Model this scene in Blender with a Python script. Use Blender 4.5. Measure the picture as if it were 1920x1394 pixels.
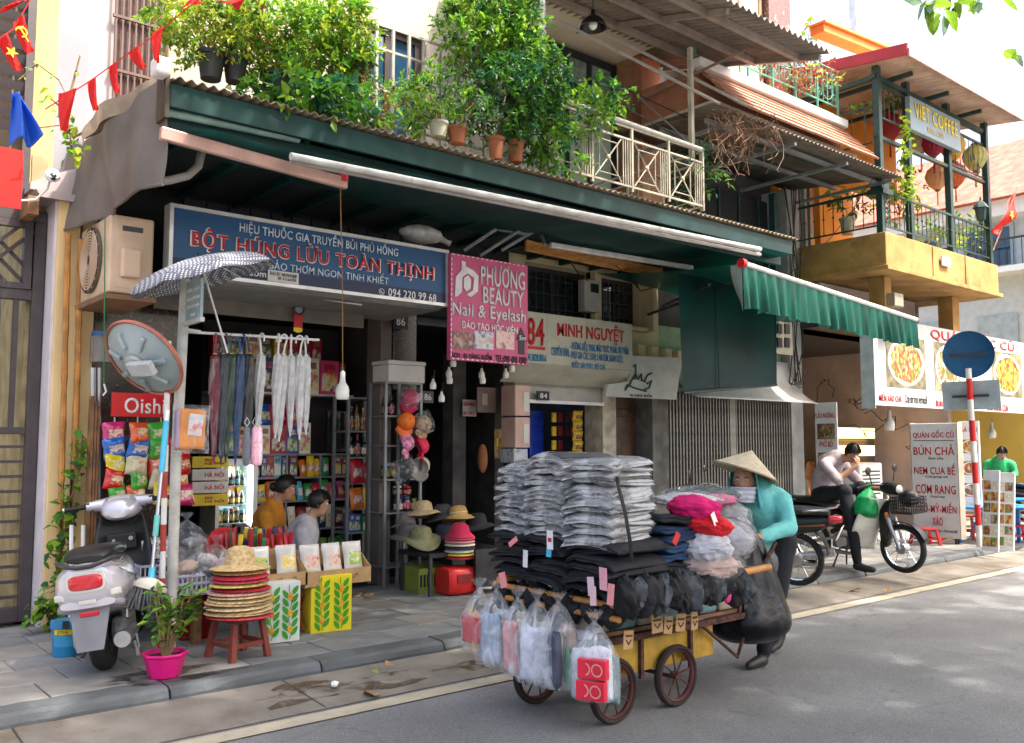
import bpy, math, random
from mathutils import Vector, Matrix, Euler, noise
R_ = math.radians; PI = math.pi
rnd = random.Random(7)
scene = bpy.context.scene
for _o in list(bpy.data.objects): bpy.data.objects.remove(_o)
# ---------------------------------------------------------------- camera
FOC, CAMH, AZ, PIT = 1700.0, 1.55, R_(50), math.atan(141/1700.0)
cam = bpy.data.cameras.new('camera'); cam_o = bpy.data.objects.new('camera', cam)
scene.collection.objects.link(cam_o); scene.camera = cam_o
cam.sensor_width = 36; cam.sensor_fit = 'HORIZONTAL'; cam.lens = 36*FOC/1920; cam.clip_end = 600; cam.clip_start = .05
cam_o.location = (0, 0, CAMH); cam_o.rotation_euler = (PI/2+PIT, 0, AZ-PI/2)
# ---------------------------------------------------------------- sky, sun, exposure
SUND = Vector((.42, -.62, 1.25)).normalized()
w = bpy.data.worlds.new('World'); scene.world = w; w.use_nodes = True
nt = w.node_tree; sky = nt.nodes.new('ShaderNodeTexSky'); sky.sky_type = 'NISHITA'; sky.sun_disc = False
sky.sun_elevation = math.asin(SUND.z); sky.sun_rotation = math.atan2(SUND.x, SUND.y)
sky.dust_density = 9.0; sky.air_density = 1.0; sky.ozone_density = .6
nt.links.new(sky.outputs[0], nt.nodes['Background'].inputs[0]); nt.nodes['Background'].inputs[1].default_value = .15
sun = bpy.data.lights.new('sun', 'SUN'); sun.energy = 2.4; sun.angle = R_(1.2); sun.color = (1, .95, .86)
so = bpy.data.objects.new('sun', sun); scene.collection.objects.link(so); so.rotation_euler = (-SUND).to_track_quat('-Z', 'Y').to_euler()
vs = scene.view_settings; vs.view_transform = 'Standard'; vs.look = 'None'; vs.gamma = 1; vs.use_curve_mapping = False
vs.exposure = 2.05
scene.cycles.max_bounces = 8; scene.cycles.transparent_max_bounces = 24; scene.cycles.caustics_reflective = False; scene.cycles.caustics_refractive = False
scene.cycles.use_denoising = True
# ---------------------------------------------------------------- placing by surveyed lines of sight
_cp, _sp = math.cos(PIT), math.sin(PIT)
_d = Vector((math.cos(AZ)*_cp, math.sin(AZ)*_cp, _sp)); _r = Vector((math.sin(AZ), -math.cos(AZ), 0)); _u = Vector((-math.cos(AZ)*_sp, -math.sin(AZ)*_sp, _cp))
CAMP = Vector((0, 0, CAMH))
def ray(x, y): return _d+_r*((x-960)/FOC)+_u*((697-y)/FOC)
def PY(x, y, Y):
    q = ray(x, y); return CAMP+q*(Y/q.y)
def PX(x, y, X):
    q = ray(x, y); return CAMP+q*(X/q.x)
def PZ(x, y, z=.13):
    q = ray(x, y); return CAMP+q*((z-CAMH)/q.z)
def RC(xl, yt, xr, yb, Y):
    """world rectangle x0,x1,z0,z1 on the plane y=Y"""
    ym, xm = (yt+yb)/2, (xl+xr)/2
    return PY(xl, ym, Y).x, PY(xr, ym, Y).x, PY(xm, yb, Y).z, PY(xm, yt, Y).z
# ---------------------------------------------------------------- materials
MATS = {}
def M(name, col, rough=.6, metal=0, var=.12, scale=6., bump=.0, bscale=None, spec=.4, col2=None, trans=0, emit=0, coat=0, mix=None, alpha=1, detail=5, dirt=None):
    """procedural surface: base colour broken up by noise, optional second colour, stains, bump"""
    if name in MATS: return MATS[name]
    m = bpy.data.materials.new(name); MATS[name] = m; m.use_nodes = True
    n = m.node_tree.nodes; L = m.node_tree.links; p = n['Principled BSDF']; out = n['Material Output']
    tc = n.new('ShaderNodeTexCoord'); nz = n.new('ShaderNodeTexNoise'); nz.inputs['Scale'].default_value = scale; nz.inputs['Detail'].default_value = detail
    L.new(tc.outputs['Object'], nz.inputs['Vector'])
    rp = n.new('ShaderNodeValToRGB'); L.new(nz.outputs[0], rp.inputs[0])
    c = Vector(col[:3]); c2 = Vector(col2) if col2 else c*(1+var)
    if col2: a, b = c, c2
    else: a, b = c*(1-var), c2
    rp.color_ramp.elements[0].position = .38; rp.color_ramp.elements[1].position = .64
    rp.color_ramp.elements[0].color = (*a, 1); rp.color_ramp.elements[1].color = (*[min(1, t) for t in b], 1)
    last = rp.outputs[0]
    if dirt:
        dc, ds, dl = dirt
        n2 = n.new('ShaderNodeTexNoise'); n2.inputs['Scale'].default_value = ds; n2.inputs['Detail'].default_value = 8; n2.inputs['Roughness'].default_value = .65
        L.new(tc.outputs['Object'], n2.inputs['Vector'])
        r2 = n.new('ShaderNodeValToRGB'); L.new(n2.outputs[0], r2.inputs[0])
        r2.color_ramp.elements[0].position = dl; r2.color_ramp.elements[1].position = min(1, dl+.16)
        r2.color_ramp.elements[0].color = (0, 0, 0, 1); r2.color_ramp.elements[1].color = (.85, .85, .85, 1)
        mx = n.new('ShaderNodeMix'); mx.data_type = 'RGBA'; L.new(r2.outputs[0], mx.inputs[0]); L.new(last, mx.inputs[6]); mx.inputs[7].default_value = (*dc, 1); last = mx.outputs[2]
    L.new(last, p.inputs['Base Color'])
    p.inputs['Roughness'].default_value = rough; p.inputs['Metallic'].default_value = metal; p.inputs['Specular IOR Level'].default_value = spec
    p.inputs['Coat Weight'].default_value = coat
    if bump:
        bz = n.new('ShaderNodeTexNoise'); bz.inputs['Scale'].default_value = bscale or scale*6; bz.inputs['Detail'].default_value = 4; L.new(tc.outputs['Object'], bz.inputs['Vector'])
        bp = n.new('ShaderNodeBump'); bp.inputs['Strength'].default_value = bump; bp.inputs['Distance'].default_value = .02; L.new(bz.outputs[0], bp.inputs['Height']); L.new(bp.outputs[0], p.inputs['Normal'])
    if emit:
        p.inputs['Emission Color'].default_value = (*col[:3], 1); p.inputs['Emission Strength'].default_value = emit
    if trans:   # translucent (leaf, cloth)
        t = n.new('ShaderNodeBsdfTranslucent'); L.new(last, t.inputs[0]); ms = n.new('ShaderNodeMixShader'); ms.inputs[0].default_value = trans
        L.new(p.outputs[0], ms.inputs[1]); L.new(t.outputs[0], ms.inputs[2]); L.new(ms.outputs[0], out.inputs[0])
    if alpha < 1:  # clear film
        t = n.new('ShaderNodeBsdfTransparent'); ms = n.new('ShaderNodeMixShader'); ms.inputs[0].default_value = alpha
        L.new(t.outputs[0], ms.inputs[1]); L.new(p.outputs[0], ms.inputs[2]); L.new(ms.outputs[0], out.inputs[0])
    return m
def PRINT(name, cols, scale=8., kind='noise', rough=.35, stretch=(1, 1, 1), pos=None, coat=0):
    """flat print: patches of several colours (packaging, photographs)"""
    if name in MATS: return MATS[name]
    m = bpy.data.materials.new(name); MATS[name] = m; m.use_nodes = True
    n = m.node_tree.nodes; L = m.node_tree.links; p = n['Principled BSDF']
    tc = n.new('ShaderNodeTexCoord'); mp = n.new('ShaderNodeMapping'); mp.inputs['Scale'].default_value = stretch; L.new(tc.outputs['Object'], mp.inputs[0])
    if kind == 'noise': t = n.new('ShaderNodeTexNoise'); t.inputs['Detail'].default_value = 3; o = t.outputs[0]
    elif kind == 'voronoi':
        t = n.new('ShaderNodeTexVoronoi'); sv = n.new('ShaderNodeSeparateColor'); L.new(t.outputs['Color'], sv.inputs[0]); o = sv.outputs[0]
    else: t = n.new('ShaderNodeTexWave'); t.inputs['Distortion'].default_value = 6; o = t.outputs['Fac'] if 'Fac' in t.outputs else t.outputs[1]
    t.inputs['Scale'].default_value = scale; L.new(mp.outputs[0], t.inputs['Vector'])
    rp = n.new('ShaderNodeValToRGB'); rp.color_ramp.interpolation = 'CONSTANT' if kind == 'voronoi' else 'LINEAR'; L.new(o, rp.inputs[0])
    e = rp.color_ramp.elements; k = len(cols)
    for i, c in enumerate(cols):
        q = (pos[i] if pos else (i/k if kind == 'voronoi' else .32+.36*i/max(1, k-1)))
        if i < 2: e[i].position = q; e[i].color = (*c, 1)
        else: e.new(q).color = (*c, 1)
    L.new(rp.outputs[0], p.inputs['Base Color']); p.inputs['Roughness'].default_value = rough; p.inputs['Coat Weight'].default_value = coat
    return m
def FILM(name, lo, hi, scale=9., stretch=(1, 1, .35), rough=.12, col=(.85, .87, .9), at=.5, bump=.8, spec=1.0):
    """clear plastic film: see-through with whitish creases"""
    if name in MATS: return MATS[name]
    m = bpy.data.materials.new(name); MATS[name] = m; m.use_nodes = True; n = m.node_tree.nodes; L = m.node_tree.links; p = n['Principled BSDF']
    tc = n.new('ShaderNodeTexCoord'); mp = n.new('ShaderNodeMapping'); mp.inputs['Scale'].default_value = stretch; L.new(tc.outputs['Object'], mp.inputs[0])
    t = n.new('ShaderNodeTexNoise'); t.inputs['Scale'].default_value = scale; t.inputs['Detail'].default_value = 6; t.inputs['Distortion'].default_value = 1.2; L.new(mp.outputs[0], t.inputs['Vector'])
    r = n.new('ShaderNodeMapRange'); r.inputs[1].default_value = at; r.inputs[2].default_value = at+.2; r.inputs[3].default_value = lo; r.inputs[4].default_value = hi; L.new(t.outputs[0], r.inputs[0])
    bp = n.new('ShaderNodeBump'); bp.inputs['Strength'].default_value = bump; bp.inputs['Distance'].default_value = .012; L.new(t.outputs[0], bp.inputs['Height']); L.new(bp.outputs[0], p.inputs['Normal'])
    p.inputs['Base Color'].default_value = (*col, 1); p.inputs['Roughness'].default_value = rough; p.inputs['Specular IOR Level'].default_value = spec
    tr = n.new('ShaderNodeBsdfTransparent'); ms = n.new('ShaderNodeMixShader'); L.new(r.outputs[0], ms.inputs[0]); L.new(tr.outputs[0], ms.inputs[1]); L.new(p.outputs[0], ms.inputs[2]); L.new(ms.outputs[0], n['Material Output'].inputs[0])
    return m
def hexc(h):
    return tuple(((int(h[i:i+2], 16)/255+.055)/1.055)**2.4 if int(h[i:i+2], 16) > 10 else int(h[i:i+2], 16)/255/12.92 for i in (0, 2, 4))
# ---------------------------------------------------------------- mesh builder
class B:
    def __init__(s): s.v = []; s.f = []; s.m = []; s.k = 0
    def mat(s, k): s.k = k; return s
    def add(s, vs, fs, T=None):
        o = len(s.v)
        s.v += [tuple(T @ Vector(v)) for v in vs] if T else [tuple(v) for v in vs]
        s.f += [tuple(i+o for i in f) for f in fs]; s.m += [s.k]*len(fs); return s
    def bx(s, x0, x1, y0, y1, z0, z1, T=None):
        vs = [(x, y, z) for z in (z0, z1) for y in (y0, y1) for x in (x0, x1)]
        return s.add(vs, [(0, 2, 3, 1), (4, 5, 7, 6), (0, 1, 5, 4), (1, 3, 7, 5), (3, 2, 6, 7), (2, 0, 4, 6)], T)
    def box(s, c, sz, rot=(0, 0, 0)):
        T = Matrix.Translation(c) @ Euler(rot).to_matrix().to_4x4(); a, b, d = sz[0]/2, sz[1]/2, sz[2]/2
        return s.bx(-a, a, -b, b, -d, d, T)
    def tube(s, pts, r, n=6, caps=True, flat=1.):
        P = [Vector(p) for p in pts]; k = len(P); rs = r if isinstance(r, (list, tuple)) else [r]*k
        vs = []; fs = []; up = None
        for i in range(k):
            t = (P[min(i+1, k-1)]-P[max(i-1, 0)])
            t = t.normalized() if t.length > 1e-9 else Vector((0, 0, 1))
            if up is None: up = Vector((0, 0, 1)) if abs(t.z) < .9 else Vector((0, 1, 0))
            a = t.cross(up); a = a.normalized() if a.length > 1e-6 else Vector((1, 0, 0)); b = a.cross(t); up = b
            for j in range(n):
                q = 2*PI*(j+.5)/n; vs.append(P[i]+(a*math.cos(q)+b*math.sin(q)*flat)*rs[i])
        for i in range(k-1):
            for j in range(n): fs.append((i*n+j, i*n+(j+1) % n, (i+1)*n+(j+1) % n, (i+1)*n+j))
        if caps: fs += [tuple(range(n-1, -1, -1)), tuple((k-1)*n+j for j in range(n))]
        return s.add(vs, fs)
    def cyl(s, p0, p1, r0, r1=None, n=12, caps=True): return s.tube([p0, p1], [r0, r0 if r1 is None else r1], n, caps)
    def lathe(s, prof, n=20, T=None, a0=0, a1=2*PI, cap=False):
        vs = []; fs = []; full = abs(a1-a0-2*PI) < 1e-6; nn = n if full else n+1
        for (r, z) in prof:
            for j in range(nn): q = a0+(a1-a0)*j/n; vs.append((r*math.cos(q), r*math.sin(q), z))
        for i in range(len(prof)-1):
            for j in range(n): fs.append((i*nn+j, i*nn+(j+1) % nn, (i+1)*nn+(j+1) % nn, (i+1)*nn+j))
        if cap: fs += [tuple(range(nn-1, -1, -1)), tuple((len(prof)-1)*nn+j for j in range(nn))]
        return s.add(vs, fs, T)
    def ell(s, c, r, nu=14, nv=9, T=None, fn=None):
        vs = []; fs = []
        for i in range(nv+1):
            a = PI*i/nv
            for j in range(nu):
                q = 2*PI*j/nu; v = Vector((math.sin(a)*math.cos(q), math.sin(a)*math.sin(q), math.cos(a)))
                k = fn(v) if fn else 1
                v = Vector((v.x*r[0]*k, v.y*r[1]*k, v.z*r[2]*k))
                vs.append((T @ v if T else v)+Vector(c))
        for i in range(nv):
            for j in range(nu): fs.append((i*nu+j, (i+1)*nu+j, (i+1)*nu+(j+1) % nu, i*nu+(j+1) % nu))
        return s.add(vs, fs)
    def prism(s, poly, y0, y1, T=None):
        """polygon in x,z pulled from y0 to y1"""
        k = len(poly); vs = [(x, y0, z) for x, z in poly]+[(x, y1, z) for x, z in poly]
        return s.add(vs, [tuple(range(k)), tuple(range(2*k-1, k-1, -1))]+[(i, i+k, (i+1) % k+k, (i+1) % k) for i in range(k)], T)
    def grid(s, fn, nu, nv, T=None):
        vs = [fn(i/nu, j/nv) for j in range(nv+1) for i in range(nu+1)]
        return s.add(vs, [(j*(nu+1)+i, j*(nu+1)+i+1, (j+1)*(nu+1)+i+1, (j+1)*(nu+1)+i) for j in range(nv) for i in range(nu)], T)
    def mesh(s, name, mats, smooth=False):
        me = bpy.data.meshes.new(name); me.from_pydata(s.v, [], s.f)
        for m in (mats if isinstance(mats, (list, tuple)) else [mats]): me.materials.append(m)
        if s.k or any(s.m): me.polygons.foreach_set('material_index', s.m)
        if smooth: me.polygons.foreach_set('use_smooth', [True]*len(s.f))
        me.update(); return me
COL = bpy.data.collections.new('street'); scene.collection.children.link(COL)
def bench(objs):
    """evaluated meshes of a few objects, with the rest of the street set aside"""
    lc = bpy.context.view_layer.layer_collection.children['street']; lc.exclude = True
    for o in objs: scene.collection.objects.link(o)
    dg = bpy.context.evaluated_depsgraph_get(); r = [bpy.data.meshes.new_from_object(o.evaluated_get(dg)) for o in objs]
    for o in objs: d = o.data; bpy.data.objects.remove(o); (bpy.data.curves if isinstance(d, bpy.types.Curve) else bpy.data.meshes).remove(d)
    lc.exclude = False; return r
def link(name, me, parent=None, loc=(0, 0, 0), rot=(0, 0, 0), label=None):
    o = bpy.data.objects.new(name, me); COL.objects.link(o); o.location = loc; o.rotation_euler = rot
    if parent: o.parent = parent
    if label: o['label'] = label
    return o
def part(name, b, mats, parent=None, smooth=False, bev=0, loc=(0, 0, 0), rot=(0, 0, 0), solid=0, label=None, seg=2):
    o = link(name, b.mesh(name, mats, smooth), parent, loc, rot, label)
    if solid: md = o.modifiers.new('thick', 'SOLIDIFY'); md.thickness = solid; md.offset = 0
    if bev: md = o.modifiers.new('bevel', 'BEVEL'); md.width = bev; md.segments = seg; md.limit_method = 'ANGLE'; md.angle_limit = R_(40)
    if smooth and bev == 0 and not solid:
        try: o.data.set_sharp_from_angle(angle=R_(42))
        except Exception: pass
    return o
def tag(o, label, cat, group=None):
    o['label'] = label; o['category'] = cat
    if group: o['group'] = group
    return o
def thing(name, label, cat, loc=(0, 0, 0), rot=0, group=None):
    o = link(name, None, None, loc, rot if isinstance(rot, tuple) else (0, 0, rot)); o.empty_display_size = .1
    return tag(o, label, cat, group)
def stru(o): o['kind'] = 'structure'; return o
KIDS = {}
def dup(root, loc, rot=0, label=None, group=None, scale=None):
    """copy of a thing with copies of its parts and sub-parts"""
    def rec(o, par):
        c = o.copy(); COL.objects.link(c); c.parent = par
        for ch in o.children: rec(ch, c)
        return c
    r = rec(root, None); r.location = loc; r.rotation_euler = rot if isinstance(rot, tuple) else (0, 0, rot)
    if scale: r.scale = (scale,)*3 if not isinstance(scale, tuple) else scale
    if label: r['label'] = label
    if group: r['group'] = group
    return r
# lettering: queued, made into flat meshes in one go at the end
TXT = []
def text(parent, body, x0, x1, z0, z1, mat, y=-.004, bold=.0, depth=.003, name='lettering', rot=(PI/2, 0, 0), shear=0, loc=None):
    TXT.append((parent, body, x0, x1, z0, z1, mat, y, bold, depth, name, rot, shear, loc))
def flush_text():
    tmp = []
    for t in TXT:
        c = bpy.data.curves.new('lettering', 'FONT'); c.body = t[1]; c.size = 1; bo = min(t[8], .007 if set(t[1]) & set('ƯƠươỪỞ') and t[8] < .05 else .010) if t[8] < .09 else .042; c.offset = bo; c.resolution_u = 3; c.shear = t[12]; c.align_x = 'LEFT'; c.space_character = 1.12 if 'HÚNG LỪU' in t[1] else 1.03+bo*2.5; c.space_line = .95
        o = bpy.data.objects.new('lettering', c); tmp.append(o)
    for me, t in zip(bench(tmp), TXT):
        if not len(me.vertices): continue
        xs = [v.co.x for v in me.vertices]; ys = [v.co.y for v in me.vertices]
        sx = (t[3]-t[2])/max(1e-6, max(xs)-min(xs)); sy = (t[5]-t[4])/max(1e-6, max(ys)-min(ys)); mx, my = min(xs), min(ys)
        for v in me.vertices: v.co = ((v.co.x-mx)*sx, (v.co.y-my)*sy, 0)
        me.materials.clear(); me.materials.append(t[6])
        ob = link(t[10], me, t[0], (0, 0, 0), t[11])
        ob.location = t[13] if t[13] else (t[2], t[7], t[4])
        if t[9]: md = ob.modifiers.new('thick', 'SOLIDIFY'); md.thickness = t[9]; md.offset = -1 if t[13] else 0
# ---------------------------------------------------------------- shared surfaces
G = lambda v: (v, v, v)
m_white = M('white_paint', (.72, .71, .68), .5, var=.08)
m_whitepl = M('white_plastic', (.75, .75, .74), .35, var=.04)
m_black = M('black_plastic', (.012, .012, .013), .35, var=.2)
m_rubber = M('tyre_rubber', (.016, .016, .017), .75, var=.25, bump=.3, bscale=90)
m_steel = M('bare_steel', (.45, .45, .46), .35, .9, var=.1)
m_chrome = M('chrome', (.7, .7, .72), .12, 1, var=.03)
m_grey = M('grey_metal', (.22, .23, .24), .45, .3, var=.1)
m_dgrey = M('dark_grey_metal', (.05, .05, .055), .45, .2, var=.15)
m_red = M('red_plastic', (.55, .02, .02), .35, var=.08)
m_redp = M('red_print', (.5, .012, .02), .45, var=.05)
m_bluep = M('blue_print', (.02, .2, .42), .5, var=.05)
m_blackp = M('black_print', (.015, .015, .02), .5, var=.05)
m_whitep = M('white_print', (.82, .82, .8), .5, var=.03)
m_wood = M('worn_wood', (.2, .1, .045), .6, var=.35, scale=9, bump=.2)
m_bamboo = M('bamboo', (.45, .2, .05), .5, var=.3, scale=7)
m_rust = M('rusty_iron', (.075, .03, .022), .8, var=.5, scale=30, bump=.3)
m_card = M('cardboard', (.42, .26, .12), .8, var=.08, scale=12)
m_film = FILM('clear_film', .07, .45, 12, (1, 1, .6))
m_film2 = FILM('milky_film', .12, .55, 9, (1, 1, .6))
m_glass = M('dark_glass', (.02, .028, .032), .04, var=.1, spec=.8)
m_skin = M('skin', (.42, .22, .14), .5, var=.06)
m_hair = M('black_hair', (.012, .01, .009), .4, var=.3, scale=60)
m_cord = M('brown_cord', (.3, .16, .05), .7)
m_hedge = None
m_wire = M('black_wire', (.012, .012, .012), .5)
# ================================================================ ground
def asphalt():
    m = M('asphalt', (.205, .205, .205), .85, var=.14, scale=.9, bump=.5, bscale=150, dirt=((.11, .108, .105), 1.1, .66)); n = m.node_tree.nodes; L = m.node_tree.links; p = n['Principled BSDF']
    src = p.inputs['Base Color'].links[0].from_socket; tc = n.new('ShaderNodeTexCoord'); v = n.new('ShaderNodeTexVoronoi'); v.inputs['Scale'].default_value = 190; L.new(tc.outputs['Object'], v.inputs[0])
    s = n.new('ShaderNodeSeparateColor'); L.new(v.outputs['Color'], s.inputs[0]); r = n.new('ShaderNodeMapRange'); r.inputs[3].default_value = .72; r.inputs[4].default_value = 1.28; L.new(s.outputs[0], r.inputs[0])
    x = n.new('ShaderNodeMix'); x.data_type = 'RGBA'; x.blend_type = 'MULTIPLY'; x.inputs[0].default_value = 1; L.new(src, x.inputs[6]); L.new(r.outputs[0], x.inputs[7])
    w_ = n.new('ShaderNodeTexVoronoi'); w_.feature = 'DISTANCE_TO_EDGE'; w_.inputs['Scale'].default_value = .55; nz = n.new('ShaderNodeTexNoise'); nz.inputs['Scale'].default_value = 3; nz.inputs['Detail'].default_value = 8; L.new(tc.outputs['Object'], nz.inputs[0]); ad = n.new('ShaderNodeVectorMath'); ad.operation = 'MULTIPLY_ADD'; L.new(nz.outputs['Color'], ad.inputs[0]); ad.inputs[1].default_value = (.5, .5, 0); L.new(tc.outputs['Object'], ad.inputs[2]); L.new(ad.outputs[0], w_.inputs[0])
    cr = n.new('ShaderNodeMapRange'); cr.inputs[1].default_value = 0; cr.inputs[2].default_value = .006; cr.inputs[3].default_value = .82; cr.inputs[4].default_value = 1; L.new(w_.outputs[0], cr.inputs[0]); y = n.new('ShaderNodeMix'); y.data_type = 'RGBA'; y.blend_type = 'MULTIPLY'; y.inputs[0].default_value = 1; L.new(x.outputs[2], y.inputs[6]); L.new(cr.outputs[0], y.inputs[7]); L.new(y.outputs[2], p.inputs['Base Color']); return m
m_asph = asphalt()
m_gut = M('gutter_concrete', (.21, .188, .158), .9, var=.18, scale=3, bump=.3, bscale=60, dirt=((.12, .085, .05), 1.6, .52))
m_line = M('worn_line_paint', (.44, .39, .29), .8, var=.1, scale=5, dirt=((.22, .2, .17), 6, .57))
m_kerb = M('kerb_stone', (.105, .115, .122), .6, var=.2, scale=4, bump=.2, bscale=40, dirt=((.2, .19, .17), 6, .6))
m_tile = [M('paving_stone_%s' % 'abc'[i], c, .72, var=.17, scale=3.5, bump=.18, bscale=50, dirt=((.115, .11, .105), 2.2, .58)) for i, c in enumerate([(.2, .205, .21), (.235, .225, .21), (.17, .175, .185)])]
m_joint = M('joint_mortar', (.05, .048, .045), .95)
def sheet(name, x0, x1, y0, y1, z, mat, n=1):
    b = B(); b.add([(x0, y0, z), (x1, y0, z), (x1, y1, z), (x0, y1, z)], [(0, 1, 2, 3)]); return stru(part(name, b, mat))
sheet('road', -150, 250, -150, 250, 0, m_asph)
def gz(y): return .006+max(0, (y-4.93)/.6)*.048
b = B(); b.add([(-8, 4.93, gz(4.93)), (40, 4.93, gz(4.93)), (40, 5.56, gz(5.56)), (-8, 5.56, gz(5.56))], [(0, 1, 2, 3)]); gut = stru(part('gutter', b, m_gut))
sheet('road_line', -8, 40, 4.73, 4.88, .008, m_line)
b = B()
for i in range(9):   # cast gutter slabs' joints
    x = -.4+i*1.55; b.add([(x, 4.94, gz(4.94)+.002), (x+.012, 4.94, gz(4.94)+.002), (x+.012, 5.52, gz(5.52)+.002), (x, 5.52, gz(5.52)+.002)], [(0, 1, 2, 3)])
stru(part('slab_joint', b, m_joint, gut))
kb = B(); kb.bx(-8, 40, 5.56, 5.72, 0, .11); kerb = stru(part('kerb', kb, m_joint))
b = B(); prof = [(5.53, 0), (5.53, .075), (5.545, .108), (5.575, .126), (5.745, .13), (5.745, 0)]
def kerbmesh(L, seed):
    bb = B(); q = random.Random(seed); n = 8
    for i in range(n+1):
        x = L*i/n
        for (y, z) in prof: bb.v.append((x, y+q.uniform(-.005, .005)*(z > .05), z+q.uniform(-.004, .003)*(z > .05)))
    k = len(prof)
    for i in range(n):
        for j in range(k-1): bb.f.append((i*k+j, (i+1)*k+j, (i+1)*k+j+1, i*k+j+1)); bb.m.append(0)
    bb.f += [tuple(range(k)), tuple(n*k+j for j in reversed(range(k)))]; bb.m += [0, 0]
    return bb.mesh('kerb_stone', m_kerb)
kms = [kerbmesh(.985, i) for i in range(4)]
for i in range(24): link('kerb_stone', kms[i % 4], kerb, (-2+i, rnd.uniform(-.006, .006), rnd.uniform(-.004, .002)))
pave = sheet('pavement', -8, 40, 5.7, 12.5, .112, m_joint)
def tilemesh(w, d, mat):
    bb = B(); e = .006; q = rnd
    z = [q.uniform(-.002, .002) for _ in range(4)]
    bb.add([(0, 0, -.02), (w, 0, -.02), (w, d, -.02), (0, d, -.02), (e, e, z[0]), (w-e, e, z[1]), (w-e, d-e, z[2]), (e, d-e, z[3]), (0, 0, -.004), (w, 0, -.004), (w, d, -.004), (0, d, -.004)],
           [(4, 5, 6, 7), (8, 9, 5, 4), (9, 10, 6, 5), (10, 11, 7, 6), (11, 8, 4, 7), (0, 1, 9, 8), (1, 2, 10, 9), (2, 3, 11, 10), (3, 0, 8, 11)])
    return bb.mesh('paving_stone', mat)
tms = {(k, j): tilemesh(w_, .392, m_tile[j]) for k, w_ in enumerate((.392, .592, .292)) for j in range(3)}
ntile = 0
for r in range(6):
    y = 5.752+r*.4; x = .2-r*.21
    while x < 13.2 and ntile < 290:
        k = rnd.choice((0, 0, 0, 1, 2) if r else (1, 1, 0)); wd = (.4, .6, .3)[k]
        link('paving_stone', tms[(k, rnd.randrange(3))], pave, (x, y, .13+rnd.uniform(-.003, .002))); ntile += 1; x += wd
b = B(); b.bx(-8, 1.0, 5.75, 8.2, .1, .1295); b.bx(12.9, 40, 5.75, 12, .1, .1295); b.bx(5.6, 13.2, 8.16, 12.4, .1, .1285)
fl = part('far_paving', b, M('paving_far', (.24, .235, .22), .75, var=.15, scale=2.5, bump=.1, dirt=((.14, .13, .12), 3, .55)), pave)
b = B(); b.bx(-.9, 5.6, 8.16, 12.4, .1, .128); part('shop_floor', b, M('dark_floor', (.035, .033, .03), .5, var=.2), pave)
m_wet = FILM('wet_stone', .1, .9, 5, (1, 1.6, 1), .3, (.035, .03, .027), .4, .05, .5)
def blotch(name, cx, cy, rx, ry, z, mat, seed, par, n=40):
    bb = B(); q = random.Random(seed); o = q.uniform(0, 90)
    vs = [(cx, cy, z if z > .1 else gz(cy)+z)]
    for i in range(n):
        a = 2*PI*i/n; k = .7+.75*noise.noise(Vector((math.cos(a)*1.6+o, math.sin(a)*1.6, o)))+.16*noise.noise(Vector((math.cos(a)*7+o, math.sin(a)*7, 3)))
        yy = cy+ry*k*math.sin(a); vs.append((cx+rx*k*math.cos(a), yy, z if z > .1 else gz(yy)+z))
    bb.add(vs, [(0, i+1, (i+1) % n+1) for i in range(n)]); return stru(part(name, bb, mat, par))
blotch('wet_patch', 1.98, 5.86, .42, .17, .1345, m_wet, 3, pave); blotch('wet_patch', 2.2, 5.68, .3, .06, .1348, m_wet, 8, pave)
m_mud = FILM('gutter_dirt', .0, .85, 5, (1, 1.6, 1), .95, (.11, .08, .05), .44, .3, .1)
blotch('dirt_patch', 2.95, 5.2, .75, .26, .003, m_mud, 5, gut); blotch('dirt_patch', 3.9, 5.15, .4, .1, .003, m_mud, 15, gut)
# ================================================================ left house with the steel gate
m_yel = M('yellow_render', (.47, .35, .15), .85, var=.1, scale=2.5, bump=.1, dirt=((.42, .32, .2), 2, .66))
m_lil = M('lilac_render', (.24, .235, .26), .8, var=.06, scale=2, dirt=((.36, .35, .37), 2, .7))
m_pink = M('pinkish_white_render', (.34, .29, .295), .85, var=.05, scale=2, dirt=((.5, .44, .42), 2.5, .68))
m_gate = M('gate_steel', (.06, .05, .054), .5, .2, var=.12, scale=8)
m_gatei = M('gate_interior', (.33, .27, .15), .9, var=.2)
YF = 8.1
hA = thing('yellow_house', 'yellow plastered house front with lilac and pink-white walls behind the steel gate', 'house', (0, 0, 0))
m_yel2 = M('yellow_shade_lift', (.68, .5, .25), .85, var=.08, scale=2.5, bump=.1, dirt=((.5, .36, .2), 2, .66)); m_pink2 = M('pink_white_shade_lift', (.62, .57, .6), .85, var=.06)  # lighter copies of the house renders, making up for shade on the lower wall
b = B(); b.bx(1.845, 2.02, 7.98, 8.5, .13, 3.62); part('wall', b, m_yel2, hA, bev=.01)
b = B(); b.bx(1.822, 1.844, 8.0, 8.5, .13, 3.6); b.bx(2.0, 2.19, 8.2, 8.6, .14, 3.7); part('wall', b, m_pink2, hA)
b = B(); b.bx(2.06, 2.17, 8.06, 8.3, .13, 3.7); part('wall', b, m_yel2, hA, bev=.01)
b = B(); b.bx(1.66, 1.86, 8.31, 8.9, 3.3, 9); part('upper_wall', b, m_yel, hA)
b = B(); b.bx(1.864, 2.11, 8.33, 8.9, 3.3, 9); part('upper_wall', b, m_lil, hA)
b = B(); b.bx(2.114, 2.78, 8.36, 8.9, 3.3, 9); part('upper_wall', b, m_pink, hA)
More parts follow.
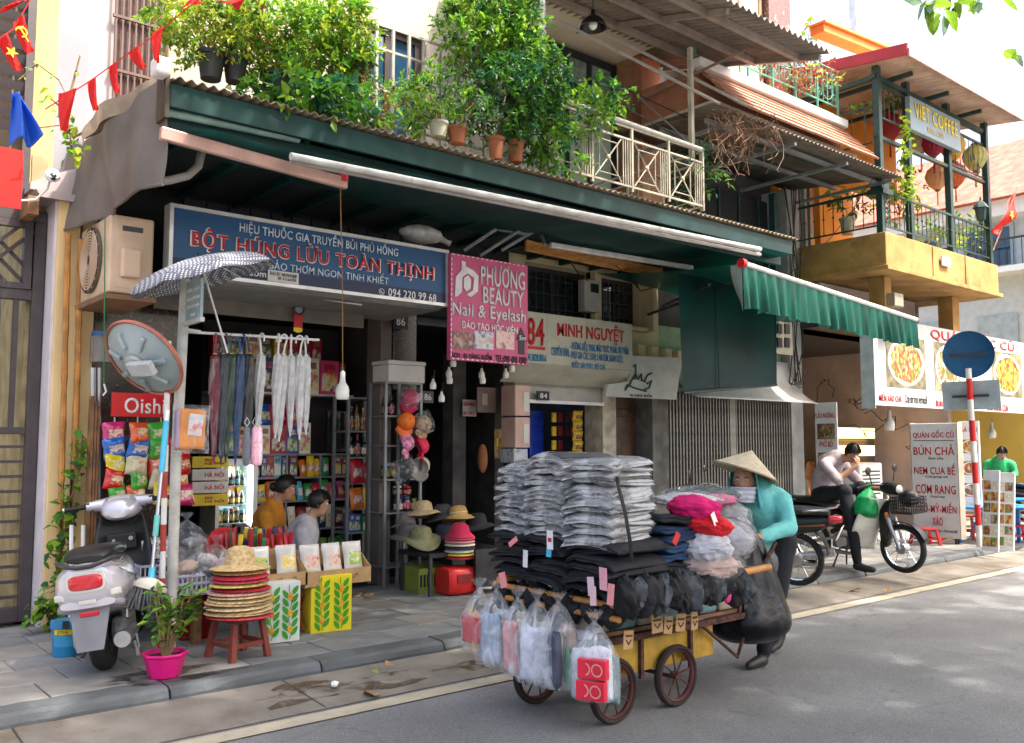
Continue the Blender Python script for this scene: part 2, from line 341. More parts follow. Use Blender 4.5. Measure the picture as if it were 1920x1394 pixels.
b = B(); b.prism([(1.66, 3.62), (2.02, 3.62), (2.02, 3.5), (1.99, 3.5), (1.99, 3.56), (1.7, 3.56)], 7.93, 8.5); b.prism([(1.63, 3.625), (2.05, 3.625), (2.05, 3.9), (1.8, 3.78), (1.63, 3.68)], 7.99, 8.4); part('cornice', b, m_pink, hA)
b = B(); b.bx(1.6, 1.68, 7.9, 8.2, 3.4, 3.55); part('bracket', b, m_wood, hA)
b = B(); b.bx(-3, 1.82, 10.2, 10.3, .13, 1.25); part('hall_wall', b, M('ochre_wall', (.55, .36, .1), .8, var=.25, scale=3), hA)
b = B(); b.bx(-3, 1.82, 10.21, 10.3, 1.25, 3.5); part('hall_wall', b, PRINT('mural', [(.08, .2, .2), (.2, .32, .28), (.45, .42, .3), (.4, .12, .08)], 1.6, rough=.8), hA)
b = B(); b.bx(1.70, 1.82, 8.3, 10.2, .13, 4); part('hall_wall', b, m_gatei, hA)
b = B(); b.bx(-3, 1.82, 8.3, 10.2, .131, .14); part('hall_floor', b, M('pale_floor', (.4, .36, .28), .5, var=.1), hA)
b = B(); b.bx(-3, 1.66, 8.45, 8.9, 3.5, 9); part('upper_wall', b, M('dull_brown_wall', (.2, .16, .12), .9), hA)  # wall behind the louvres, darker brown than the render beside it
# louvre above gate
lv = thing('louvred_screen', 'dark louvred screen on the yellow house above the lattice gate', 'screen', (0, 8.2, 3.56))
b = B(); b.bx(1.6, 1.665, 0, .08, 0, 5); part('frame', b, m_gate, lv)
lb = B(); lb.box((1.1, .03, 0), (1.0, .02, .075), (R_(18), 0, 0)); lm = lb.mesh('slat', m_gate)
for i in range(22): link('slat', lm, lv, (0, 0, .62+i*.118))
gt = thing('steel_gate', 'tall dark steel gate with diagonal lattice top and horizontal lower bars', 'gate', (0, 8.22, .15))
b = B(); zt = 3.36; xs0, xs1 = .3, 1.815
b.bx(xs0, xs1, 0, .06, zt-.1, zt); b.bx(xs1-.09, xs1, -.004, .06, 0, zt-.1); b.bx(xs0, xs1-.09, -.002, .06, 2.6, 2.69); b.bx(xs0, xs1-.09, -.002, .06, 0, .12); b.bx(xs0, xs1-.09, -.002, .05, 1.5, 1.56)
part('frame', b, m_gate, gt, bev=.006)
for i in range(10):   # lattice
    for s in (-1, 1):
        b = B(); x = xs1-.2-i*.14
        if x < 1.0: continue
        b.box((0, 0, 0), (.028, .02, .8), (0, s*R_(45), 0)); part('lattice_bar', b, m_gate, gt, loc=(x-.1 if s > 0 else x-.03, .02 if s > 0 else .04, 2.97))
b = B(); b.bx(1.65, 1.71, -.02, .07, 2.69, 3.26); b.bx(1.0, 1.65, -.01, .05, 3.2, 3.26); b.bx(1.0, 1.65, -.01, .05, 2.69, 2.74); part('lattice_frame', b, m_gate, gt)
for i in range(6):
    b = B(); b.bx(-.02, .02, 0, .04, 1.56, 2.6); part('bar', b, m_gate, gt, loc=(xs1-.2-i*.13, .005, 0))
for i in range(11):
    b = B(); b.bx(xs0, xs1-.09, 0, .03, -.012, .012); part('bar', b, m_gate, gt, loc=(0, .012, .2+i*.12))
# ================================================================ shop house 86
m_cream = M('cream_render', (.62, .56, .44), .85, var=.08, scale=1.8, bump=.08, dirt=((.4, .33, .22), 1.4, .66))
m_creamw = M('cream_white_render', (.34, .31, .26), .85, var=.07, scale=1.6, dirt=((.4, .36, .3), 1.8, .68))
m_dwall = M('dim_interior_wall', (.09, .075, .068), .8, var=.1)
m_gran = PRINT('dark_granite', [(.012, .009, .008), (.05, .035, .028), (.014, .012, .011), (.12, .09, .07)], 22, rough=.22)
m_frame = M('dark_brown_frame', (.045, .033, .028), .4, .3, var=.1)
hB = thing('shop_house', 'cream shop house above the general store at number 86', 'building')
b = B()
dx0, dx1, dz0, dz1 = 4.83, 5.73, 4.3, 6.25
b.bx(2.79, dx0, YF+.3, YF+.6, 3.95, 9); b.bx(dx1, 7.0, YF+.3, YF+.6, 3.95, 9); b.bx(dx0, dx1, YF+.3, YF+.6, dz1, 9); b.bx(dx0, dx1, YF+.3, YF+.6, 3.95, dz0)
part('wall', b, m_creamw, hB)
b = B(); b.bx(2.75, 6.95, YF-.0, YF+.3, 3.9, 4.24); part('floor_slab', b, m_cream, hB)
def wdoor(par, name, x0, x1, z0, z1, y, fm, gm, mull=1, fr=.09, tr=None):
    b = B(); b.bx(x0, x1, y, y+.08, z1-fr, z1); b.bx(x0, x1, y, y+.08, z0, z0+fr); b.bx(x0, x0+fr, y, y+.08, z0+fr, z1-fr); b.bx(x1-fr, x1, y, y+.08, z0+fr, z1-fr)
    f = part(name, b, fm, par, bev=.006); n = mull+1; wd = (x1-x0-2*fr)/n
    for i in range(n):
        if i: bb = B(); bb.bx(x0+fr+i*wd-fr*.4, x0+fr+i*wd+fr*.4, y+.01, y+.07, z0+fr, z1-fr); part('mullion', bb, fm, f)
        bb = B(); bb.bx(x0+fr+i*wd+(fr*.4 if i else 0), x0+fr+(i+1)*wd-(fr*.4 if i < n-1 else 0), y+.03, y+.045, z0+fr, z1-fr); part('pane', bb, gm[i % len(gm)] if isinstance(gm, list) else gm, f)
    if tr: bb = B(); bb.bx(x0+fr, x1-fr, y+.005, y+.025, tr, tr+fr); part('transom', bb, fm, f)
    return f
m_blgl = M('blue_glass', (.015, .05, .09), .05, var=.1, spec=.9)
wdoor(hB, 'balcony_door', dx0, dx1, dz0, dz1, YF+.36, m_frame, m_blgl, 1)
b = B()
for i in range(9): b.bx(2.32+i*.058, 2.335+i*.058, 0, .015, 4.45, 5.9)
for z in (4.45, 4.9, 5.4, 5.88): b.bx(2.3, 2.82, -.005, .02, z, z+.025)
part('window_grille', b, M('brown_grille', (.11, .06, .05), .6, var=.2), hB, loc=(0, YF+.2, 0))
b = B(); b.bx(2.34, 2.8, YF+.24, YF+.262, 4.5, 5.88); part('window_shutter', b, M('brown_shutter', (.09, .05, .045), .6, var=.2, scale=14), hB)
# shop shell
b = B(); b.bx(2.18, 2.92, 8.1, 8.5, .13, 3.0); part('column', b, m_gran, hB, bev=.01)
b = B(); b.bx(5.02, 5.16, 8.12, 8.4, .13, 3.0); part('column', b, M('marble_pale', (.12, .1, .09), .4, var=.15, scale=4), hB, bev=.01)
b = B(); b.bx(5.162, 5.46, 8.1, 8.45, 2.15, 3.0); part('column', b, m_gran, hB, bev=.01)
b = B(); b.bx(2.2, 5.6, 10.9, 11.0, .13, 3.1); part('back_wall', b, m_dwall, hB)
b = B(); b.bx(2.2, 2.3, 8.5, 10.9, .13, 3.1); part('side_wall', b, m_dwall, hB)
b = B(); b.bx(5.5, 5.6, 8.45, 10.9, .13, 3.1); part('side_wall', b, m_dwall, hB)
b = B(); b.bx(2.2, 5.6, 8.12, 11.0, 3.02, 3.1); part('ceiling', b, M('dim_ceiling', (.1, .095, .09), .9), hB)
b = B(); b.bx(2.2, 6.75, 8.1, 8.3, 2.98, 3.9); part('lintel_wall', b, M('dark_boarding', (.014, .016, .018), .8, var=.4, scale=3), hB)
for i in range(13):
    bb = B(); bb.bx(0, .2, 0, .03, 0, .5); part('board', bb, M('dark_board', (.012, .013, .018), .6, var=.4, scale=5), hB, loc=(2.9+i*.212, 8.07, 3.3), bev=.006)
# passage beside the shop
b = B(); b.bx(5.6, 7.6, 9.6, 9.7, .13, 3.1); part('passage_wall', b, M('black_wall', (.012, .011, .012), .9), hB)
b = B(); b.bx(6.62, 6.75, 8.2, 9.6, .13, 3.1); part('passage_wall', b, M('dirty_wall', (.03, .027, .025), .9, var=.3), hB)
b = B(); b.bx(6.02, 6.2, 8.2, 8.4, .13, 2.6); part('passage_post', b, M('grey_post', (.05, .045, .043), .8, var=.25), hB)
b = B(); b.bx(5.6, 7.6, 8.3, 9.7, 2.9, 3.0); part('passage_ceiling', b, m_dgrey, hB)
# ---------------- low corrugated roof with green fascia over the pavement
m_fasc = M('green_fascia', (.004, .036, .034), .5, var=.25, scale=3, dirt=((.03, .06, .055), 4, .6))
m_corr = M('weathered_sheet', (.2, .15, .1), .85, var=.3, scale=6, dirt=((.1, .07, .05), 3, .55))
m_canv = M('green_canvas', (.003, .045, .04), .6, var=.2, scale=2, trans=.2, dirt=((.012, .05, .045), 3, .55))
def corrugated(x0, x1, ya, za, yb, zb, pitch=.076, amp=.014, seg=6):
    n = int((x1-x0)/pitch*seg)
    b = B(); b.grid(lambda u, v: (x0+(x1-x0)*u, ya+(yb-ya)*v, za+(zb-za)*v+amp*math.sin(2*PI*(x0+(x1-x0)*u)/pitch)), n, 3); return b
rf = thing('corrugated_lean_to', 'long corrugated lean-to roof with dark green fascia over shop fronts', 'roof')
part('roof_sheet', corrugated(2.02, 9.35, 5.9, 3.99, 8.3, 4.24), m_corr, rf, True, solid=.006)
b = B(); b.bx(2.02, 9.3, 5.94, 5.98, 3.8, 3.965); part('fascia', b, m_fasc, rf, bev=.008)
b = B(); b.bx(2.02, 9.3, 6.1, 6.15, 3.7, 3.83); part('beam', b, m_fasc, rf, bev=.008)
b = B(); b.bx(2.02, 9.3, 6.9, 6.97, 3.84, 3.96); part('beam', b, m_fasc, rf, bev=.008)
b = B(); b.bx(2.05, 9.28, 6.16, 8.09, 3.835, 3.845); part('lining', b, M('roof_shade_sheet', (.022, .03, .03), .8, var=.3, scale=2), rf)  # added dark sheet standing in for shade under the roof
for i in range(14):
    b = B(); b.bx(0, .05, 6.18, 8.05, 3.77, 3.83); part('rafter', b, m_fasc, rf, loc=(2.3+i*.52, 0, 0))
b = B(); b.bx(1.985, 2.015, 5.93, 6.1, 3.72, 4.03); part('end_board', b, M('dark_wood', (.06, .04, .028), .7, var=.3), rf)
b = B(); b.bx(1.9, 2.0, 5.86, 6.0, 3.98, 4.1); part('end_cap', b, m_white, rf, bev=.02)
aw = thing('roll_up_awning', 'green canvas awning with long white roller tube under the lean-to roof', 'awning')
b = B(); b.grid(lambda u, v: (2.15+6.9*u, 5.85+(.75+1.4*min(1, u*1.15))*v, 3.66+.1*u+.1*v-.03*math.sin(PI*v)+.012*math.sin(u*55)), 60, 8); part('canvas', b, m_canv, aw, True)
b = B(); b.cyl(PY(545, 293, 5.78), PY(1425, 468, 5.78), .027, n=14); part('roller_tube', b, M('dirty_white_tube', (.55, .54, .52), .45, var=.15, scale=5, dirt=((.3, .25, .2), 8, .6)), aw, True)
b = B(); b.cyl(PY(545, 302, 5.83), PY(1425, 478, 5.83), .02, n=8); part('bottom_rail', b, M('pinkish_alu', (.42, .38, .36), .4, .4), aw, True)
b = B(); b.cyl(PY(300, 208, 6.05), PY(560, 262, 6.05), .03, n=10); part('roller_tube', b, M('green_white_tube', (.35, .5, .46), .4), aw, True)
for (p, q, Y, nm, cat_l) in (((300, 250), (650, 345), 5.97, 'pinkish', 'pinkish folded awning bar with red end cap below the roller tube'), ((1100, 440), (1358, 467), 6.7, 'white', 'white awning bar with red end cap under the roof right end'), ((1032, 460), (1298, 503), 7.0, 'white', 'long white awning bar above the cream wall windows')):
    t = thing('awning_bar', cat_l, 'awning bar'); a, c = PY(*p, Y), PY(*q, Y)
    b = B(); dv = c-a; b.box((a+c)/2, (dv.length, .05, .09 if nm == 'pinkish' else .06), (0, -math.asin(dv.z/dv.length), math.atan2(dv.y, dv.x))); part('bar', b, M('bar_'+nm, (.5, .3, .25) if nm == 'pinkish' else (.6, .6, .58), .4, .2), t, bev=.01)
    if Y < 6.9: b = B(); b.cyl(c+Vector((-.03, -.01, .01)), c+Vector((-.03, -.01, .07)), .035, n=10); part('end_cap', b, m_red, t)
# side curtain
sc = thing('side_tarpaulin', 'grey-brown tarpaulin hanging down the left end of the awning', 'tarpaulin')
m_tarp = M('grey_tarpaulin', (.15, .13, .118), .6, var=.2, scale=2.5, trans=.08, bump=.1, bscale=9)
TA, TB_, TC, TD = PY(300, 135, 5.95), PY(300, 348, 5.95), Vector((1.96, 8.0, 2.88)), Vector((1.96, 8.0, 3.60))
pa = PX(122, 440, 1.95); pd = PX(128, 288, 1.95)
def tfn(u, v):
    top = Vector((1.97, 5.95, 4.04)).lerp(Vector((1.95, pd.y, pd.z)), u); bot = Vector((1.97, 5.95, 3.27)).lerp(Vector((1.95, pa.y, pa.z)), u)
    p = top.lerp(bot, v); p.z -= .05*math.sin(PI*u)*(1-v); p.x += .035*math.sin(u*9+v*3)*(.3+v)+.02*math.sin(u*23+v*2); return p
b = B(); b.grid(tfn, 40, 18); part('canvas', b, m_tarp, sc, True)
b = B(); b.tube([tfn(i/10, 1) for i in range(11)], .012); part('hem_rod', b, m_tarp, sc, True)
b = B(); b.grid(lambda u, v: tfn(u, 0)+Vector((.0+.04*math.sin(u*8), -.0, .0))+Vector((-.02*v, 0, .13*math.sin(PI*min(1, u*1.1))*v)), 24, 2); part('top_flap', b, M('tarp_flap', (.33, .26, .2), .7, var=.2, trans=.2), sc, True)
t = thing('bent_downpipe', 'dirty bent plastic pipe end below the tarpaulin corner', 'pipe'); b = B(); b.tube([PY(*p, 6.3) for p in ((378, 285), (372, 312), (352, 330), (320, 338), (305, 340))], .03, 10); part('pipe', b, M('dirty_pipe', (.33, .32, .28), .6, var=.2), t, True)
# ================================================================ house 84
hC = thing('house_eighty_four', 'weathered cream house at number 84 with small barred windows', 'building')
m_stain = M('stained_cream', (.55, .46, .27), .9, var=.14, scale=2, bump=.15, dirt=((.12, .09, .05), 1.7, .62))
b = B()
wz0, wz1 = 3.12, 3.75
cx = [6.75, 7.02, 8.12, 8.32, 9.02, 9.42]
b.bx(6.75, 9.42, YF+.02, YF+.3, wz1+.02, 4.3); b.bx(6.75, 9.42, YF+.02, YF+.3, 2.2, wz0-.02)
for i in (0, 2, 4): b.bx(cx[i], cx[i+1], YF+.02, YF+.3, wz0-.02, wz1+.02)
part('wall', b, m_stain, hC)
b = B(); b.bx(6.75, 9.42, YF-.04, YF+.3, wz1+.1, wz1+.16); part('string_course', b, m_stain, hC)
for (x0, x1, n) in ((7.0, 8.14, 1), (8.3, 9.05, 1)):
    f = wdoor(hC, 'window', x0, x1, wz0, wz1, YF+.12, M('window_brown', (.03, .022, .018), .6), m_glass, n, .06)
    bb = B(); k = 8 if x1-x0 > 1 else 6
    for i in range(k): xx = x0+.08+(x1-x0-.16)*(i+.5)/k; bb.bx(xx-.006, xx+.006, YF+.095, YF+.107, wz0+.05, wz1-.05)
    for i in range(3): zz = wz0+.12+i*.18; bb.bx(x0+.05, x1-.05, YF+.09, YF+.1, zz, zz+.012)
    part('grille', bb, m_dgrey, f)
    bb = B(); bb.bx(x0-.05, x1+.07, YF-.12, YF+.05, wz0-.05, wz0); part('sill', bb, m_stain, f)
b = B(); b.bx(9.07, 9.14, YF-.2, YF+.1, wz0-.05, wz1+.05); part('window_fin', b, m_stain, hC); b = B(); b.bx(8.12, 8.17, YF-.06, YF+.1, wz0-.05, wz1+.02); part('window_fin', b, m_stain, hC)
for i in range(6):
    bb = B(); bb.bx(0, .14, -.28, .02, 0, .15); part('beam_end', bb, m_stain, hC, loc=(8.42+i*.26, YF, 2.72-i*.008), bev=.01)
m_grgl = M('frosted_green_glass', (.36, .46, .41), .35, var=.12, scale=3)
wdoor(hC, 'balcony_door', 6.98, 8.84, 4.35, 6.2, YF+.2, M('dark_teal_frame', (.012, .02, .024), .4), m_grgl, 3, .1)
wdoor(hC, 'fanlight', 6.98, 8.84, 6.2, 6.75, YF+.2, M('dark_teal_frame', (0,)*3), M('frosted_panel', (.2, .24, .22), .5, var=.3, scale=8), 3, .1)
b = B(); b.bx(8.86, 9.06, YF-.05, YF+.4, 4.2, 7.2); part('pilaster', b, M('brown_pilaster', (.28, .14, .075), .8, var=.15), hC)
b = B(); b.bx(9.064, 9.5, YF+.0, YF+.4, 3.9, 7.2); part('pilaster', b, M('terracotta_render', (.45, .24, .15), .85, var=.12, scale=3), hC)
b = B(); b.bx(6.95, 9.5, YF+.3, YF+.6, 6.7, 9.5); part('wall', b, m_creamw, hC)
b = B(); b.bx(6.97, 8.86, YF-1.6, YF+.3, 6.8, 6.86); part('balcony_ceiling', b, m_cream, hC)
b = B(); b.bx(6.1, 9.5, 6.6, YF+.2, 4.12, 4.2); part('balcony_slab', b, m_cream, hC)
# entrance of 84
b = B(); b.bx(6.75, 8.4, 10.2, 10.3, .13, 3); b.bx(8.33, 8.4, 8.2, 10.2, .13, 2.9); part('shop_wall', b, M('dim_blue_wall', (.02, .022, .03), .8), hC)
b = B(); b.bx(8.18, 8.42, 7.98, 8.3, .13, 2.3); part('column', b, M('peeling_column', (.42, .38, .3), .9, var=.25, scale=7, dirt=((.1, .09, .08), 5, .58)), hC)
b = B(); b.bx(6.75, 8.18, 8.0, 8.15, 2.1, 2.45); part('shutter_box', b, M('dull_white', (.45, .43, .38), .6, var=.1), hC, bev=.01)
b = B(); b.bx(6.75, 8.18, 7.95, 7.99, 2.06, 2.1); part('shutter_rail', b, m_whitepl, hC)
b = B(); b.bx(9.08, 9.4, 7.95, 8.3, .13, 2.3); part('column', b, M('grey_column', (.13, .125, .112), .9, var=.3, scale=5, dirt=((.07, .07, .07), 4, .58)), hC)
b = B(); b.bx(8.42, 9.08, 8.25, 8.3, .13, 2.25); wd = part('wooden_door', b, M('old_door_wood', (.07, .035, .02), .55, var=.4, scale=6, bump=.2), hC)
for z0, z1 in ((1.05, 2.05), (.25, .95)):
    bb = B(); bb.bx(8.52, 8.95, 8.215, 8.25, z0, z1); part('door_panel', bb, MATS['old_door_wood'], wd, bev=.02); bb = B(); bb.bx(8.6, 8.87, 8.2, 8.216, z0+.1, z1-.1); part('door_panel', bb, MATS['old_door_wood'], wd, bev=.01)
# ================================================================ house with folding shutter
hD = thing('shuttered_house', 'dark fronted house with folding shutter under the brown corrugated roof', 'building')
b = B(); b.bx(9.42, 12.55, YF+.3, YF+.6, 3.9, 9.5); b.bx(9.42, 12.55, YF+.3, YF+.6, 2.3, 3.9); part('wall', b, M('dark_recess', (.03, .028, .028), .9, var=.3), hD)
b = B(); b.bx(9.42, 12.55, YF+.02, YF+.3, 2.25, 3.2); part('lintel', b, M('green_render', (.28, .38, .25), .85, var=.15, dirt=((.1, .1, .06), 2, .6)), hD)
for i in range(6):
    bb = B(); bb.bx(0, .46, 0, .03, 0, 1.5); part('mesh_panel', bb, M('mesh_dark', (.012, .013, .016), .7, var=.3, scale=20), hD, loc=(9.55+i*.5, YF+.2, 3.95), bev=.008)
for i in range(6):
    bb = B(); bb.bx(0, .03, 0, .03, 0, 1.52); part('mullion', bb, M('teal_steel', (.02, .06, .065), .5, var=.2), hD, loc=(9.515+i*.5, YF+.17, 3.94))
b = B(); b.bx(12.3, 12.62, YF-.15, YF+.3, .13, 5.6); part('pillar', b, M('grey_white_render', (.34, .34, .33), .85, var=.18, scale=3, dirt=((.12, .11, .1), 3, .6)), hD)
b = B(); b.bx(12.05, 12.12, YF-.1, YF, 3.2, 5.5); part('downpipe', b, M('teal_steel', (0,)*3), hD)
fs = thing('folding_shutter', 'closed grey concertina shutter gate between stained columns', 'shutter', (0, 7.98, .14))
x0, x1, z1 = 9.43, 12.28, 2.16
b = B(); b.bx(x0, x1, .06, .1, 0, z1); part('backing', b, M('shutter_backing', (.008, .008, .008), .8), fs)
for q in ((-.03, .05, z1, z1+.06), (-.02, .04, -.005, .02)): b = B(); b.bx(x0, x1, *q); part('track', b, m_grey, fs)
m_sh = M('shutter_steel', (.24, .23, .205), .45, .4, var=.18, scale=9, dirt=((.12, .09, .06), 6, .62))
sb = B(); sb.bx(-.011, .011, -.02, .012, .02, z1); sm_ = sb.mesh('slat', m_sh)
sbw = B(); sbw.bx(-.035, .035, -.025, .015, .02, z1); swm = sbw.mesh('post', m_sh)
cb = B()
for k in range(9):
    for s in (-1, 1): cb.box((.033, .03, .2+k*.225), (.012, .006, .16), (0, s*R_(26), 0))
cm_ = cb.mesh('lattice_strut', m_dgrey)
n = 42
for i in range(n+1):
    x = x0+.03+(x1-x0-.06)*i/n
    link('slat' if i not in (20, 21) else 'post', sm_ if i not in (20, 21) else swm, fs, (x, 0, 0))
    if i < n: o = link('lattice_strut', cm_, fs, (x, 0, 0)); o['kind'] = 'stuff'
# white curved shutter housing
t = thing('curved_canopy', 'white curved metal canopy above the folding shutter', 'canopy', (0, 0, 0))
b = B(); b.grid(lambda u, v: (9.45+2.85*u, 7.5+.5*math.sin(v*PI/2), 2.2+.65*v**1.3), 10, 8); part('sheet', b, M('white_sheet_metal', (.5, .49, .48), .35, .1, var=.06), t, True, solid=.01)
# brown corrugated roof of D + terracotta ledge
t = thing('brown_corrugated_roof', 'brown corrugated roof with grey underside below the terracotta ledge', 'roof')
part('roof_sheet', corrugated(8.6, 12.75, 6.3, 5.5, 8.2, 5.72, .09, .016), M('brown_sheet', (.13, .095, .075), .75, var=.25, dirt=((.06, .05, .045), 3, .5)), t, True, solid=.006)
for y, z in ((6.6, 5.47), (7.3, 5.55)): b = B(); b.bx(8.6, 12.7, y, y+.05, z-.04, z+.01); part('purlin', b, m_grey, t)
for i in range(4): b = B(); b.bx(0, .05, 6.35, 8.1, 5.40, 5.44); part('rafter', b, m_grey, t, loc=(8.8+i*1.25, 0, 0))
lg = thing('terracotta_ledge', 'sloping terracotta tiled ledge under the green balcony railing', 'ledge')
m_terra = M('terracotta_tile', (.38, .18, .115), .8, var=.18, scale=12)
b = B(); b.bx(9.05, 12.5, 6.85, 8.1, 5.86, 5.9); part('deck', b, m_cream, lg)
tb = B(); tb.bx(-.14, .14, -.005, .16, -.014, .014); tmm = tb.mesh('roof_tile', m_terra)
for r in range(6):
    for i in range(12): link('roof_tile', tmm, lg, (9.2+i*.285+(r % 2)*.06, 6.5+r*.1, 5.76+r*.105+rnd.uniform(-.003, .003)), (R_(40), 0, 0))
b = B(); b.bx(9.0, 12.55, 7.0, 7.2, 6.38, 6.5); part('coping', b, m_whitepl, lg, bev=.01)
b = B(); b.bx(9.05, 12.52, 7.14, 8.1, 5.9, 6.38); part('wall', b, M('salmon_render', (.42, .19, .12), .85, var=.1), lg)
# ================================================================ foliage
LEAF = [M('leaf_%s' % n, c, .45, var=.35, scale=3, trans=.4, spec=.35) for n, c in (('bright', (.22, .4, .03)), ('mid', (.09, .25, .025)), ('dark', (.022, .09, .025)), ('yellow', (.4, .46, .04)), ('greyish', (.16, .25, .17)), ('dry', (.22, .11, .04)), ('blue', (.03, .13, .06)))]
m_stem = M('plant_stem', (.16, .1, .05), .8, var=.3)
def leaf(b, p, d, s, wd=.45, droop=.25, roll=None):
    d = d.normalized(); up = Vector((0, 0, 1))
    side = d.cross(up); side = side.normalized() if side.length > .05 else Vector((1, 0, 0))
    nn = side.cross(d)
    if roll is not None: q = Matrix.Rotation(roll, 3, d); side = q @ side; nn = q @ nn
    v = [p, p+d*s*.35+side*s*wd*.5+nn*s*.06, p+d*s*.38-nn*s*.04, p+d*s*.35-side*s*wd*.5+nn*s*.06, p+d*s*.75+side*s*wd*.3-nn*s*droop*.25, p+d*s*.78-nn*s*(droop*.3+.03), p+d*s*.75-side*s*wd*.3-nn*s*droop*.25, p+d*s-nn*s*droop*.6]
    b.add(v, [(0, 1, 2), (0, 2, 3), (1, 4, 5, 2), (2, 5, 6, 3), (4, 7, 5), (5, 7, 6)])
def rv(q): 
    v = Vector((q.gauss(0, 1), q.gauss(0, 1), q.gauss(0, 1))); return v.normalized()
def foliage(blobs, n, size, mats, seed, hang=.0, wd=.45, inner=.35, mix=(.45, .35, .2)):
    """leaves grouped into twigs through the volume of the blobs (centre, radii)"""
    q = random.Random(seed); b = B(); vol = [r[0]*r[1]*r[2] for _, r in blobs]; tot = sum(vol)
    k = max(1, n//7)
    for _ in range(k):
        x = q.uniform(0, tot); i = 0
        while x > vol[i] and i < len(vol)-1: x -= vol[i]; i += 1
        c, r = blobs[i]; u = rv(q); rr = inner+(1-inner)*q.random()**.5
        if noise.noise(Vector((u.x*2.3+seed, u.y*2.3, u.z*2.3)))+rr*.35 < -.02 and rr > .6: rr *= .7
        p = Vector(c)+Vector((u.x*r[0], u.y*r[1], u.z*r[2]))*rr
        dirn = (Vector((u.x, u.y, u.z*.7-hang))+rv(q)*.55).normalized(); L = size*q.uniform(1.2, 2.6); bend = q.uniform(-.2, .35)+hang
        m = q.choices(range(len(mats)), mix[:len(mats)])[0]; b.mat(m)
        for j in range(7):
            t = (j+1)/7; pp = p+dirn*L*t+Vector((0, 0, -bend*L*t*t)); ld = (dirn*.5+rv(q)*.9+Vector((0, 0, .12-hang))).normalized()
            leaf(b, pp, ld, size*q.uniform(.6, 1.25), wd, q.uniform(.1, .6), q.uniform(-.8, .8))
    return b
m_tpot = M('terracotta_pot', (.36, .13, .06), .8, var=.15); m_dpot = M('black_pot', (.02, .022, .024), .6); m_wpot = M('cream_pot', (.5, .47, .36), .6, var=.15); m_soil = M('soil', (.05, .03, .02), .95, var=.4)
def potted(label, loc, blobs, n, size, mats, seed, pot=None, pr=.13, ph=.2, name='potted_plant', hang=0, wd=.45, stems=5, cat='plant', group='plants along the balcony edge', mix=(.45, .35, .2)):
    t = thing(name, label, cat, loc, 0, group)
    if pot:
        b = B(); b.lathe([(0.001, 0), (pr*.72, 0), (pr*.95, ph*.86), (pr*1.06, ph*.86), (pr*1.08, ph), (pr*.96, ph), (pr*.92, ph*.85), (.001, ph*.85)], 18); p = part('pot', b, pot, t, True)
        b = B(); b.lathe([(.001, ph*.88), (pr*.9, ph*.87)], 14); part('soil', b, m_soil, p)
    if stems:
        b = B(); q = random.Random(seed)
        for i in range(stems):
            c, r = blobs[i % len(blobs)]; e = Vector(c)+Vector((q.uniform(-.6, .6)*r[0], q.uniform(-.6, .6)*r[1], q.uniform(-.2, .6)*r[2])); a = Vector((q.uniform(-.4, .4)*pr, q.uniform(-.4, .4)*pr, ph*.8)); mid = a.lerp(e, .5)+Vector((q.uniform(-.05, .05), q.uniform(-.05, .05), .05))
            b.tube([a, mid, e], [.009, .007, .004], 5)
        part('stem', b, m_stem, t, True)
    part('foliage', foliage(blobs, n, size, mats, seed, hang, wd, mix=mix), mats, t)
    return t
LB, LM, LD, LY, LG, LR, LBL = LEAF
def PF(x, y, Y=6.35): return PY(x, y, Y)
def plant_at(label, px, base, blobs_px, n, size, mats, seed, Y=6.35, **k):
    o = PY(px, base, Y); s = 1700/((o-CAMP).dot(_d)); bl = []
    for (cx, cy, rx, ry) in blobs_px: c = PY(cx, cy, Y+.05)-o; bl.append(((c.x, c.y, c.z), (rx/s*1.1, .28, ry/s)))
    return potted(label, o, bl, int(n*1.5), size*.82, mats, seed, **k)
plant_at('leafy yellow-green shrub in black pot at the left end of the balcony', 395, 150, [(390, 55, 75, 70), (340, 20, 50, 40)], 1500, .065, [LY, LB, LM], 1, pot=m_dpot, pr=.1, ph=.2)
plant_at('wispy shrub with bare stems in a dark pot beside the leftmost pot', 440, 155, [(450, 70, 60, 80)], 800, .06, [LY, LB, LR], 2, pot=m_dpot, pr=.09, ph=.18, stems=12)
plant_at('dense light green bush filling the left half of the balcony', 520, 190, [(520, 70, 80, 80), (600, 110, 90, 80)], 3600, .07, [LB, LM, LY], 3, pot=m_dpot)
plant_at('trailing broad-leaved vine spilling over the roof edge below the dense bush', 545, 200, [(545, 175, 70, 40), (620, 190, 70, 40)], 900, .105, [LM, LBL, LB], 4, hang=.35, wd=.6, stems=0, Y=6.15)
plant_at('feathery bright bush beside the balcony door', 670, 160, [(645, 75, 42, 75), (625, 30, 36, 45)], 1700, .07, [LB, LY, LM], 5, pot=m_dpot)
plant_at('reddish mixed foliage creeping over the roof sheets', 690, 235, [(690, 200, 45, 40)], 420, .06, [LM, LR, LB], 6, stems=8, Y=6.2)
plant_at('low grassy plant in front of the balcony railing', 760, 235, [(760, 205, 42, 45)], 420, .08, [LM, LB, LG], 7, stems=4, wd=.25)
plant_at('small green plant with upright leaves in a cream pot', 822, 258, [(815, 190, 40, 50)], 420, .09, [LB, LM, LD], 8, pot=m_wpot, pr=.085, ph=.13, wd=.3, Y=6.15)
plant_at('bushy plant in a terracotta pot right of the cream pot', 857, 270, [(870, 215, 40, 50)], 420, .06, [LG, LM, LD], 9, pot=m_tpot, pr=.085, ph=.14, Y=6.15)
plant_at('grey-green feathery shrub left of the large climber', 880, 260, [(885, 165, 50, 70)], 750, .05, [LG, LG, LM], 10, stems=8, wd=.3)
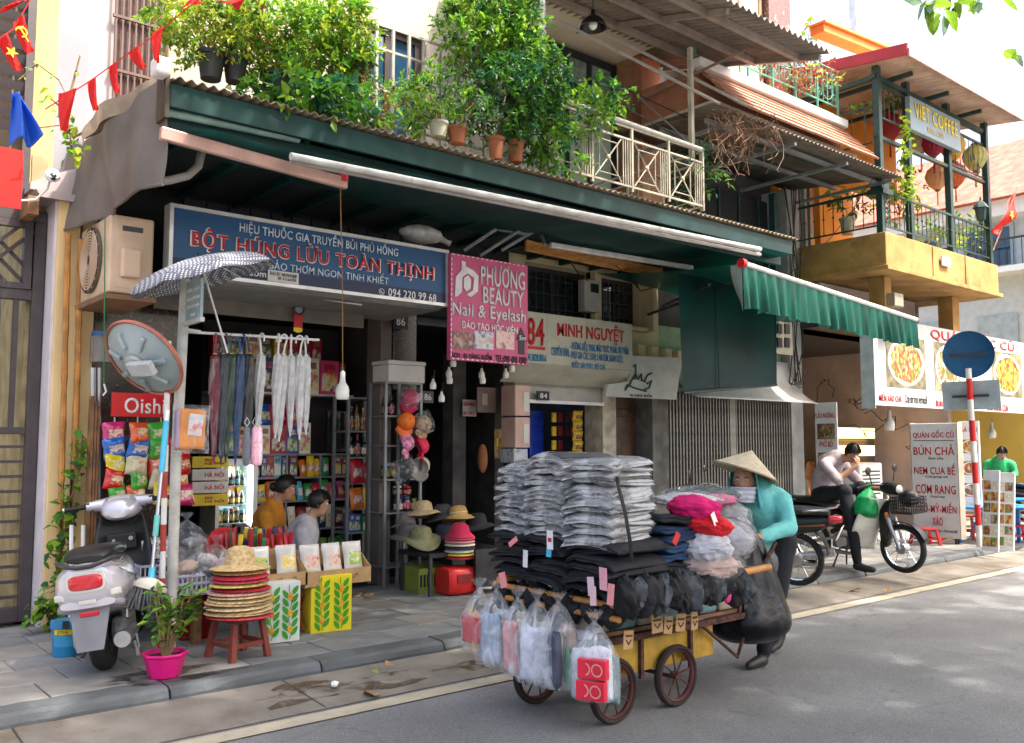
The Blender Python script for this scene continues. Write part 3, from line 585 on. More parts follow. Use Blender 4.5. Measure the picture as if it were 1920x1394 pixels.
plant_at('tall bright climber reaching up past the balcony to the top', 900, 280, [(890, 60, 60, 80), (960, 80, 65, 90), (930, 20, 80, 50)], 3000, .085, [LB, LM, LD], 11, stems=6)
plant_at('dark green shrub in a terracotta pot above the middle of the roof edge', 930, 300, [(960, 190, 70, 80), (1010, 150, 50, 70)], 2200, .08, [LM, LD, LBL], 12, pot=m_tpot, pr=.075, ph=.2, Y=6.15)
plant_at('climber with glossy leaves hanging beside the grey drain pipe', 968, 305, [(1010, 235, 45, 70), (1075, 210, 70, 45), (1130, 180, 40, 25), (1050, 290, 35, 40)], 1400, .09, [LM, LB, LBL], 13, pot=m_tpot, pr=.075, ph=.2, hang=.15, wd=.5, Y=6.2)
plant_at('fern-like plant at the right end of the white railing', 1310, 395, [(1300, 330, 32, 40)], 160, .13, [LD, LBL, LM], 14, stems=4, Y=6.5, wd=.22)
# hanging vines left of the tarpaulin and over the café
def vine(label, pts, n, size, mats, seed, rad=.05, name='climbing_vine', wd=.75, hang=.3):
    t = thing(name, label, 'vine'); q = random.Random(seed); b = B(); P = [Vector(p) for p in pts]; b.tube(P, .006, 5); part('stem', b, m_stem, t, True); b = B()
    for i in range(n):
        f = q.uniform(0, len(P)-1.001); k = int(f); p = P[k].lerp(P[k+1], f-k)+rv(q)*rad*q.random(); b.mat(q.choices(range(len(mats)), (.5, .35, .15)[:len(mats)])[0]); leaf(b, p, (rv(q)+Vector((0, -.5, -hang))), size*q.uniform(.6, 1.2), wd, .3, q.uniform(-.6, .6))
    part('foliage', b, mats, t); return t
vine('twining vine with heart-shaped leaves on the yellow wall by the bamboo', [PY(*p, 7.75) for p in ((155, 815), (150, 880), (128, 950), (122, 1000), (108, 1060), (112, 1120), (95, 1175))], 230, .085, [LM, LB, LBL], 21, .16)
vine('low leafy weeds at the foot of the steel gate', [PY(*p, 7.7) for p in ((62, 1175), (70, 1150), (80, 1130), (100, 1165))], 60, .07, [LB, LM, LY], 22, .1)
vine('sprig of pale leaves hanging beside the tarpaulin and flags', [PY(*p, 7.0) for p in ((95, 185), (118, 205), (130, 240), (135, 280), (150, 285))], 65, .07, [LB, LY, LM], 23, .1)
vine('bare wiry twigs over the lilac wall', [PY(*p, 7.4) for p in ((35, 150), (70, 120), (110, 150), (130, 190), (150, 105), (115, 235), (70, 240))], 26, .04, [LB, LG, LM], 24, .04)
vine('yellow-green vine hanging down the cafe corner post', [PY(*p, 6.45) for p in ((1690, 215), (1700, 250), (1692, 290), (1698, 340), (1695, 370), (1720, 360))], 150, .10, [LY, LB, LM], 25, .16)
vine('tangle of leaves along the cafe side railing', [PY(*p, 6.9) for p in ((1590, 205), (1625, 200), (1655, 195), (1685, 190), (1700, 200))], 130, .09, [LM, LR, LB], 26, .14)
vine('pale climber on the white wall beside the marble pillar', [PY(*p, 7.9) for p in ((1500, 90), (1505, 60), (1520, 40), (1512, 100), (1530, 70))], 46, .1, [LY, LB, LG], 27, .15)
# dry hanging roots under the ledge
t = thing('dry_creeper', 'tangle of dry brown creeper roots hanging below the terracotta ledge', 'creeper'); b = B(); q = random.Random(5)
for i in range(60):
    p = PY(q.uniform(1330, 1460), q.uniform(205, 260), 6.25); pts = [p]
    for j in range(5): p = p+Vector((q.uniform(-.16, .16), q.uniform(-.08, .08), q.uniform(-.2, .06))); pts.append(p)
    b.tube(pts, .0055, 4)
o = part('twig', b, M('dry_twig', (.16, .09, .06), .9, var=.3), t, True); o['kind'] = 'stuff'
# ================================================================ railings of the upper floors
m_wrail = M('white_rail', (.36, .33, .27), .6, var=.2, dirt=((.2, .13, .07), 9, .62))
m_grail = M('grey_rail', (.36, .34, .33), .5, .2, var=.1)
def railing(name, label, a, c, h, mat, npost, rails, style='bars', r=.012, nb=12, cat='railing'):
    a, c = Vector(a), Vector(c); t = thing(name, label, cat, a, math.atan2((c-a).y, (c-a).x)); L = (c-a).xy.length
    for z in rails: b = B(); b.bx(0, L, -.01, .01, z-.01, z+.01); part('rail', b, mat, t)
    for i in range(npost+1): b = B(); b.bx(L*i/npost-.013, L*i/npost+.013, -.013, .013, 0, h); part('post', b, mat, t)
    return t, L
t, L = railing('balcony_railing', 'grey lattice balcony railing in front of the dark glass door', PY(640, 200, 6.8)+Vector((0, 0, -.25)), PY(905, 200, 6.8)*1+Vector((0, 0, -.35)), 1.1, m_grail, 9, (.2, .5, .88, 1.1))
z0 = 4.2
t, L = railing('white_railing', 'white ornamental iron railing with crossed panels on the house 84 balcony', (5.75, 6.3, z0), (8.1, 6.3, z0), .68, m_wrail, 4, (.05, .55, .68))
def star_panel(t, x0, x1, z0, z1, mat):
    b = B(); c = ((x0+x1)/2, (z0+z1)/2)
    for (x, z) in ((x0, z0), (x1, z0), (x0, z1), (x1, z1)): b.cyl((c[0], 0, c[1]), (x, 0, z), .008, n=5)
    for a, d in (((x0+.06, z0+.06), (x1-.06, z0+.06)), ((x1-.06, z0+.06), (x1-.06, z1-.06)), ((x1-.06, z1-.06), (x0+.06, z1-.06)), ((x0+.06, z1-.06), (x0+.06, z0+.06))): b.cyl((a[0], 0, a[1]), (d[0], 0, d[1]), .007, n=5)
    b.ell((c[0], 0, c[1]), (.03, .02, .03), 8, 6); part('panel', b, mat, t)
for i in range(4):
    star_panel(t, L*i/4+.04, L*(i+1)/4-.16, .07, .53, m_wrail)
    b = B()
    for j in range(4): b.bx(L*(i+1)/4-.14+j*.035, L*(i+1)/4-.13+j*.035, -.005, .005, .06, .54)
    part('bar', b, m_wrail, t)
b = B(); b.cyl((0, 0, .74), (L, 0, .7), .03, n=10); part('handrail', b, M('grey_pipe', (.42, .42, .4), .4, .3), t, True)
t2, L2 = railing('white_railing', 'short white return railing at the right end of the house 84 balcony', (8.1, 6.32, z0), (8.1, 8.0, z0), .68, m_wrail, 3, (.05, .55, .68)); star_panel(t2, .1, L2/2, .07, .53, m_wrail); star_panel(t2, L2/2+.05, L2-.05, .07, .53, m_wrail)
# verticals and braces
t = thing('drain_pipe', 'grey plastic drain pipe running up the balcony beside the climber', 'pipe'); b = B(); b.cyl(PY(1022, 335, 6.5), PY(1015, -60, 6.5), .035, n=12); p_ = part('pipe', b, M('grey_pvc', (.4, .41, .42), .45), t, True)
for yy in (80, 330): b = B(); c = PY(1018, yy, 6.5); b.cyl(c, c+Vector((0, 0, .03)), .042, n=12); part('clip', b, m_dgrey, t)
t = thing('steel_post', 'slim white steel post standing at the right end of the balcony', 'post'); b = B(); a = PY(1298, 305, 6.4); b.bx(a.x-.025, a.x+.025, 6.38, 6.43, a.z-.1, a.z+1.35); part('post', b, m_wrail, t)
for k, (p, q_, Y1, Y2) in enumerate((((1030, 30), (1350, 195), 7.2, 6.2), ((1120, 55), (1400, 198), 7.2, 6.2), ((1195, 190), (1395, 95), 8.0, 6.4), ((1180, 165), (1300, 275), 8.0, 6.4))):
    t = thing('roof_brace', ('upper grey tie rod across the house 84 balcony', 'second grey tie rod beside the hanging lamp', 'brown steel strut propping the upper canopy', 'thin white stay from the pilaster to the balcony post')[k], 'strut'); b = B(); b.cyl(PY(*p, Y1), PY(*q_, Y2), .02 if k < 3 else .012, n=6); part('rod', b, m_grail if k != 2 else M('brown_steel', (.25, .18, .14), .6), t)
# upper corrugated canopy of 84
t = thing('upper_canopy', 'brown corrugated canopy with rafters above the house 84 balcony', 'canopy'); m_ucan = M('canopy_sheet', (.22, .18, .155), .8, var=.2, scale=4, dirt=((.2, .15, .12), 2.5, .58))
part('roof_sheet', corrugated(6.0, 9.72, 5.6, 6.26, 8.3, 6.98, .11, .026), m_ucan, t, True, solid=.006)
for y in (5.95, 6.6, 7.3): b = B(); zz = 6.26+(y-5.6)*.267; b.bx(6.0, 9.65, y, y+.06, zz-.1, zz-.02); part('purlin', b, M('canopy_steel', (.27, .22, .19), .6, var=.15), t)
b = B(); b.box((9.6, 6.9, 6.53), (.05, 2.5, .06), (R_(15), 0, 0)); part('rafter', b, MATS['canopy_steel'], t)
b = B(); b.box((7.8, 6.9, 6.53), (.05, 2.5, .06), (R_(15), 0, 0)); part('rafter', b, MATS['canopy_steel'], t)
lp = thing('hanging_lamp', 'black enamel dome lamp hanging under the upper canopy', 'lamp', PY(1112, 50, 6.9)); b = B(); b.lathe([(.15, -.02), (.145, .0), (.12, .06), (.06, .11), (.025, .13), (.02, .19)], 20); part('shade', b, m_black, lp, True, solid=.004); b = B(); b.ell((0, 0, .02), (.05, .05, .06)); part('bulb', b, m_whitep, lp, True); b = B(); b.cyl((0, 0, .19), (0, 0, .8), .005, n=5); part('cord', b, m_wire, lp)
# marble pillar and white building upper right
hW = thing('white_upper_house', 'overexposed white house rising behind the green ornamental balcony', 'building')
b = B(); b.bx(9.5, 12.9, YF+.9, YF+1.3, 5.9, 11); part('wall', b, m_whitep, hW)
x0_, x1_, _, _ = RC(1442, 0, 1482, 85, 7.9); b = B(); b.bx(x0_, x1_, 7.9, 8.2, 6.4, 10); part('marble_pillar', b, PRINT('red_marble', [(.09, .03, .025), (.2, .07, .05), (.08, .03, .02), (.4, .22, .18)], 9, rough=.25), hW)
x0_, x1_, z0_, z1_ = RC(1318, 0, 1440, 80, 7.9); wdoor(hW, 'patterned_window', x0_, x1_, z0_-.6, z1_+1.2, 8.0, M('tan_frame', (.35, .24, .13), .6), M('etched_glass', (.5, .55, .55), .25, var=.25, scale=12), 2, .07)
b = B(); x0_, x1_, z0_, z1_ = RC(1605, -60, 1650, 78, 8.6); b.bx(x0_, x1_, 8.6, 8.75, z0_, z1_+1); part('window_frame', b, M('pale_blue_frame', (.6, .68, .75), .5), hW)
ob = thing('orange_beam', 'bright orange sloped beam end above the cafe roof', 'beam'); a, c = PY(1540, 60, 7.6), PY(1690, 120, 7.6); b = B(); b.box((a+c)/2, ((c-a).length*1.1, .25, .13), (0, math.asin((a.z-c.z)/(c-a).length), 0)); part('beam', b, M('orange_paint', (.75, .2, .03), .6), ob, bev=.01); b = B(); b.box((a+c)/2+Vector((0, -.02, .09)), ((c-a).length*1.12, .3, .035), (0, math.asin((a.z-c.z)/(c-a).length), 0)); part('cap', b, MATS['orange_paint'], ob)
# green ornamental balcony of D
m_green = M('green_iron', (.10, .27, .19), .5, var=.15)
t, L = railing('ornamental_balcony', 'pale green wrought iron balcony with scroll panels above the terracotta ledge', (8.95, 7.05, 6.5), (12.35, 7.05, 6.5), .72, m_green, 6, (.02, .16, .72))
def scroll(b, cx, cz, r, y=0, turns=1.6, s=1, th=.008):
    b.tube([(cx+s*r*(1-k/26)*math.cos(k/26*turns*2*PI), y, cz+r*(1-k/26)*math.sin(k/26*turns*2*PI)) for k in range(24)], th, 5)
for i in range(6):
    b = B(); c = L*(i+.5)/6
    b.tube([(c+.16*math.cos(k*PI/10), 0, .44+.22*math.sin(k*PI/10)) for k in range(21)], .009, 5)
    for s in (-1, 1):
        for zz in (.28, .6): scroll(b, c+s*.2, zz, .07, 0, 1.5, s)
        scroll(b, c+s*.06, .44, .08, 0, 1.4, s)
    b.cyl((c, 0, .2), (c, 0, .7), .008, n=5); b.cyl((c-.15, 0, .44), (c+.15, 0, .44), .008, n=5); part('scroll_panel', b, m_green, t, True)
    b = B()
    for j in range(5): b.bx(c-.24+j*.12, c-.232+j*.12, -.004, .004, .16, .72)
    part('bar', b, m_green, t)
plant_at('rust-red flowering creeper over the green ornamental balcony', 1480, 150, [(1480, 135, 70, 25), (1530, 145, 35, 25)], 420, .08, [M('red_leaf', (.35, .07, .035), .5, trans=.3), LR, LY], 31, Y=6.95, stems=6, mix=(.6, .25, .15))
# ================================================================ café
m_ochre = M('ochre_render', (.42, .235, .075), .85, var=.2, scale=3, bump=.3, bscale=25, dirt=((.14, .085, .04), 1.8, .56))
m_orange = M('orange_wall', (.6, .21, .015), .8, var=.1, scale=2)
m_cpost = M('dark_green_steel', (.03, .065, .06), .45, .2, var=.15)
cf = thing('cafe_building', 'ochre corner cafe with balcony, orange walls and red-edged roof', 'building')
b = B(); b.bx(12.6, 16.5, 6.5, 8.3, 4.2, 4.7); part('balcony_parapet', b, m_ochre, cf, bev=.015)
b = B(); b.bx(12.55, 16.55, 6.45, 8.3, 4.13, 4.198); part('balcony_cornice', b, m_ochre, cf, bev=.01)
for xx in (14.05, 15.2): b = B(); b.bx(xx, xx+.1, 6.485, 6.5, 4.22, 4.68); part('render_band', b, m_ochre, cf)
b = B(); b.bx(13.9, 16.0, 8.9, 9.1, 4.2, 7.4); b.bx(12.64, 13.1, 8.3, 8.9, 4.2, 7.4); part('wall', b, m_orange, cf)
b = B(); b.bx(13.35, 16.0, 8.0, 8.1, 6.0, 7.3); b.bx(13.35, 13.75, 8.0, 8.1, 4.2, 6.0); part('wall', b, m_orange, cf)
wdoor(cf, 'louvre_door', 12.75, 13.3, 4.7, 6.4, 8.2, M('grey_door', (.3, .3, .28), .6), M('dark_slats', (.07, .075, .08), .5, var=.3, scale=20), 1, .07)
wdoor(cf, 'louvre_door', 13.5, 14.4, 4.7, 6.6, 8.78, MATS['grey_door'], MATS['dark_slats'], 1, .07)
b = B(); b.bx(12.62, 16.45, 7.9, 8.3, 3.4, 4.12); part('rear_wall', b, M('dim_stain', (.12, .1, .085), .9, var=.3, scale=2), cf)
b = B(); b.bx(13.0, 13.2, 6.75, 7.0, 3.2, 4.12); part('column', b, m_ochre, cf); b = B(); b.bx(15.7, 15.95, 6.95, 7.2, 2.2, 4.12); part('column', b, m_ochre, cf)
b = B(); b.bx(12.64, 15.7, 7.6, 7.66, 3.45, 4.1); part('recess_panel', b, M('pinkish_panel', (.42, .34, .3), .8, var=.1), cf)
b = B(); b.bx(13.9, 14.4, 7.45, 7.58, 3.5, 3.9); part('recess_window', b, m_glass, cf)
b = B(); b.bx(13.05, 13.32, 6.62, 6.76, 3.66, 3.86); part('meter_box', b, M('tan_box', (.3, .26, .2), .6), cf, bev=.01)
for xx, yy in ((12.68, 6.6), (13.62, 6.62), (15.0, 6.62), (16.42, 6.6)):
    b = B(); b.bx(xx-.05, xx+.05, yy-.05, yy+.05, 4.7, 7.25); part('post', b, m_cpost, cf, bev=.008)
b = B(); b.bx(12.6, 16.5, 6.58, 6.66, 7.05, 7.12); b.bx(12.64, 12.72, 6.66, 8.9, 7.05, 7.12); b.bx(12.6, 16.5, 6.59, 6.65, 6.15, 6.2); part('beam', b, m_cpost, cf)
for xx in (13.2, 14.4, 15.6): b = B(); b.bx(xx-.03, xx+.03, 6.3, 8.9, 7.16, 7.22); part('rafter', b, m_cpost, cf)
part('roof_sheet', corrugated(12.45, 16.85, 6.0, 7.25, 9.0, 7.6, .15, .03), M('tan_sheet', (.5, .36, .27), .8, var=.15, scale=4), cf, True, solid=.006)
b = B(); b.box((12.44, 7.5, 7.42), (.03, 3.02, .17), (R_(6.7), 0, 0)); part('roof_edge', b, M('dark_red_paint', (.35, .02, .035), .5), cf)
b = B(); b.bx(12.45, 16.85, 5.97, 5.995, 7.14, 7.26); part('roof_edge', b, M('pink_edge', (.55, .3, .28), .6), cf)
def barrail(name, par, a, c, h, mat, nb, z0=0, knob=False):
    a, c = Vector(a), Vector(c); b = B(); d = (c-a)
    b.tube([a+Vector((0, 0, h)), c+Vector((0, 0, h))], .025, 4); b.tube([a+Vector((0, 0, z0)), c+Vector((0, 0, z0))], .016, 4); part(name, b, mat, par)
    for i in range(nb):
        p = a+d*(i+.5)/nb; b = B(); b.cyl(p+Vector((0, 0, z0)), p+Vector((0, 0, h)), .008, n=5)
        if knob: b.ell(p+Vector((0, 0, (z0+h)/2)), (.018, .018, .025), 6, 5)
        part('baluster', b, mat, par)
barrail('handrail', cf, (12.7, 6.58, 4.72), (16.45, 6.58, 4.72), .62, m_cpost, 26, .1, True)
barrail('handrail', cf, (12.66, 6.62, 4.72), (12.66, 8.1, 4.72), .62, m_cpost, 9, .1, True)
barrail('upper_rail', cf, (12.68, 6.7, 6.1), (12.68, 8.6, 6.1), .55, m_cpost, 9)
barrail('upper_rail', cf, (12.7, 6.62, 6.5), (13.6, 6.62, 6.5), .5, m_cpost, 6)
barrail('upper_rail', cf, (15.05, 6.62, 6.25), (16.4, 6.62, 6.25), .6, m_cpost, 8)
b = B(); b.bx(12.58, 12.88, 6.5, 6.76, 5.28, 5.36); b.bx(12.62, 12.84, 6.54, 6.72, 5.36, 5.5)
for i in range(7): scroll(b, 12.76, 4.85+i*.075, .05, 6.53, 1.4, 1 if i % 2 else -1, .01)
part('ornate_newel', b, m_cpost, cf, True)
b = B(); scroll(b, 15.9, 6.5, .1, 6.6); scroll(b, 16.2, 6.45, .1, 6.6); scroll(b, 16.1, 6.3, .08, 6.6); part('scroll', b, m_cpost, cf, True)
ln = thing('post_lantern', 'small green carriage lantern on the cafe balcony rail', 'lantern', (16.1, 6.58, 5.36)); b = B(); b.lathe([(.02, 0), (.05, .02), (.03, .06), (.07, .1), (.1, .3)], 6); part('body', b, m_cpost, ln); b = B(); b.lathe([(.13, .3), (.1, .36), (.02, .44), (.012, .5)], 6); part('cap', b, m_cpost, ln)
sg = thing('cafe_sign', 'grey-blue cafe sign with yellow lettering reading VIET COFFEE', 'sign'); x0_, x1_, z0_, z1_ = 13.42, 15.15, 6.42, 6.95
b = B(); b.bx(x0_, x1_, 6.46, 6.54, z0_, z1_); part('panel', b, M('blue_grey_panel', (.22, .29, .34), .5, var=.06), sg, bev=.008)
m_yelp = M('yellow_print', (.8, .58, .03), .5, var=.05)
text(sg, 'VIET COFFEE', x0_+.12, x1_-.12, z0_+.22, z1_-.07, m_yelp, 6.452, .03, .006); text(sg, 'BALCONY', x0_+.55, x1_-.6, z0_+.07, z0_+.16, M('gold_print', (.45, .35, .12), .5), 6.455, .0, .003)
LAN = [M('lantern_%d' % i, c, .6, var=.1, trans=.45, scale=9) for i, c in enumerate([(.5, .06, .06), (.62, .58, .4), (.42, .03, .08), (.75, .48, .08), (.66, .62, .25), (.8, .5, .3), (.75, .22, .1)])]
def lantern(label, px, py, mat, Y, s=1.):
    p = PY(px, py, Y); t = thing('silk_lantern', label, 'lantern', p, 0, 'silk lanterns under the cafe roof'); n = 16
    b = B(); vs = []; prof_ = [(.06, .2), (.15, .13), (.185, .04), (.165, -.05), (.11, -.14), (.045, -.2)]
    for i, (r, z) in enumerate(prof_):
        for j in range(n*2): a = PI*j/n; k = 1 if j % 2 == 0 else .93; vs.append((r*k*math.cos(a)*s, r*k*math.sin(a)*s, z*s))
    m_ = n*2; b.add(vs, [(i*m_+j, i*m_+(j+1) % m_, (i+1)*m_+(j+1) % m_, (i+1)*m_+j) for i in range(5) for j in range(m_)]); part('silk', b, mat, t, False)
    b = B(); b.lathe([(.05*s, .2*s), (.055*s, .225*s), (.02*s, .235*s)], 10); b.lathe([(.045*s, -.2*s), (.03*s, -.225*s), (.005, -.23*s)], 10); part('cap', b, m_wood, t)
    b = B(); b.cyl((0, 0, .22*s), (0, 0, .45*s), .004, n=4); part('cord', b, m_wire, t)
    b = B(); b.cyl((0, 0, -.22*s), (0, 0, -.45*s), .012, .02, n=6); part('tassel', b, mat, t)
for a in (('red lantern hanging left behind the vine', 1668, 238, 0, 7.2), ('cream lantern, first under the cafe sign', 1726, 262, 1, 6.9), ('crimson lantern under the cafe sign', 1750, 268, 2, 6.7), ('golden lantern hanging right of the crimson one', 1786, 277, 3, 6.7), ('pale yellow lantern by the right corner post', 1828, 297, 4, 6.7), ('peach striped lantern, lower left of the pair', 1757, 334, 5, 6.9), ('orange-red striped lantern, lower right of the pair', 1791, 329, 6, 6.9)):
    lantern(a[0], a[1], a[2], LAN[a[3]], a[4], 1.15 if a[3] < 5 else 1.05)
plant_at('broad-leaved potted plant inside the cafe balcony, left side', 1590, 440, [(1592, 390, 25, 30)], 120, .13, [LM, LD, LB], 32, Y=7.2, pot=m_wpot, pr=.12, ph=.25, group='cafe plants')
plant_at('yellow-green plant behind the cafe corner post', 1690, 420, [(1685, 375, 28, 40), (1715, 350, 25, 25)], 260, .11, [LY, LB, LM], 33, Y=7.2, group='cafe plants')
plant_at('young plants behind the cafe front railing', 1765, 460, [(1735, 440, 30, 16), (1780, 440, 30, 20), (1815, 425, 18, 22)], 300, .10, [LB, LY, LM], 34, Y=6.9, stems=0, group='cafe plants')
fg = thing('national_flag', 'red flag with yellow star hanging from the cafe balcony corner', 'flag'); a = PY(1905, 355, 6.3); b = B(); b.cyl(PY(1862, 470, 6.4), PY(1908, 352, 6.3), .012, n=6); part('pole', b, m_wood, fg)
pc = [PY(*p, 6.3) for p in ((1907, 357), (1862, 432), (1870, 442), (1908, 400))]
b = B(); b.grid(lambda u, v: (pc[0].lerp(pc[1], u)).lerp(pc[3].lerp(pc[2], u), v)+Vector((0, .05*math.sin(u*7+v*3), 0)), 14, 8); m_flag = M('flag_red', (.6, .015, .012), .6, var=.06, trans=.3); part('cloth', b, m_flag, fg, True, solid=.002)
def star(r): return [(r*(1 if k % 2 == 0 else .4)*math.sin(k*PI/5), r*(1 if k % 2 == 0 else .4)*math.cos(k*PI/5)) for k in range(10)]
b = B(); b.prism(star(.09), -.003, .003); part('star', b, m_yelp, fg, loc=pc[0].lerp(pc[2], .52)+Vector((.05, -.06, -.03)), rot=(0, R_(35), 0))
# number plate on balcony
np_ = thing('number_plate', 'small pale number plate on the ochre cafe balcony', 'number plate'); x0_, x1_, z0_, z1_ = RC(1766, 482, 1782, 500, 6.46); b = B(); b.bx(x0_, x1_, 6.455, 6.475, z0_, z1_); part('plate', b, M('pale_blue_plate', (.45, .5, .55), .4), np_, bev=.004); text(np_, '80', x0_+.05, x1_-.05, z0_+.05, z1_-.03, m_whitep, 6.452, .02, .002)
# ================================================================ far house beyond the crossing and yellow wall
fh = thing('far_house', 'pale blue-grey house with red roof beyond the crossing', 'house')
X = 25.0
b = B(); b.bx(X, X+6, -3, 16, 0, 7.6); part('wall', b, M('pale_grey_wall', (.5, .55, .58), .8, var=.06), fh)
b = B(); b.bx(X-.6, X, -3, 16, 7.5, 7.9); b.bx(X-.7, X, -3, 16, 6.0, 6.15); part('cornice', b, m_whitep, fh)
b = B(); b.prism([(X-.9, 7.9), (X+7, 7.9), (X+3, 10.5)], -3, 16); part('roof', b, M('red_tile_far', (.45, .13, .09), .8, var=.25, scale=4, bump=.4, bscale=6), fh)
for i in range(9):
    y = -2+i*1.9
    f = B(); f.bx(X-.06, X-.003, y, y+1.3, 6.2, 7.4); ff = part('window', f, M('far_frame', (.35, .42, .45), .5), fh); g_ = B(); g_.bx(X-.07, X-.061, y+.1, y+.6, 6.3, 7.3); part('pane', g_, m_blgl, ff); g_ = B(); g_.bx(X-.07, X-.061, y+.7, y+1.2, 6.3, 7.3); part('pane', g_, m_blgl, ff)
    f = B(); f.bx(X-.06, X-.003, y, y+1.0, 3.6, 5.0); part('window', f, M('far_frame', (0,)*3), fh)
b = B(); b.cyl((X-.65, -3, 6.85), (X-.65, 16, 6.85), .03, n=5)
for i in range(95): b.cyl((X-.65, -3+i*.2, 6.15), (X-.65, -3+i*.2, 6.85), .012, n=4)
o = part('balcony_railing', b, m_dgrey, fh); o['kind'] = 'stuff'
yw = thing('yellow_side_wall', 'sunlit yellow wall beside the restaurant at the far right', 'wall'); b = B(); b.bx(20.5, 20.8, 3.5, 14, .0, 3.3); part('wall', b, M('bright_yellow_wall', (.75, .5, .1), .85, var=.08, scale=1.5), yw)
# ================================================================ street tree that shades the road (crown above the frame)
def tree(name, label, base, blobs, n, seed, size=.24):
    t = thing(name, label, 'tree', base); b = B(); b.tube([(0, 0, 0), (.05, .03, 1.5), (0, .1, 3), (.1, .15, 4.8), (.1, .1, 6.2)], [.26, .2, .17, .14, .08], 10); part('trunk', b, M('bark', (.12, .1, .08), .9, var=.3, scale=8, bump=.6), t, True)
    b = B()
    for c, r in blobs: c = Vector(c); b.tube([(.08, .1, 4.2), Vector((.1, .1, 5)).lerp(c, .5), c], [.09, .06, .03], 7)
    part('limb', b, MATS['bark'], t, True); part('crown', foliage(blobs, n, size, [LM, LB, LD], seed, .05, .5, .1), [LM, LB, LD], t); return t
TB0 = Vector((8.2, -1.6, 0))
tree('street_tree', 'leafy street tree arching over the road with its lowest leaves showing top right', TB0, [((-1.5, 3.9, 7.0), (3.2, 2.3, .9)), ((-4.4, 3.8, 6.9), (2.8, 2.3, .9)), ((-.6, .6, 7.2), (4.0, 2.2, 1.0)), ((-4.5, .6, 7.2), (3.2, 2.2, 1.0)), ((3.4, 1.6, 8.2), (2.4, 2.0, .8)), ((5.8, 3.2, 8.7), (2.6, 1.6, .6)), ((-1, -1.8, 7.8), (4.2, 2.0, 1.2))], 27000, 41, .28)
q = random.Random(3); vt = thing('leafy_branch', 'sprig of pale sunlit leaves hanging into the sky at top right', 'branch'); b = B(); a = PY(1760, -60, 4.4); tips = [PY(*p, 4.4) for p in ((1740, 5), (1762, 20), (1782, 8), (1825, 5), (1910, 100))]
for tp in tips[:4]: b.tube([a, a.lerp(tp, .6)+Vector((0, 0, .05)), tp], [.012, .008, .004], 5)
b.tube([PY(1990, 40, 4.4), PY(1940, 70, 4.4), tips[4]], [.012, .008, .004], 5)
part('stem', b, m_stem, vt, True); b = B()
for tp in tips:
    for k in range(7 if tp is not tips[4] else 3): b.mat(k % 2); leaf(b, tp+rv(q)*.06, Vector((q.uniform(-1, 1), q.uniform(-.4, .4), q.uniform(-1, .3))), .26*q.uniform(.7, 1.1), .6, .3, q.uniform(-1, 1))
part('foliage', b, [LB, LG], vt)
# ================================================================ shop signs
m_sblue = M('sign_blue', (.003, .065, .18), .4, var=.06, scale=2, dirt=((.012, .07, .15), 2.5, .58)); m_navy = M('sign_navy', (.005, .014, .06), .4, var=.05); m_alu = M('sign_frame', (.55, .55, .55), .35, .5)
sg = thing('store_sign', 'long blue store sign with red and white lettering over the shop at 86', 'sign')
sx0, sx1, sz0, sz1 = 2.41, 5.08, 2.9, 3.43
zn = 3.02
b = B(); b.bx(sx0+.03, sx1-.03, 7.02, 7.12, zn, sz1-.02); part('panel', b, m_sblue, sg)
b = B(); b.bx(sx0+.03, sx1-.03, 7.018, 7.12, sz0+.02, zn); part('address_strip', b, m_navy, sg)
b = B(); b.bx(sx0, sx1, 7.0, 7.13, sz1-.02, sz1+.01); b.bx(sx0, sx1, 7.0, 7.13, sz0-.01, sz0+.02); b.bx(sx0, sx0+.03, 7.0, 7.13, sz0+.02, sz1-.02); b.bx(sx1-.03, sx1, 7.0, 7.13, sz0+.02, sz1-.02); part('frame', b, m_alu, sg)
b = B(); b.bx(sx0, sx1, 7.14, 8.12, sz0-.03, sz0+.0); part('soffit', b, M('grey_soffit', (.2, .195, .19), .6), sg)
b = B(); b.bx(sx0+.2, sx1-.4, 7.9, 7.93, sz0-.16, sz0-.03); part('soffit_board', b, M('tan_board', (.16, .145, .125), .7), sg)
def PT(par, body, xl, yt, xr, yb, Y, mat, bold=0, depth=.004, dy=-.004, shear=0):
    x0, x1, z0, z1 = RC(xl, yt, xr, yb, Y); text(par, body, x0, x1, z0, z1, mat, Y+dy, bold, depth, shear=shear)
m_ltxt = M('pale_lettering', (.62, .7, .76), .5)
PT(sg, 'HIỆU THUỐC GIA TRUYỀN BÙI PHÚ HỒNG', 450, 433, 748, 462, 7.0, m_ltxt, .018, dy=.012)
PT(sg, 'BỘT HÚNG LỪU TOÀN THỊNH', 357, 457, 817, 501, 7.0, m_whitep, .1, .003, .015)
PT(sg, 'BỘT HÚNG LỪU TOÀN THỊNH', 360, 459, 814, 499, 7.0, m_redp, .055, .006, .008)
PT(sg, 'ĐẢM BẢO THƠM NGON TINH KHIẾT', 462, 495, 730, 516, 7.0, m_ltxt, .004, dy=.012)
PT(sg, '86 Hàng Buồm', 385, 497, 500, 517, 7.0, m_whitep, .025, dy=.01); PT(sg, '094 220 99 68', 729, 546, 819, 561, 7.0, m_whitep, .03, dy=.01)
b = B(); c = PY(717, 547, 7.0); b.lathe([(.03, 0), (.026, .004), (.024, 0)], 18, Matrix.Translation((c.x, 7.012, c.z)) @ Matrix.Rotation(PI/2, 4, 'X')); b.tube([(c.x-.01, 7.012, c.z+.012), (c.x-.006, 7.012, c.z-.004), (c.x+.012, 7.012, c.z-.012)], .005, 5); part('phone_symbol', b, m_whitep, sg)
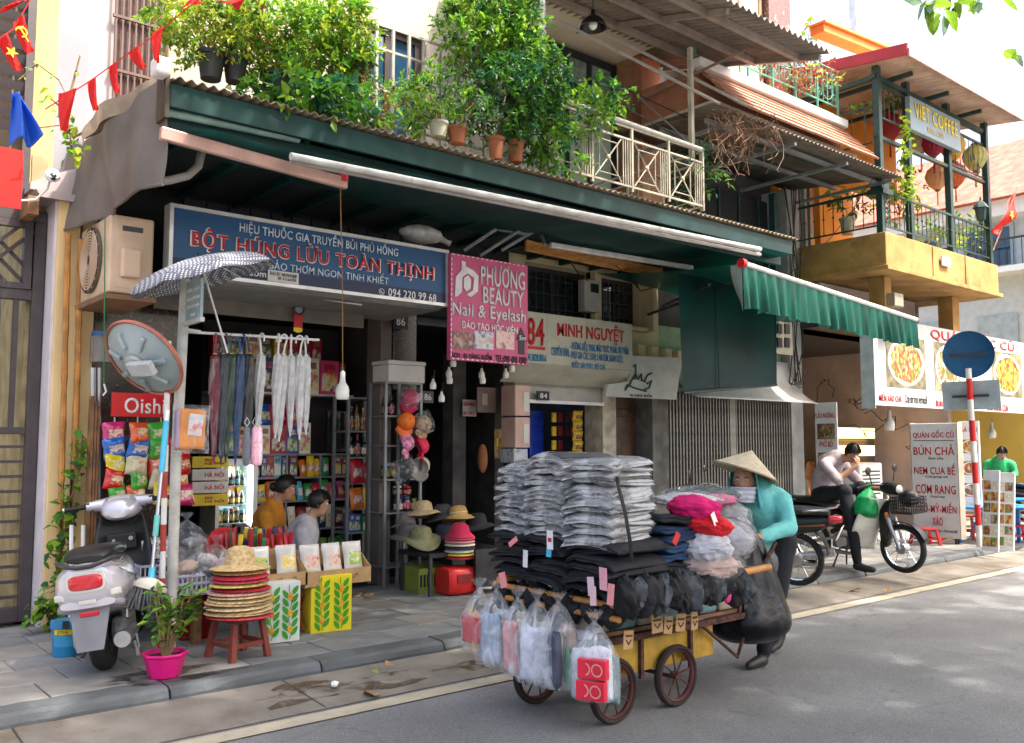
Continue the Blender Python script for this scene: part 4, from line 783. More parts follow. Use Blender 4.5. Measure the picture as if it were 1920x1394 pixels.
x0, x1, z0, z1 = RC(503, 509, 561, 530, 7.0); st = B(); st.bx(x0, x1, 7.008, 7.014, z0, z1); part('paper_label', st, M('paper', (.6, .58, .53), .9, var=.06), sg); PT(sg, 'THU ĐT 0859845888', 506, 512, 557, 519, 7.0, m_blackp, 0, dy=.006); PT(sg, '09 41166458', 522, 521, 556, 527, 7.0, m_blackp, 0, dy=.006)
t = thing('tube_light', 'white fluorescent tube fitting under the blue store sign', 'light'); b = B(); a, c = PY(480, 541, 7.3), PY(678, 571, 7.3); b.cyl(a, c, .014, n=8); part('tube', b, m_whitepl, t, True); b = B(); b.cyl(a+Vector((0, .03, .03)), c+Vector((0, .03, .03)), .02, n=4); part('holder', b, m_whitepl, t)
t = thing('plastic_sack', 'tied white plastic sack lying on top of the blue sign', 'sack', PY(790, 440, 7.25)); b = B(); b.ell((0, 0, 0), (.24, .14, .085), 20, 12, None, lambda v: 1+.12*noise.noise(v*3.1)); b.tube([(.2, 0, 0), (.3, 0, -.03), (.34, -.02, -.05)], [.04, .025, .03], 8); part('sack', b, M('white_sack', (.5, .5, .49), .5, var=.25, scale=9), t, True)
# pink sign
pk = thing('beauty_sign', 'pink nail and eyelash sign with white lettering beside the blue sign', 'sign'); Y = 6.95
x0, x1, z0, z1 = RC(845, 486, 990, 680, Y); b = B(); b.bx(x0, x1, Y+.003, Y+.06, z0, z1); part('panel', b, M('sign_pink', (.52, .08, .19), .5, var=.06, scale=3, dirt=((.42, .1, .18), 3, .58)), pk, bev=.004)
for i in range(16):
    for zz in (z0+.012, z1-.012): b = B(); b.bx(x0+.02+i*(x1-x0-.04)/16, x0+.045+i*(x1-x0-.04)/16, Y-.001, Y+.002, zz-.004, zz+.004); part('border_dash', b, m_whitep, pk)
for i in range(20): b = B(); zz = z0+.03+i*(z1-z0-.06)/20; b.bx(x0+.006, x0+.014, Y-.001, Y+.002, zz, zz+.03); part('border_dash', b, m_whitep, pk)
m_lgrey = M('light_grey_letters', (.66, .66, .66), .5)
PT(pk, 'PHƯƠNG', 901, 498, 983, 540, Y, m_lgrey, .05, .01); PT(pk, 'BEAUTY', 905, 543, 981, 574, Y, m_lgrey, .05, .01); PT(pk, 'Nail & Eyelash', 848, 574, 985, 606, Y, m_lgrey, .035, .008); PT(pk, 'ĐÀO TẠO HỌC VIÊN', 865, 605, 970, 625, Y, m_whitep, .03, .006)
PT(pk, 'ADD : 86 HÀNG BUỒM', 846, 659, 922, 673, Y, m_blackp, .035); PT(pk, 'TEL:090 498 1089', 929, 668, 987, 681, Y, m_blackp, .035); PT(pk, '5m', 973, 630, 985, 639, Y, m_whitep, .03, dy=-.007)
def rect(par, name, xl, yt, xr, yb, Y, mat, th=.004): x0, x1, z0, z1 = RC(xl, yt, xr, yb, Y); b = B(); b.bx(x0, x1, Y-th, Y, z0, z1); return part(name, b, mat, par)
def poly(par, name, pts, Y, mat, th=.006): b = B(); b.prism([(p.x, p.z) for p in (PY(x, y, Y) for x, y in pts)], Y-th, Y); return part(name, b, mat, par)
for i, c in enumerate(([(.4, .18, .12), (.1, .03, .03), (.5, .3, .25)], [(.03, .04, .1), (.6, .6, .65), (.5, .3, .25)], [(.55, .25, .2), (.7, .5, .45), (.3, .05, .06)])): rect(pk, 'photo', 848+i*41, 622, 886+i*39, 655, Y, PRINT('beauty_photo_%d' % i, c, 13))
poly(pk, 'arrow', [(972, 664), (972, 638), (967, 638), (977, 614), (988, 641), (983, 641), (983, 666)], Y, m_blackp, .005)
poly(pk, 'emblem', [(865, 489), (872, 492), (872, 500), (887, 508), (896, 518), (895, 547), (882, 558), (874, 553), (886, 545), (888, 522), (876, 513), (866, 520), (865, 548), (857, 556), (852, 557), (854, 519), (865, 506)], Y, m_lgrey, .01)
poly(pk, 'emblem', [(869, 522), (877, 517), (882, 525), (881, 542), (874, 547), (869, 540)], Y, m_lgrey, .01)
def plate(label, xl, yt, xr, yb, Y, body, mat=None):
    t = thing('number_plate', label, 'number plate'); rect(t, 'plate', xl, yt, xr, yb, Y, mat or M('plate_navy', (.012, .014, .03), .35), .02); w_, h_ = xr-xl, yb-yt; PT(t, body, xl+w_*.2, yt+h_*.22, xr-w_*.2, yb-h_*.22, Y, m_whitep, .03, dy=-.022); return t
plate('dark number plate 86 on the column under the blue sign', 736, 590, 763, 617, 8.05, '86'); plate('dark number plate 86 inside the dim passage', 789, 734, 811, 756, 8.18, '86'); plate('small dark number plate 84 above the shop door', 1006, 734, 1028, 751, 7.92, '84')
# cream sign
mn = thing('spice_shop_sign', 'cream shop sign with red MINH NGUYET letters above the door of 84', 'sign'); Y = 7.6
x0, x1, z0, z1 = RC(985, 596, 1186, 700, Y); m_csign = M('cream_sign', (.44, .43, .34), .5, var=.06, dirt=((.3, .27, .2), 2.5, .58))
for xa, xb in ((x0-.12, x0+.33), (x0+.334, x0+.95), (x0+.954, x1)): b = B(); b.bx(xa, xb, Y+.003, Y+.08, z0+.08, z1); part('panel', b, m_csign, mn)
b = B(); b.prism([(0, 0), (.5, .0), (.5, .1), (0, .1)], 0, .01); b = B(); b.add([(x0-.12, Y, z0+.08), (x1, Y, z0+.08), (x1, Y+.3, z0-.12), (x0-.12, Y+.3, z0-.12)], [(0, 1, 2, 3)]); part('sloped_soffit', b, m_csign, mn, solid=.02)
PT(mn, 'MINH NGUYỆT', 1045, 605, 1170, 643, Y, m_redp, .07, .008); PT(mn, '84', 988, 597, 1020, 648, Y, m_redp, .06, .012); PT(mn, '04.3828.0016', 988, 664, 1024, 678, Y, m_bluep, .03)
rect(mn, 'underline', 990, 650, 1022, 656, Y, m_redp)
PT(mn, 'CHUYÊN BÁN:', 1033, 648, 1067, 668, Y, m_bluep, .05); PT(mn, '- HƯƠNG LIỆU, VANI, MÀU THỰC PHẨM, HẠT NÊM', 1068, 640, 1178, 664, Y, m_bluep, .05); PT(mn, '- PHỤ GIA CÁC LOẠI: LÀM KEM, BÁNH KẸO,', 1068, 660, 1168, 680, Y, m_bluep, .05); PT(mn, 'NƯỚC GIẢI KHÁT, GIÒ CHẢ', 1072, 678, 1134, 694, Y, m_bluep, .05)
lu = thing('cafe_banner_sign', 'white tilted sign with dark green script above the wooden door', 'sign'); Y = 7.72
poly(lu, 'panel', [(1180, 668), (1274, 672), (1262, 750), (1130, 744), (1134, 722), (1176, 716)], Y, M('sign_white_dull', (.5, .5, .47), .5, var=.08), .05)
b = B()
for pts in (((1184, 690), (1192, 684), (1192, 700), (1180, 722), (1172, 732), (1176, 722), (1190, 728), (1212, 734)), ((1190, 712), (1193, 704), (1196, 712), (1203, 702), (1203, 714), (1210, 716)), ((1222, 700), (1214, 704), (1209, 714), (1214, 720), (1222, 714), (1217, 728), (1207, 732))): b.tube([PY(x, y, Y-.06) for x, y in pts], .012, 6)
part('script_lettering', b, M('script_green', (.015, .07, .05), .5), lu, True); PT(lu, '84 HÀNG BUỒM', 1181, 737, 1222, 745, Y-.05, m_blackp, 0)
# ================================================================ air conditioners, meter
def aircon(label, loc, rz, w=.80, h=.55, d=.30):
    t = thing('air_conditioner', label, 'air conditioner', loc, rz); m = M('ac_beige', (.6, .44, .31), .5, var=.12, scale=4, dirt=((.35, .22, .12), 5, .62))
    b = B(); b.bx(0, w, 0, d, 0, h); part('casing', b, m, t, bev=.02, seg=3)
    b = B(); c = (.36, h/2)
    for k in range(9): b.lathe([(.05+k*.022, 0), (.05+k*.022, .008), (.058+k*.022, .008), (.058+k*.022, 0)], 26, Matrix.Translation((c[0], -.03, c[1])) @ Matrix.Rotation(PI/2, 4, 'X'))
    for k in range(16): a = k*PI/8; b.tube([(c[0]+.05*math.cos(a), -.028, c[1]+.05*math.sin(a)), (c[0]+.25*math.cos(a+.4), -.028, c[1]+.25*math.sin(a+.4))], .004, 4)
    g = part('fan_guard', b, m, t); b = B(); b.lathe([(.001, 0), (.255, 0), (.262, .03)], 30, Matrix.Translation((c[0], -.001, c[1])) @ Matrix.Rotation(PI/2, 4, 'X')); part('fan_recess', b, M('ac_recess', (.12, .1, .08), .7), t)
    b = B(); b.bx(w, w+.06, .08, .22, .12, .34); part('valve_cover', b, m, t, bev=.015); b = B(); b.bx(w, w+.01, .09, .24, h-.12, h-.08); part('handle', b, m_dgrey, t); b = B(); b.bx(w, w+.004, .05, .26, .04, h-.03); part('side_panel', b, m, t, bev=.002)
    b = B(); b.bx(-.02, w+.02, -.02, d+.02, -.05, -.01); part('bracket', b, M('rusted_bracket', (.2, .11, .06), .8), t); return t
aircon('beige air conditioner unit with round fan on the wall left of the blue sign', (2.0, 7.88, PY(245, 552, 7.1).z), R_(-90), .78, .6, .33)
mt = thing('meter_box', 'grey electricity meter between the barred windows of 84', 'meter'); x0, x1, z0, z1 = RC(1097, 525, 1125, 585, 7.95)
b = B(); b.bx(x0, x1, 7.95, 8.08, z0, z1); part('case', b, M('meter_grey', (.4, .4, .36), .5), mt, bev=.012); b = B(); b.bx(x0+.1, x1-.03, 7.942, 7.95, z1-.16, z1-.05); part('window', b, m_glass, mt)
# ================================================================ awning and hanging sheet of the shutter house
t = thing('hanging_sheet', 'dark teal tarpaulin sheet hanging vertically beside the green awning', 'tarpaulin'); m_teal = M('teal_sheet', (.002, .04, .038), .45, var=.4, scale=1.2, trans=.4, detail=2); Y = 6.6
pc = [PY(*p, Y) for p in ((1270, 512), (1453, 540), (1455, 722), (1281, 737))]
b = B(); b.grid(lambda u, v: (pc[0].lerp(pc[1], u)).lerp(pc[3].lerp(pc[2], u), v)+Vector((0, .03*math.sin(u*6)*v, 0)), 20, 12); part('sheet', b, m_teal, t, True); b = B(); b.cyl(pc[3], pc[2], .02, n=8); part('bottom_rod', b, m_dgrey, t); b = B(); b.cyl(pc[1]+Vector((.0, 0, 0)), pc[2], .012, n=6); part('side_hem', b, m_teal, t)
for f in (.36, .72): b = B(); b.cyl(pc[0].lerp(pc[1], f)+Vector((0, -.006, 0)), pc[3].lerp(pc[2], f)+Vector((0, -.006, 0)), .006, n=5); part('seam', b, m_teal, t)
aw2 = thing('scalloped_awning', 'bright green canvas awning with pleated scalloped valance', 'awning'); m_gaw = M('bright_green_canvas', (.003, .105, .075), .28, var=.08, trans=.3, scale=2)
a, c = PY(1392, 494, 5.75), PY(1718, 600, 5.75)
def valf(u, v):
    p = a.lerp(c, u); h = .50-.1*u; sc_ = .03*abs(math.sin(u*PI*13)); return p+Vector((.02*math.sin(u*90)*v, -.05*math.sin(u*PI*40+1.5*math.sin(u*9))*v*(.7+.3*math.sin(u*17))-.01, -(h-sc_)*v))
b = B(); b.grid(valf, 240, 8); part('valance', b, m_gaw, aw2, True)
b = B(); b.cyl(a, c, .03, n=12); part('front_bar', b, m_white, aw2, True); b = B(); b.cyl(a+Vector((-.03, 0, 0)), a+Vector((.03, 0, 0)), .05, n=14); part('end_cap', b, m_red, aw2)
b = B(); b.grid(lambda u, v: a.lerp(c, u)+Vector((0, 2.2*v, .22*v-.04*math.sin(PI*v))), 30, 6); part('canvas', b, m_gaw, aw2, True)
b = B(); b.grid(lambda u, v: a+Vector((.02+.16*u*v*v, .02+.15*u, -.52*v*(1-.3*u))), 6, 8); part('end_flap', b, M('pale_flap', (.45, .5, .47), .5, trans=.3), aw2, True)
for p, q_ in (((1215, 590), (1385, 530)), ((1240, 575), (1330, 535))):
    t = thing('folding_strut', 'dark steel folding arm under the lean-to roof' if p[0] == 1215 else 'shorter dark awning arm beside the teal sheet', 'strut'); b = B(); b.cyl(PY(*p, 7.9), PY(*q_, 6.3), .02, n=6); part('arm', b, m_dgrey, t)
t = thing('bamboo_bundle', 'bundle of bamboo poles tied under the awning above the windows', 'bamboo poles')
for k in range(5): b = B(); b.cyl(PY(985, 452+k*4, 7.3+k*.05), PY(1240, 505+k*4, 7.3+k*.05), .02, n=7); part('pole', b, m_bamboo, t, True)
t = thing('awning_bracket', 'black folding awning bracket tangled with cables above the pink sign', 'bracket'); b = B()
for p, q_ in (((870, 470), (930, 430)), ((930, 430), (990, 440)), ((900, 480), (985, 425)), ((940, 470), (1015, 425)), ((1010, 425), (1022, 460))): b.cyl(PY(*p, 7.1), PY(*q_, 6.9), .018, n=6)
part('arm', b, m_grey, t)
# switch boxes right of the shutter
t = thing('electric_panel', 'grey electric breaker board with cables right of the teal sheet', 'electric panel'); rect(t, 'board', 1450, 605, 1482, 665, 7.9, M('panel_beige', (.4, .37, .3), .6), .04)
for i in range(4): rect(t, 'breaker', 1456+(i % 2)*14, 608+(i//2)*26, 1464+(i % 2)*14, 626+(i//2)*26, 7.86, m_dgrey, .03)
# ================================================================ pole, mirror, umbrella, small sign
m_polep = M('flaking_white_pole', (.5, .5, .46), .6, var=.15, scale=10, dirt=((.2, .09, .03), 7, .58))
pl = thing('old_pole', 'rust-flecked white steel pole carrying the mirror and umbrella', 'pole'); pb = Vector((2.28, 6.35, .13)); b = B(); b.tube([pb, pb+Vector((.0, 0, 1.3)), pb+Vector((.03, 0, 2.6))], .036, 14); part('post', b, m_polep, pl, True); b = B(); b.cyl(pb, pb+Vector((0, 0, .02)), .08, n=16); part('base_plate', b, m_rust, pl)
p2 = thing('striped_pole', 'thin red and white striped pole beside the rusty pole', 'pole'); a = PY(302, 1175, 6.28); a.z = .13; c = PY(316, 640, 6.28)
for i in range(12): b = B(); b.cyl(a.lerp(c, i/12), a.lerp(c, (i+1)/12), .019, n=10); part('band', b, m_white if i % 2 else M('dull_red', (.42, .05, .04), .6, var=.15), p2, True)
mr = thing('traffic_mirror', 'round convex traffic mirror seen from its ribbed grey back with orange rim', 'mirror', PY(270, 672, 6.25))
toc = (CAMP-Vector(mr.location)).normalized(); rt = toc.cross(Vector((0, 0, 1))).normalized()*-1
nrm = (toc*.52+rt*-.55+Vector((0, 0, -.56))).normalized(); mr.rotation_euler = nrm.to_track_quat('Z', 'Y').to_euler()
m_mback = M('mirror_back_grey', (.3, .36, .38), .4, .2, var=.06)
b = B(); b.lathe([(.001, .085), (.1, .08), (.11, .07), (.2, .05), (.285, .0)], 40); part('back_shell', b, m_mback, mr, True)
for k in range(7):
    b = B(); a_ = k*2*PI/7; T = Matrix.Rotation(a_, 4, 'Z') @ Matrix.Translation((.175, 0, .055)) @ Matrix.Rotation(R_(16), 4, 'Y'); b.bx(-.055, .055, -.018, .018, -.01, .022, T); part('rib', b, m_mback, mr, bev=.008)
b = B(); b.lathe([(.28, -.01), (.295, -.015), (.302, 0), (.295, .016), (.28, .01)], 40); part('rim', b, M('orange_rim', (.36, .12, .085), .5, var=.2), mr, True)
b = B(); b.lathe([(.001, -.05), (.15, -.035), (.28, -.008)], 30); part('mirror_face', b, m_chrome, mr, True)
b = B(); b.cyl((0, 0, .07), (0, 0, .1), .075, n=18); b.box((.09, -.0, .13), (.2, .1, .05)); part('bracket', b, M('bracket_grey', (.42, .44, .45), .5), mr, bev=.008)
um = thing('polka_dot_umbrella', 'open grey umbrella with white polka dots tied to the top of the pole', 'umbrella')
uc = PY(385, 522, 6.25); m_dot = None
def dotmat():
    m = bpy.data.materials.new('polka_dots'); m.use_nodes = True; n = m.node_tree.nodes; L = m.node_tree.links; tc = n.new('ShaderNodeTexCoord'); mp = n.new('ShaderNodeMapping'); mp.inputs['Rotation'].default_value = (.6, .5, 0); v = n.new('ShaderNodeTexVoronoi'); v.inputs['Scale'].default_value = 52; v.inputs['Randomness'].default_value = 0
    rp = n.new('ShaderNodeValToRGB'); rp.color_ramp.interpolation = 'CONSTANT'; rp.color_ramp.elements[0].color = (.75, .76, .8, 1); rp.color_ramp.elements[1].position = .36; rp.color_ramp.elements[1].color = (.14, .15, .19, 1)
    L.new(tc.outputs['UV'], v.inputs[0]); L.new(tc.outputs['Object'], mp.inputs[0]); L.new(mp.outputs[0], v.inputs[0]); L.new(v.outputs['Distance'], rp.inputs[0]); L.new(rp.outputs[0], n['Principled BSDF'].inputs[0]); n['Principled BSDF'].inputs['Roughness'].default_value = .7; return m
b = B(); n = 48; vs = []
for i in range(9):
    f = i/8; r = .52*math.sin(f*1.25)/math.sin(1.25); z = .15*(math.cos(f*1.25)-math.cos(1.25))/(1-math.cos(1.25))
    for j in range(n): a_ = 2*PI*j/n; k = 1-.055*f*abs(math.sin(a_*4)); vs.append((r*k*math.cos(a_), r*k*math.sin(a_), z-.02*f*f*abs(math.sin(a_*4))))
b.add(vs, [(i*n+j, i*n+(j+1) % n, (i+1)*n+(j+1) % n, (i+1)*n+j) for i in range(8) for j in range(n)])
ax = (toc*-.12+rt*.27*-1*-1+Vector((0, 0, 1))).normalized(); ax = (toc*.05-rt*.30+Vector((0, 0, .95))).normalized()
um.location = uc; um.rotation_euler = ax.to_track_quat('Z', 'Y').to_euler()
part('canopy', b, dotmat(), um, True, solid=.003); 
for k in range(8): b = B(); a_ = k*PI/4; b.tube([(0, 0, .12), (.26*math.cos(a_), .26*math.sin(a_), .08), (.5*math.cos(a_), .5*math.sin(a_), -.01)], .004, 4); part('rib', b, m_steel, um)
b = B(); b.cyl((0, 0, .15), (0, 0, -.55), .007, n=8); part('shaft', b, m_whitepl, um); b = B(); b.cyl((0, 0, .14), (0, 0, .19), .012, .005, n=8); part('tip', b, m_black, um)
ss = thing('small_street_sign', 'small faded pale blue sign plate fixed to the pole below the umbrella', 'sign', (2.31, 6.31, 0), R_(-90)); zc0, zc1 = PX(365, 600, 2.31).z, PX(365, 528, 2.31).z
b = B(); b.bx(.03, .30, -.02, 0, zc0, zc1); part('plate', b, M('faded_blue_plate', (.28, .38, .40), .6, var=.12, dirt=((.35, .2, .1), 6, .66)), ss); b = B(); b.bx(.0, .32, -.025, .005, zc0-.03, zc0); part('frame', b, m_polep, ss)
for k, s in enumerate(('HÀNG BUỒM', 'ĐƯỜNG NGUYỄN HỮU HUÂN', 'LƯƠNG NGỌC QUYẾN', 'TẠ HIỆN')): text(ss, s, .06 if k != 3 else .12, .28 if k != 3 else .21, zc1-.075-k*.06, zc1-.04-k*.06, m_whitep, -.022, .03, .002)
# ================================================================ hanging umbrellas
t = thing('hanging_rail', 'white rail across the shop front carrying folded umbrellas', 'rail'); b = B(); Yr = 6.75; b.cyl(PY(340, 622, Yr), PY(598, 638, Yr), .011, n=8); b.tube([pb+Vector((.03, 0, 2.2)), PY(345, 618, 6.6), PY(375, 622, Yr)], .012, 6); part('bar', b, m_whitepl, t, True)
m_sleeve = FILM('clear_sleeve', .03, .3, 14)
def folded_umbrella(label, px, top, bot, mat, sleeve, tipm, group):
    p = PY(px, top, Yr); q_ = PY(px, bot, Yr); L = p.z-q_.z; t = thing('folded_umbrella', label, 'umbrella', (p.x, Yr, p.z), (rnd.uniform(-.03, .03), rnd.uniform(-.03, .03), rnd.uniform(0, 6)), group)
    b = B(); n = 14; prof_ = [(.012, -.14), (.03, -.16), (.036, -.3*L-.1), (.030, -.6*L), (.016, -.9*L), (.011, -.95*L)]; vs = []
    for i, (r, z) in enumerate(prof_):
        for j in range(n): a_ = 2*PI*j/n; k = 1+.22*(j % 2); vs.append((r*k*math.cos(a_+z*2.2), r*k*math.sin(a_+z*2.2), z))
    b.add(vs, [(i*n+j, i*n+(j+1) % n, (i+1)*n+(j+1) % n, (i+1)*n+j) for i in range(len(prof_)-1) for j in range(n)]); part('canopy', b, mat, t)
    if sleeve: b = B(); b.lathe([(.04, -.18), (.047, -.4*L), (.04, -.62*L), (.02, -.93*L)], 10); part('plastic_sleeve', b, m_sleeve, t, True)
    b = B(); b.tube([(.03, 0, -.045), (.03, 0, -.02), (.02, 0, .01), (0, 0, .02), (-.02, 0, .01), (-.025, 0, -.02), (-.012, 0, -.06), (0, 0, -.15)], .008, 6); part('handle', b, tipm, t, True)
    b = B(); b.cyl((0, 0, -.94*L), (0, 0, -L), .011, .006, n=8); part('tip', b, tipm, t); b = B(); b.cyl((0, 0, -.135), (0, 0, -.16), .017, n=8); part('collar', b, M('yellow_collar', (.6, .4, .05), .5) if sleeve else m_whitepl, t)
for px, bot, c, nm in ((404, 870, (.16, .012, .03), 'maroon'), (420, 872, (.035, .045, .06), 'slate grey'), (436, 868, (.02, .06, .035), 'dark green'), (453, 872, (.02, .06, .16), 'blue'), (469, 866, (.03, .032, .035), 'charcoal')):
    folded_umbrella('%s folded umbrella in clear sleeve hanging from the rail' % nm, px, 630, bot, M('umb_'+nm.replace(' ', '_'), c, .5, var=.25, scale=20), True, M('umb_handle_'+nm.replace(' ', '_'), tuple(x*1.6 for x in c), .35), 'dark folded umbrellas on the rail')
m_umw = M('clear_white_umbrella', (.72, .72, .73), .35, var=.12, scale=20, trans=.25)
for i, px in enumerate((491, 522, 533, 546, 562, 574)): folded_umbrella(('white folded umbrella hanging apart, next to the dark ones', 'white folded umbrella, second of the white row', 'white folded umbrella, third of the white row', 'white folded umbrella, fourth of the white row', 'crumpled clear folded umbrella in the white row', 'white folded umbrella at the right end of the rail')[i], px, 630+i, 815+(i*7 % 17), m_umw, False, m_whitepl, 'white folded umbrellas on the rail')
for i, (px, bot, c) in enumerate(((463, 890, (.12, .13, .16)), (478, 888, (.7, .35, .45)), (486, 885, (.75, .5, .58)))):
    t = thing('compact_umbrella', ('grey checked compact umbrella hanging low', 'pink compact umbrella in a white case', 'pale pink compact umbrella with pink trim')[i], 'umbrella', PY(px, 800, 6.55), 0, 'compact umbrellas'); b = B(); b.lathe([(.01, 0), (.022, -.02), (.028, -.1), (.03, -.24), (.022, -.29), (.005, -.3)], 10); part('case', b, PRINT('compact_%d' % i, [c, tuple(min(1, x*1.5) for x in c), c], 30), t, True); b = B(); b.tube([(0, 0, 0), (.02, 0, .03), (.0, 0, .07), (-.02, 0, .03), (0, 0, 0)], .003, 4); part('strap', b, m_whitepl, t)
# ================================================================ snack bags, red sign
os_ = thing('snack_stand_sign', 'red snack stand sign reading Oishi above the hanging crisp bags', 'sign'); Y = 7.62
rect(os_, 'panel', 208, 738, 318, 782, Y, M('snack_red', (.62, .008, .012), .4, var=.04), .02); PT(os_, 'Oishi', 232, 747, 308, 776, Y, m_whitep, .045, .004, -.022)
b = B(); a = PY(212, 782, Y); c = PY(212, 960, Y)
for xx in (215, 258, 302): b.cyl(PY(xx, 782, Y+.02), PY(xx, 945, Y+.02), .006, n=5)
part('hanging_strip', b, m_whitepl, os_)
b = B()
for xx, m_ in ((186, 0), (174, 0)): b.cyl(PY(xx, 690, 7.66), PY(xx, 945, 7.66), .014 if xx > 180 else .022, n=6)
part('stand_post', b, m_steel, os_)
def pillow_mesh(name, w, h, d, mats, seed=0, nu=10, nv=12):
    b = B(); q = random.Random(seed); o = q.uniform(0, 50)
    def f(s):
        def g(u, v):
            x = (u-.5)*w; z = (v-.5)*h; e = (max(0, 1-abs(2*u-1)**3.0)*max(0, 1-abs(2*v-1)**3.2))**.5
            k = 1-.07*(1-abs(2*v-1)); y = s*d*.5*e*(1+.28*noise.noise(Vector((u*4+o, v*4, s*3)))); zz = z+(.012*math.sin(u*PI*8) if v in (0, 1) else 0)*0
            return (x*(k if .02 < v < .98 else 1), y, zz)
        return g
    b.grid(f(-1), nu, nv); b.mat(0); b.grid(f(1), nu, nv); b.m = [1 if (.2 < ((i % (nu*nv))//nu)/nv < .62 and i < nu*nv and .12 < (i % nu)/nu < .85) else 0 for i in range(len(b.f))]; b.k = 1
    return b.mesh(name, mats, True)
SN = [('pink crisp bag', (.55, .02, .14), (.7, .45, .35)), ('orange crisp bag', (.75, .1, .01), (.75, .4, .08)), ('blue crisp bag', (.01, .12, .5), (.55, .3, .2)), ('green crisp bag', (.06, .4, .04), (.75, .5, .08)), ('yellow-green crisp bag', (.7, .55, .02), (.2, .45, .03)), ('red crisp bag', (.6, .015, .01), (.75, .35, .1)), ('cream prawn cracker bag', (.6, .55, .35), (.65, .2, .1))]
snm = [pillow_mesh('crisp_bag', .18, .175, .075, [M('snack_%d' % i, s[1], .22, var=.15, spec=.7, scale=14), PRINT('snack_print_%d' % i, [s[2], s[1], (.8, .7, .5), s[2]], 18, rough=.22)], i) for i, s in enumerate(SN)]
colsn = [(217, [0, 2, 4, 5, 3]), (259, [1, 2, 6, 3, 1]), (299, [3, 3, 5, 6, 4]), (342, [None, 5, 5, 1, 0])]
cn = ('left', 'middle', 'right', 'far right'); rn = ('top', 'second', 'third', 'fourth', 'bottom')
for ci, (px, lst) in enumerate(colsn):
    for ri, k in enumerate(lst):
        if k is None: continue
        o = link('crisp_bag', snm[k], None, PY(px+rnd.uniform(-4, 4), 812+ri*29, 7.58)+Vector((0, rnd.uniform(-.03, .03), 0)), (rnd.uniform(-.25, .25), rnd.uniform(-.2, .2), rnd.uniform(-.3, .3)+.25)); tag(o, '%s, %s of the %s hanging strip of snacks' % (SN[k][0], rn[ri], cn[ci]), 'snack', 'crisp bags hanging on strips')
t = thing('cloth_pack', 'clear bag of orange cloths hanging on the pole', 'bag', PY(358, 805, 6.3)); b = B(); b.box((0, 0, 0), (.2, .05, .28), (0, .03, 0)); part('cloth', b, M('orange_cloth', (.7, .25, .03), .8, var=.15), t, bev=.02); b = B(); b.box((-.1, -.005, 0), (.03, .05, .27)); part('cloth', b, M('lilac_cloth', (.4, .3, .45), .8), t, bev=.01); b = B(); b.box((.02, -.032, .03), (.1, .004, .15), (0, .1, 0)); part('card', b, PRINT('card_print', [(.4, .55, .6), (.75, .6, .6), (.6, .1, .12)], 18), t); o = link('plastic_bag', pillow_mesh('plastic_bag', .27, .34, .1, [m_film, m_film], 8), t, (0, 0, 0))
# tall mop leaning on the pole
mp = thing('mop', 'upright mop with blue handle sections and grey string head leaning on the pole', 'mop'); mt0, mt1 = PY(312, 790, 6.12), PY(283, 1090, 5.95)
def seg(b, f0, f1, r): b.cyl(mt0.lerp(mt1, f0), mt0.lerp(mt1, f1), r, n=10); return b
part('handle', seg(seg(B(), .3, .6, .012), .72, .93, .012), m_steel, mp, True); part('grip', seg(seg(B(), 0, .33, .02), .92, 1, .02), M('mop_blue', (.06, .4, .6), .4), mp, True); part('clamp', seg(B(), .6, .73, .018), M('mop_teal', (.15, .5, .48), .4), mp, True); part('tip', seg(B(), -.07, 0, .016), m_whitepl, mp, True)
b = B(); T = Matrix.Translation(mt1+Vector((0, 0, -.03))) @ Matrix.Rotation(R_(18), 4, 'Y'); b.lathe([(.02, .05), (.08, .03), (.105, .0), (.105, -.02), (.001, -.02)], 20, T); part('head_plate', b, M('mop_plate', (.5, .47, .4), .5), mp, True)
b = B(); q = random.Random(9)
for i in range(140):
    a_ = q.uniform(0, 2*PI); r = .1*q.random()**.5; p0 = T @ Vector((r*math.cos(a_), r*math.sin(a_), -.02)); b.tube([p0, p0+Vector((.3*r*math.cos(a_), .3*r*math.sin(a_), -.06)), p0+Vector((.45*r*math.cos(a_)+q.uniform(-.02, .02), .45*r*math.sin(a_), -.13))], .005, 4)
o = part('string', b, M('mop_grey', (.14, .14, .15), .9, var=.3), mp); o['kind'] = 'stuff'
# ================================================================ shelves inside the shop
PKC = [hexc(h) for h in ('b5162a', 'd8b21d', '1f4fa0', '7a1620', '2d7d3a', 'c8651c', 'e4dccb', '3a2017', 'c23a6a', '58a7c4', '8a1118', 'f0d040', '1d2f4f', '6d8f2f')]
PKM = [M('pack_%d' % i, c, .35, var=.12, scale=20) for i, c in enumerate(PKC)]
PKP = [PRINT('pack_print_%d' % i, [c, PKC[(i*5+3) % 14], (.7, .65, .55), PKC[(i*3+7) % 14]], 2.6, rough=.35) for i, c in enumerate(PKC)]
PKL = [PRINT('pack_label_%d' % i, [(.65, .6, .5), PKC[i], PKC[(i+4) % 14]], 3.2, rough=.4) for i in range(14)]
def boxpack(i):
    w, d, h = 1, 1, 1; b = B(); b.bx(0, 1, 0, 1, 0, 1); b.m = [0]*6; b.mat(1); b.bx(.08, .92, -.02, .5, .1, .62); b.mat(2); b.bx(.2, .8, -.03, .5, .7, .88); return b.mesh('carton', [PKM[i], PKP[i], PKL[(i*3) % 14]])
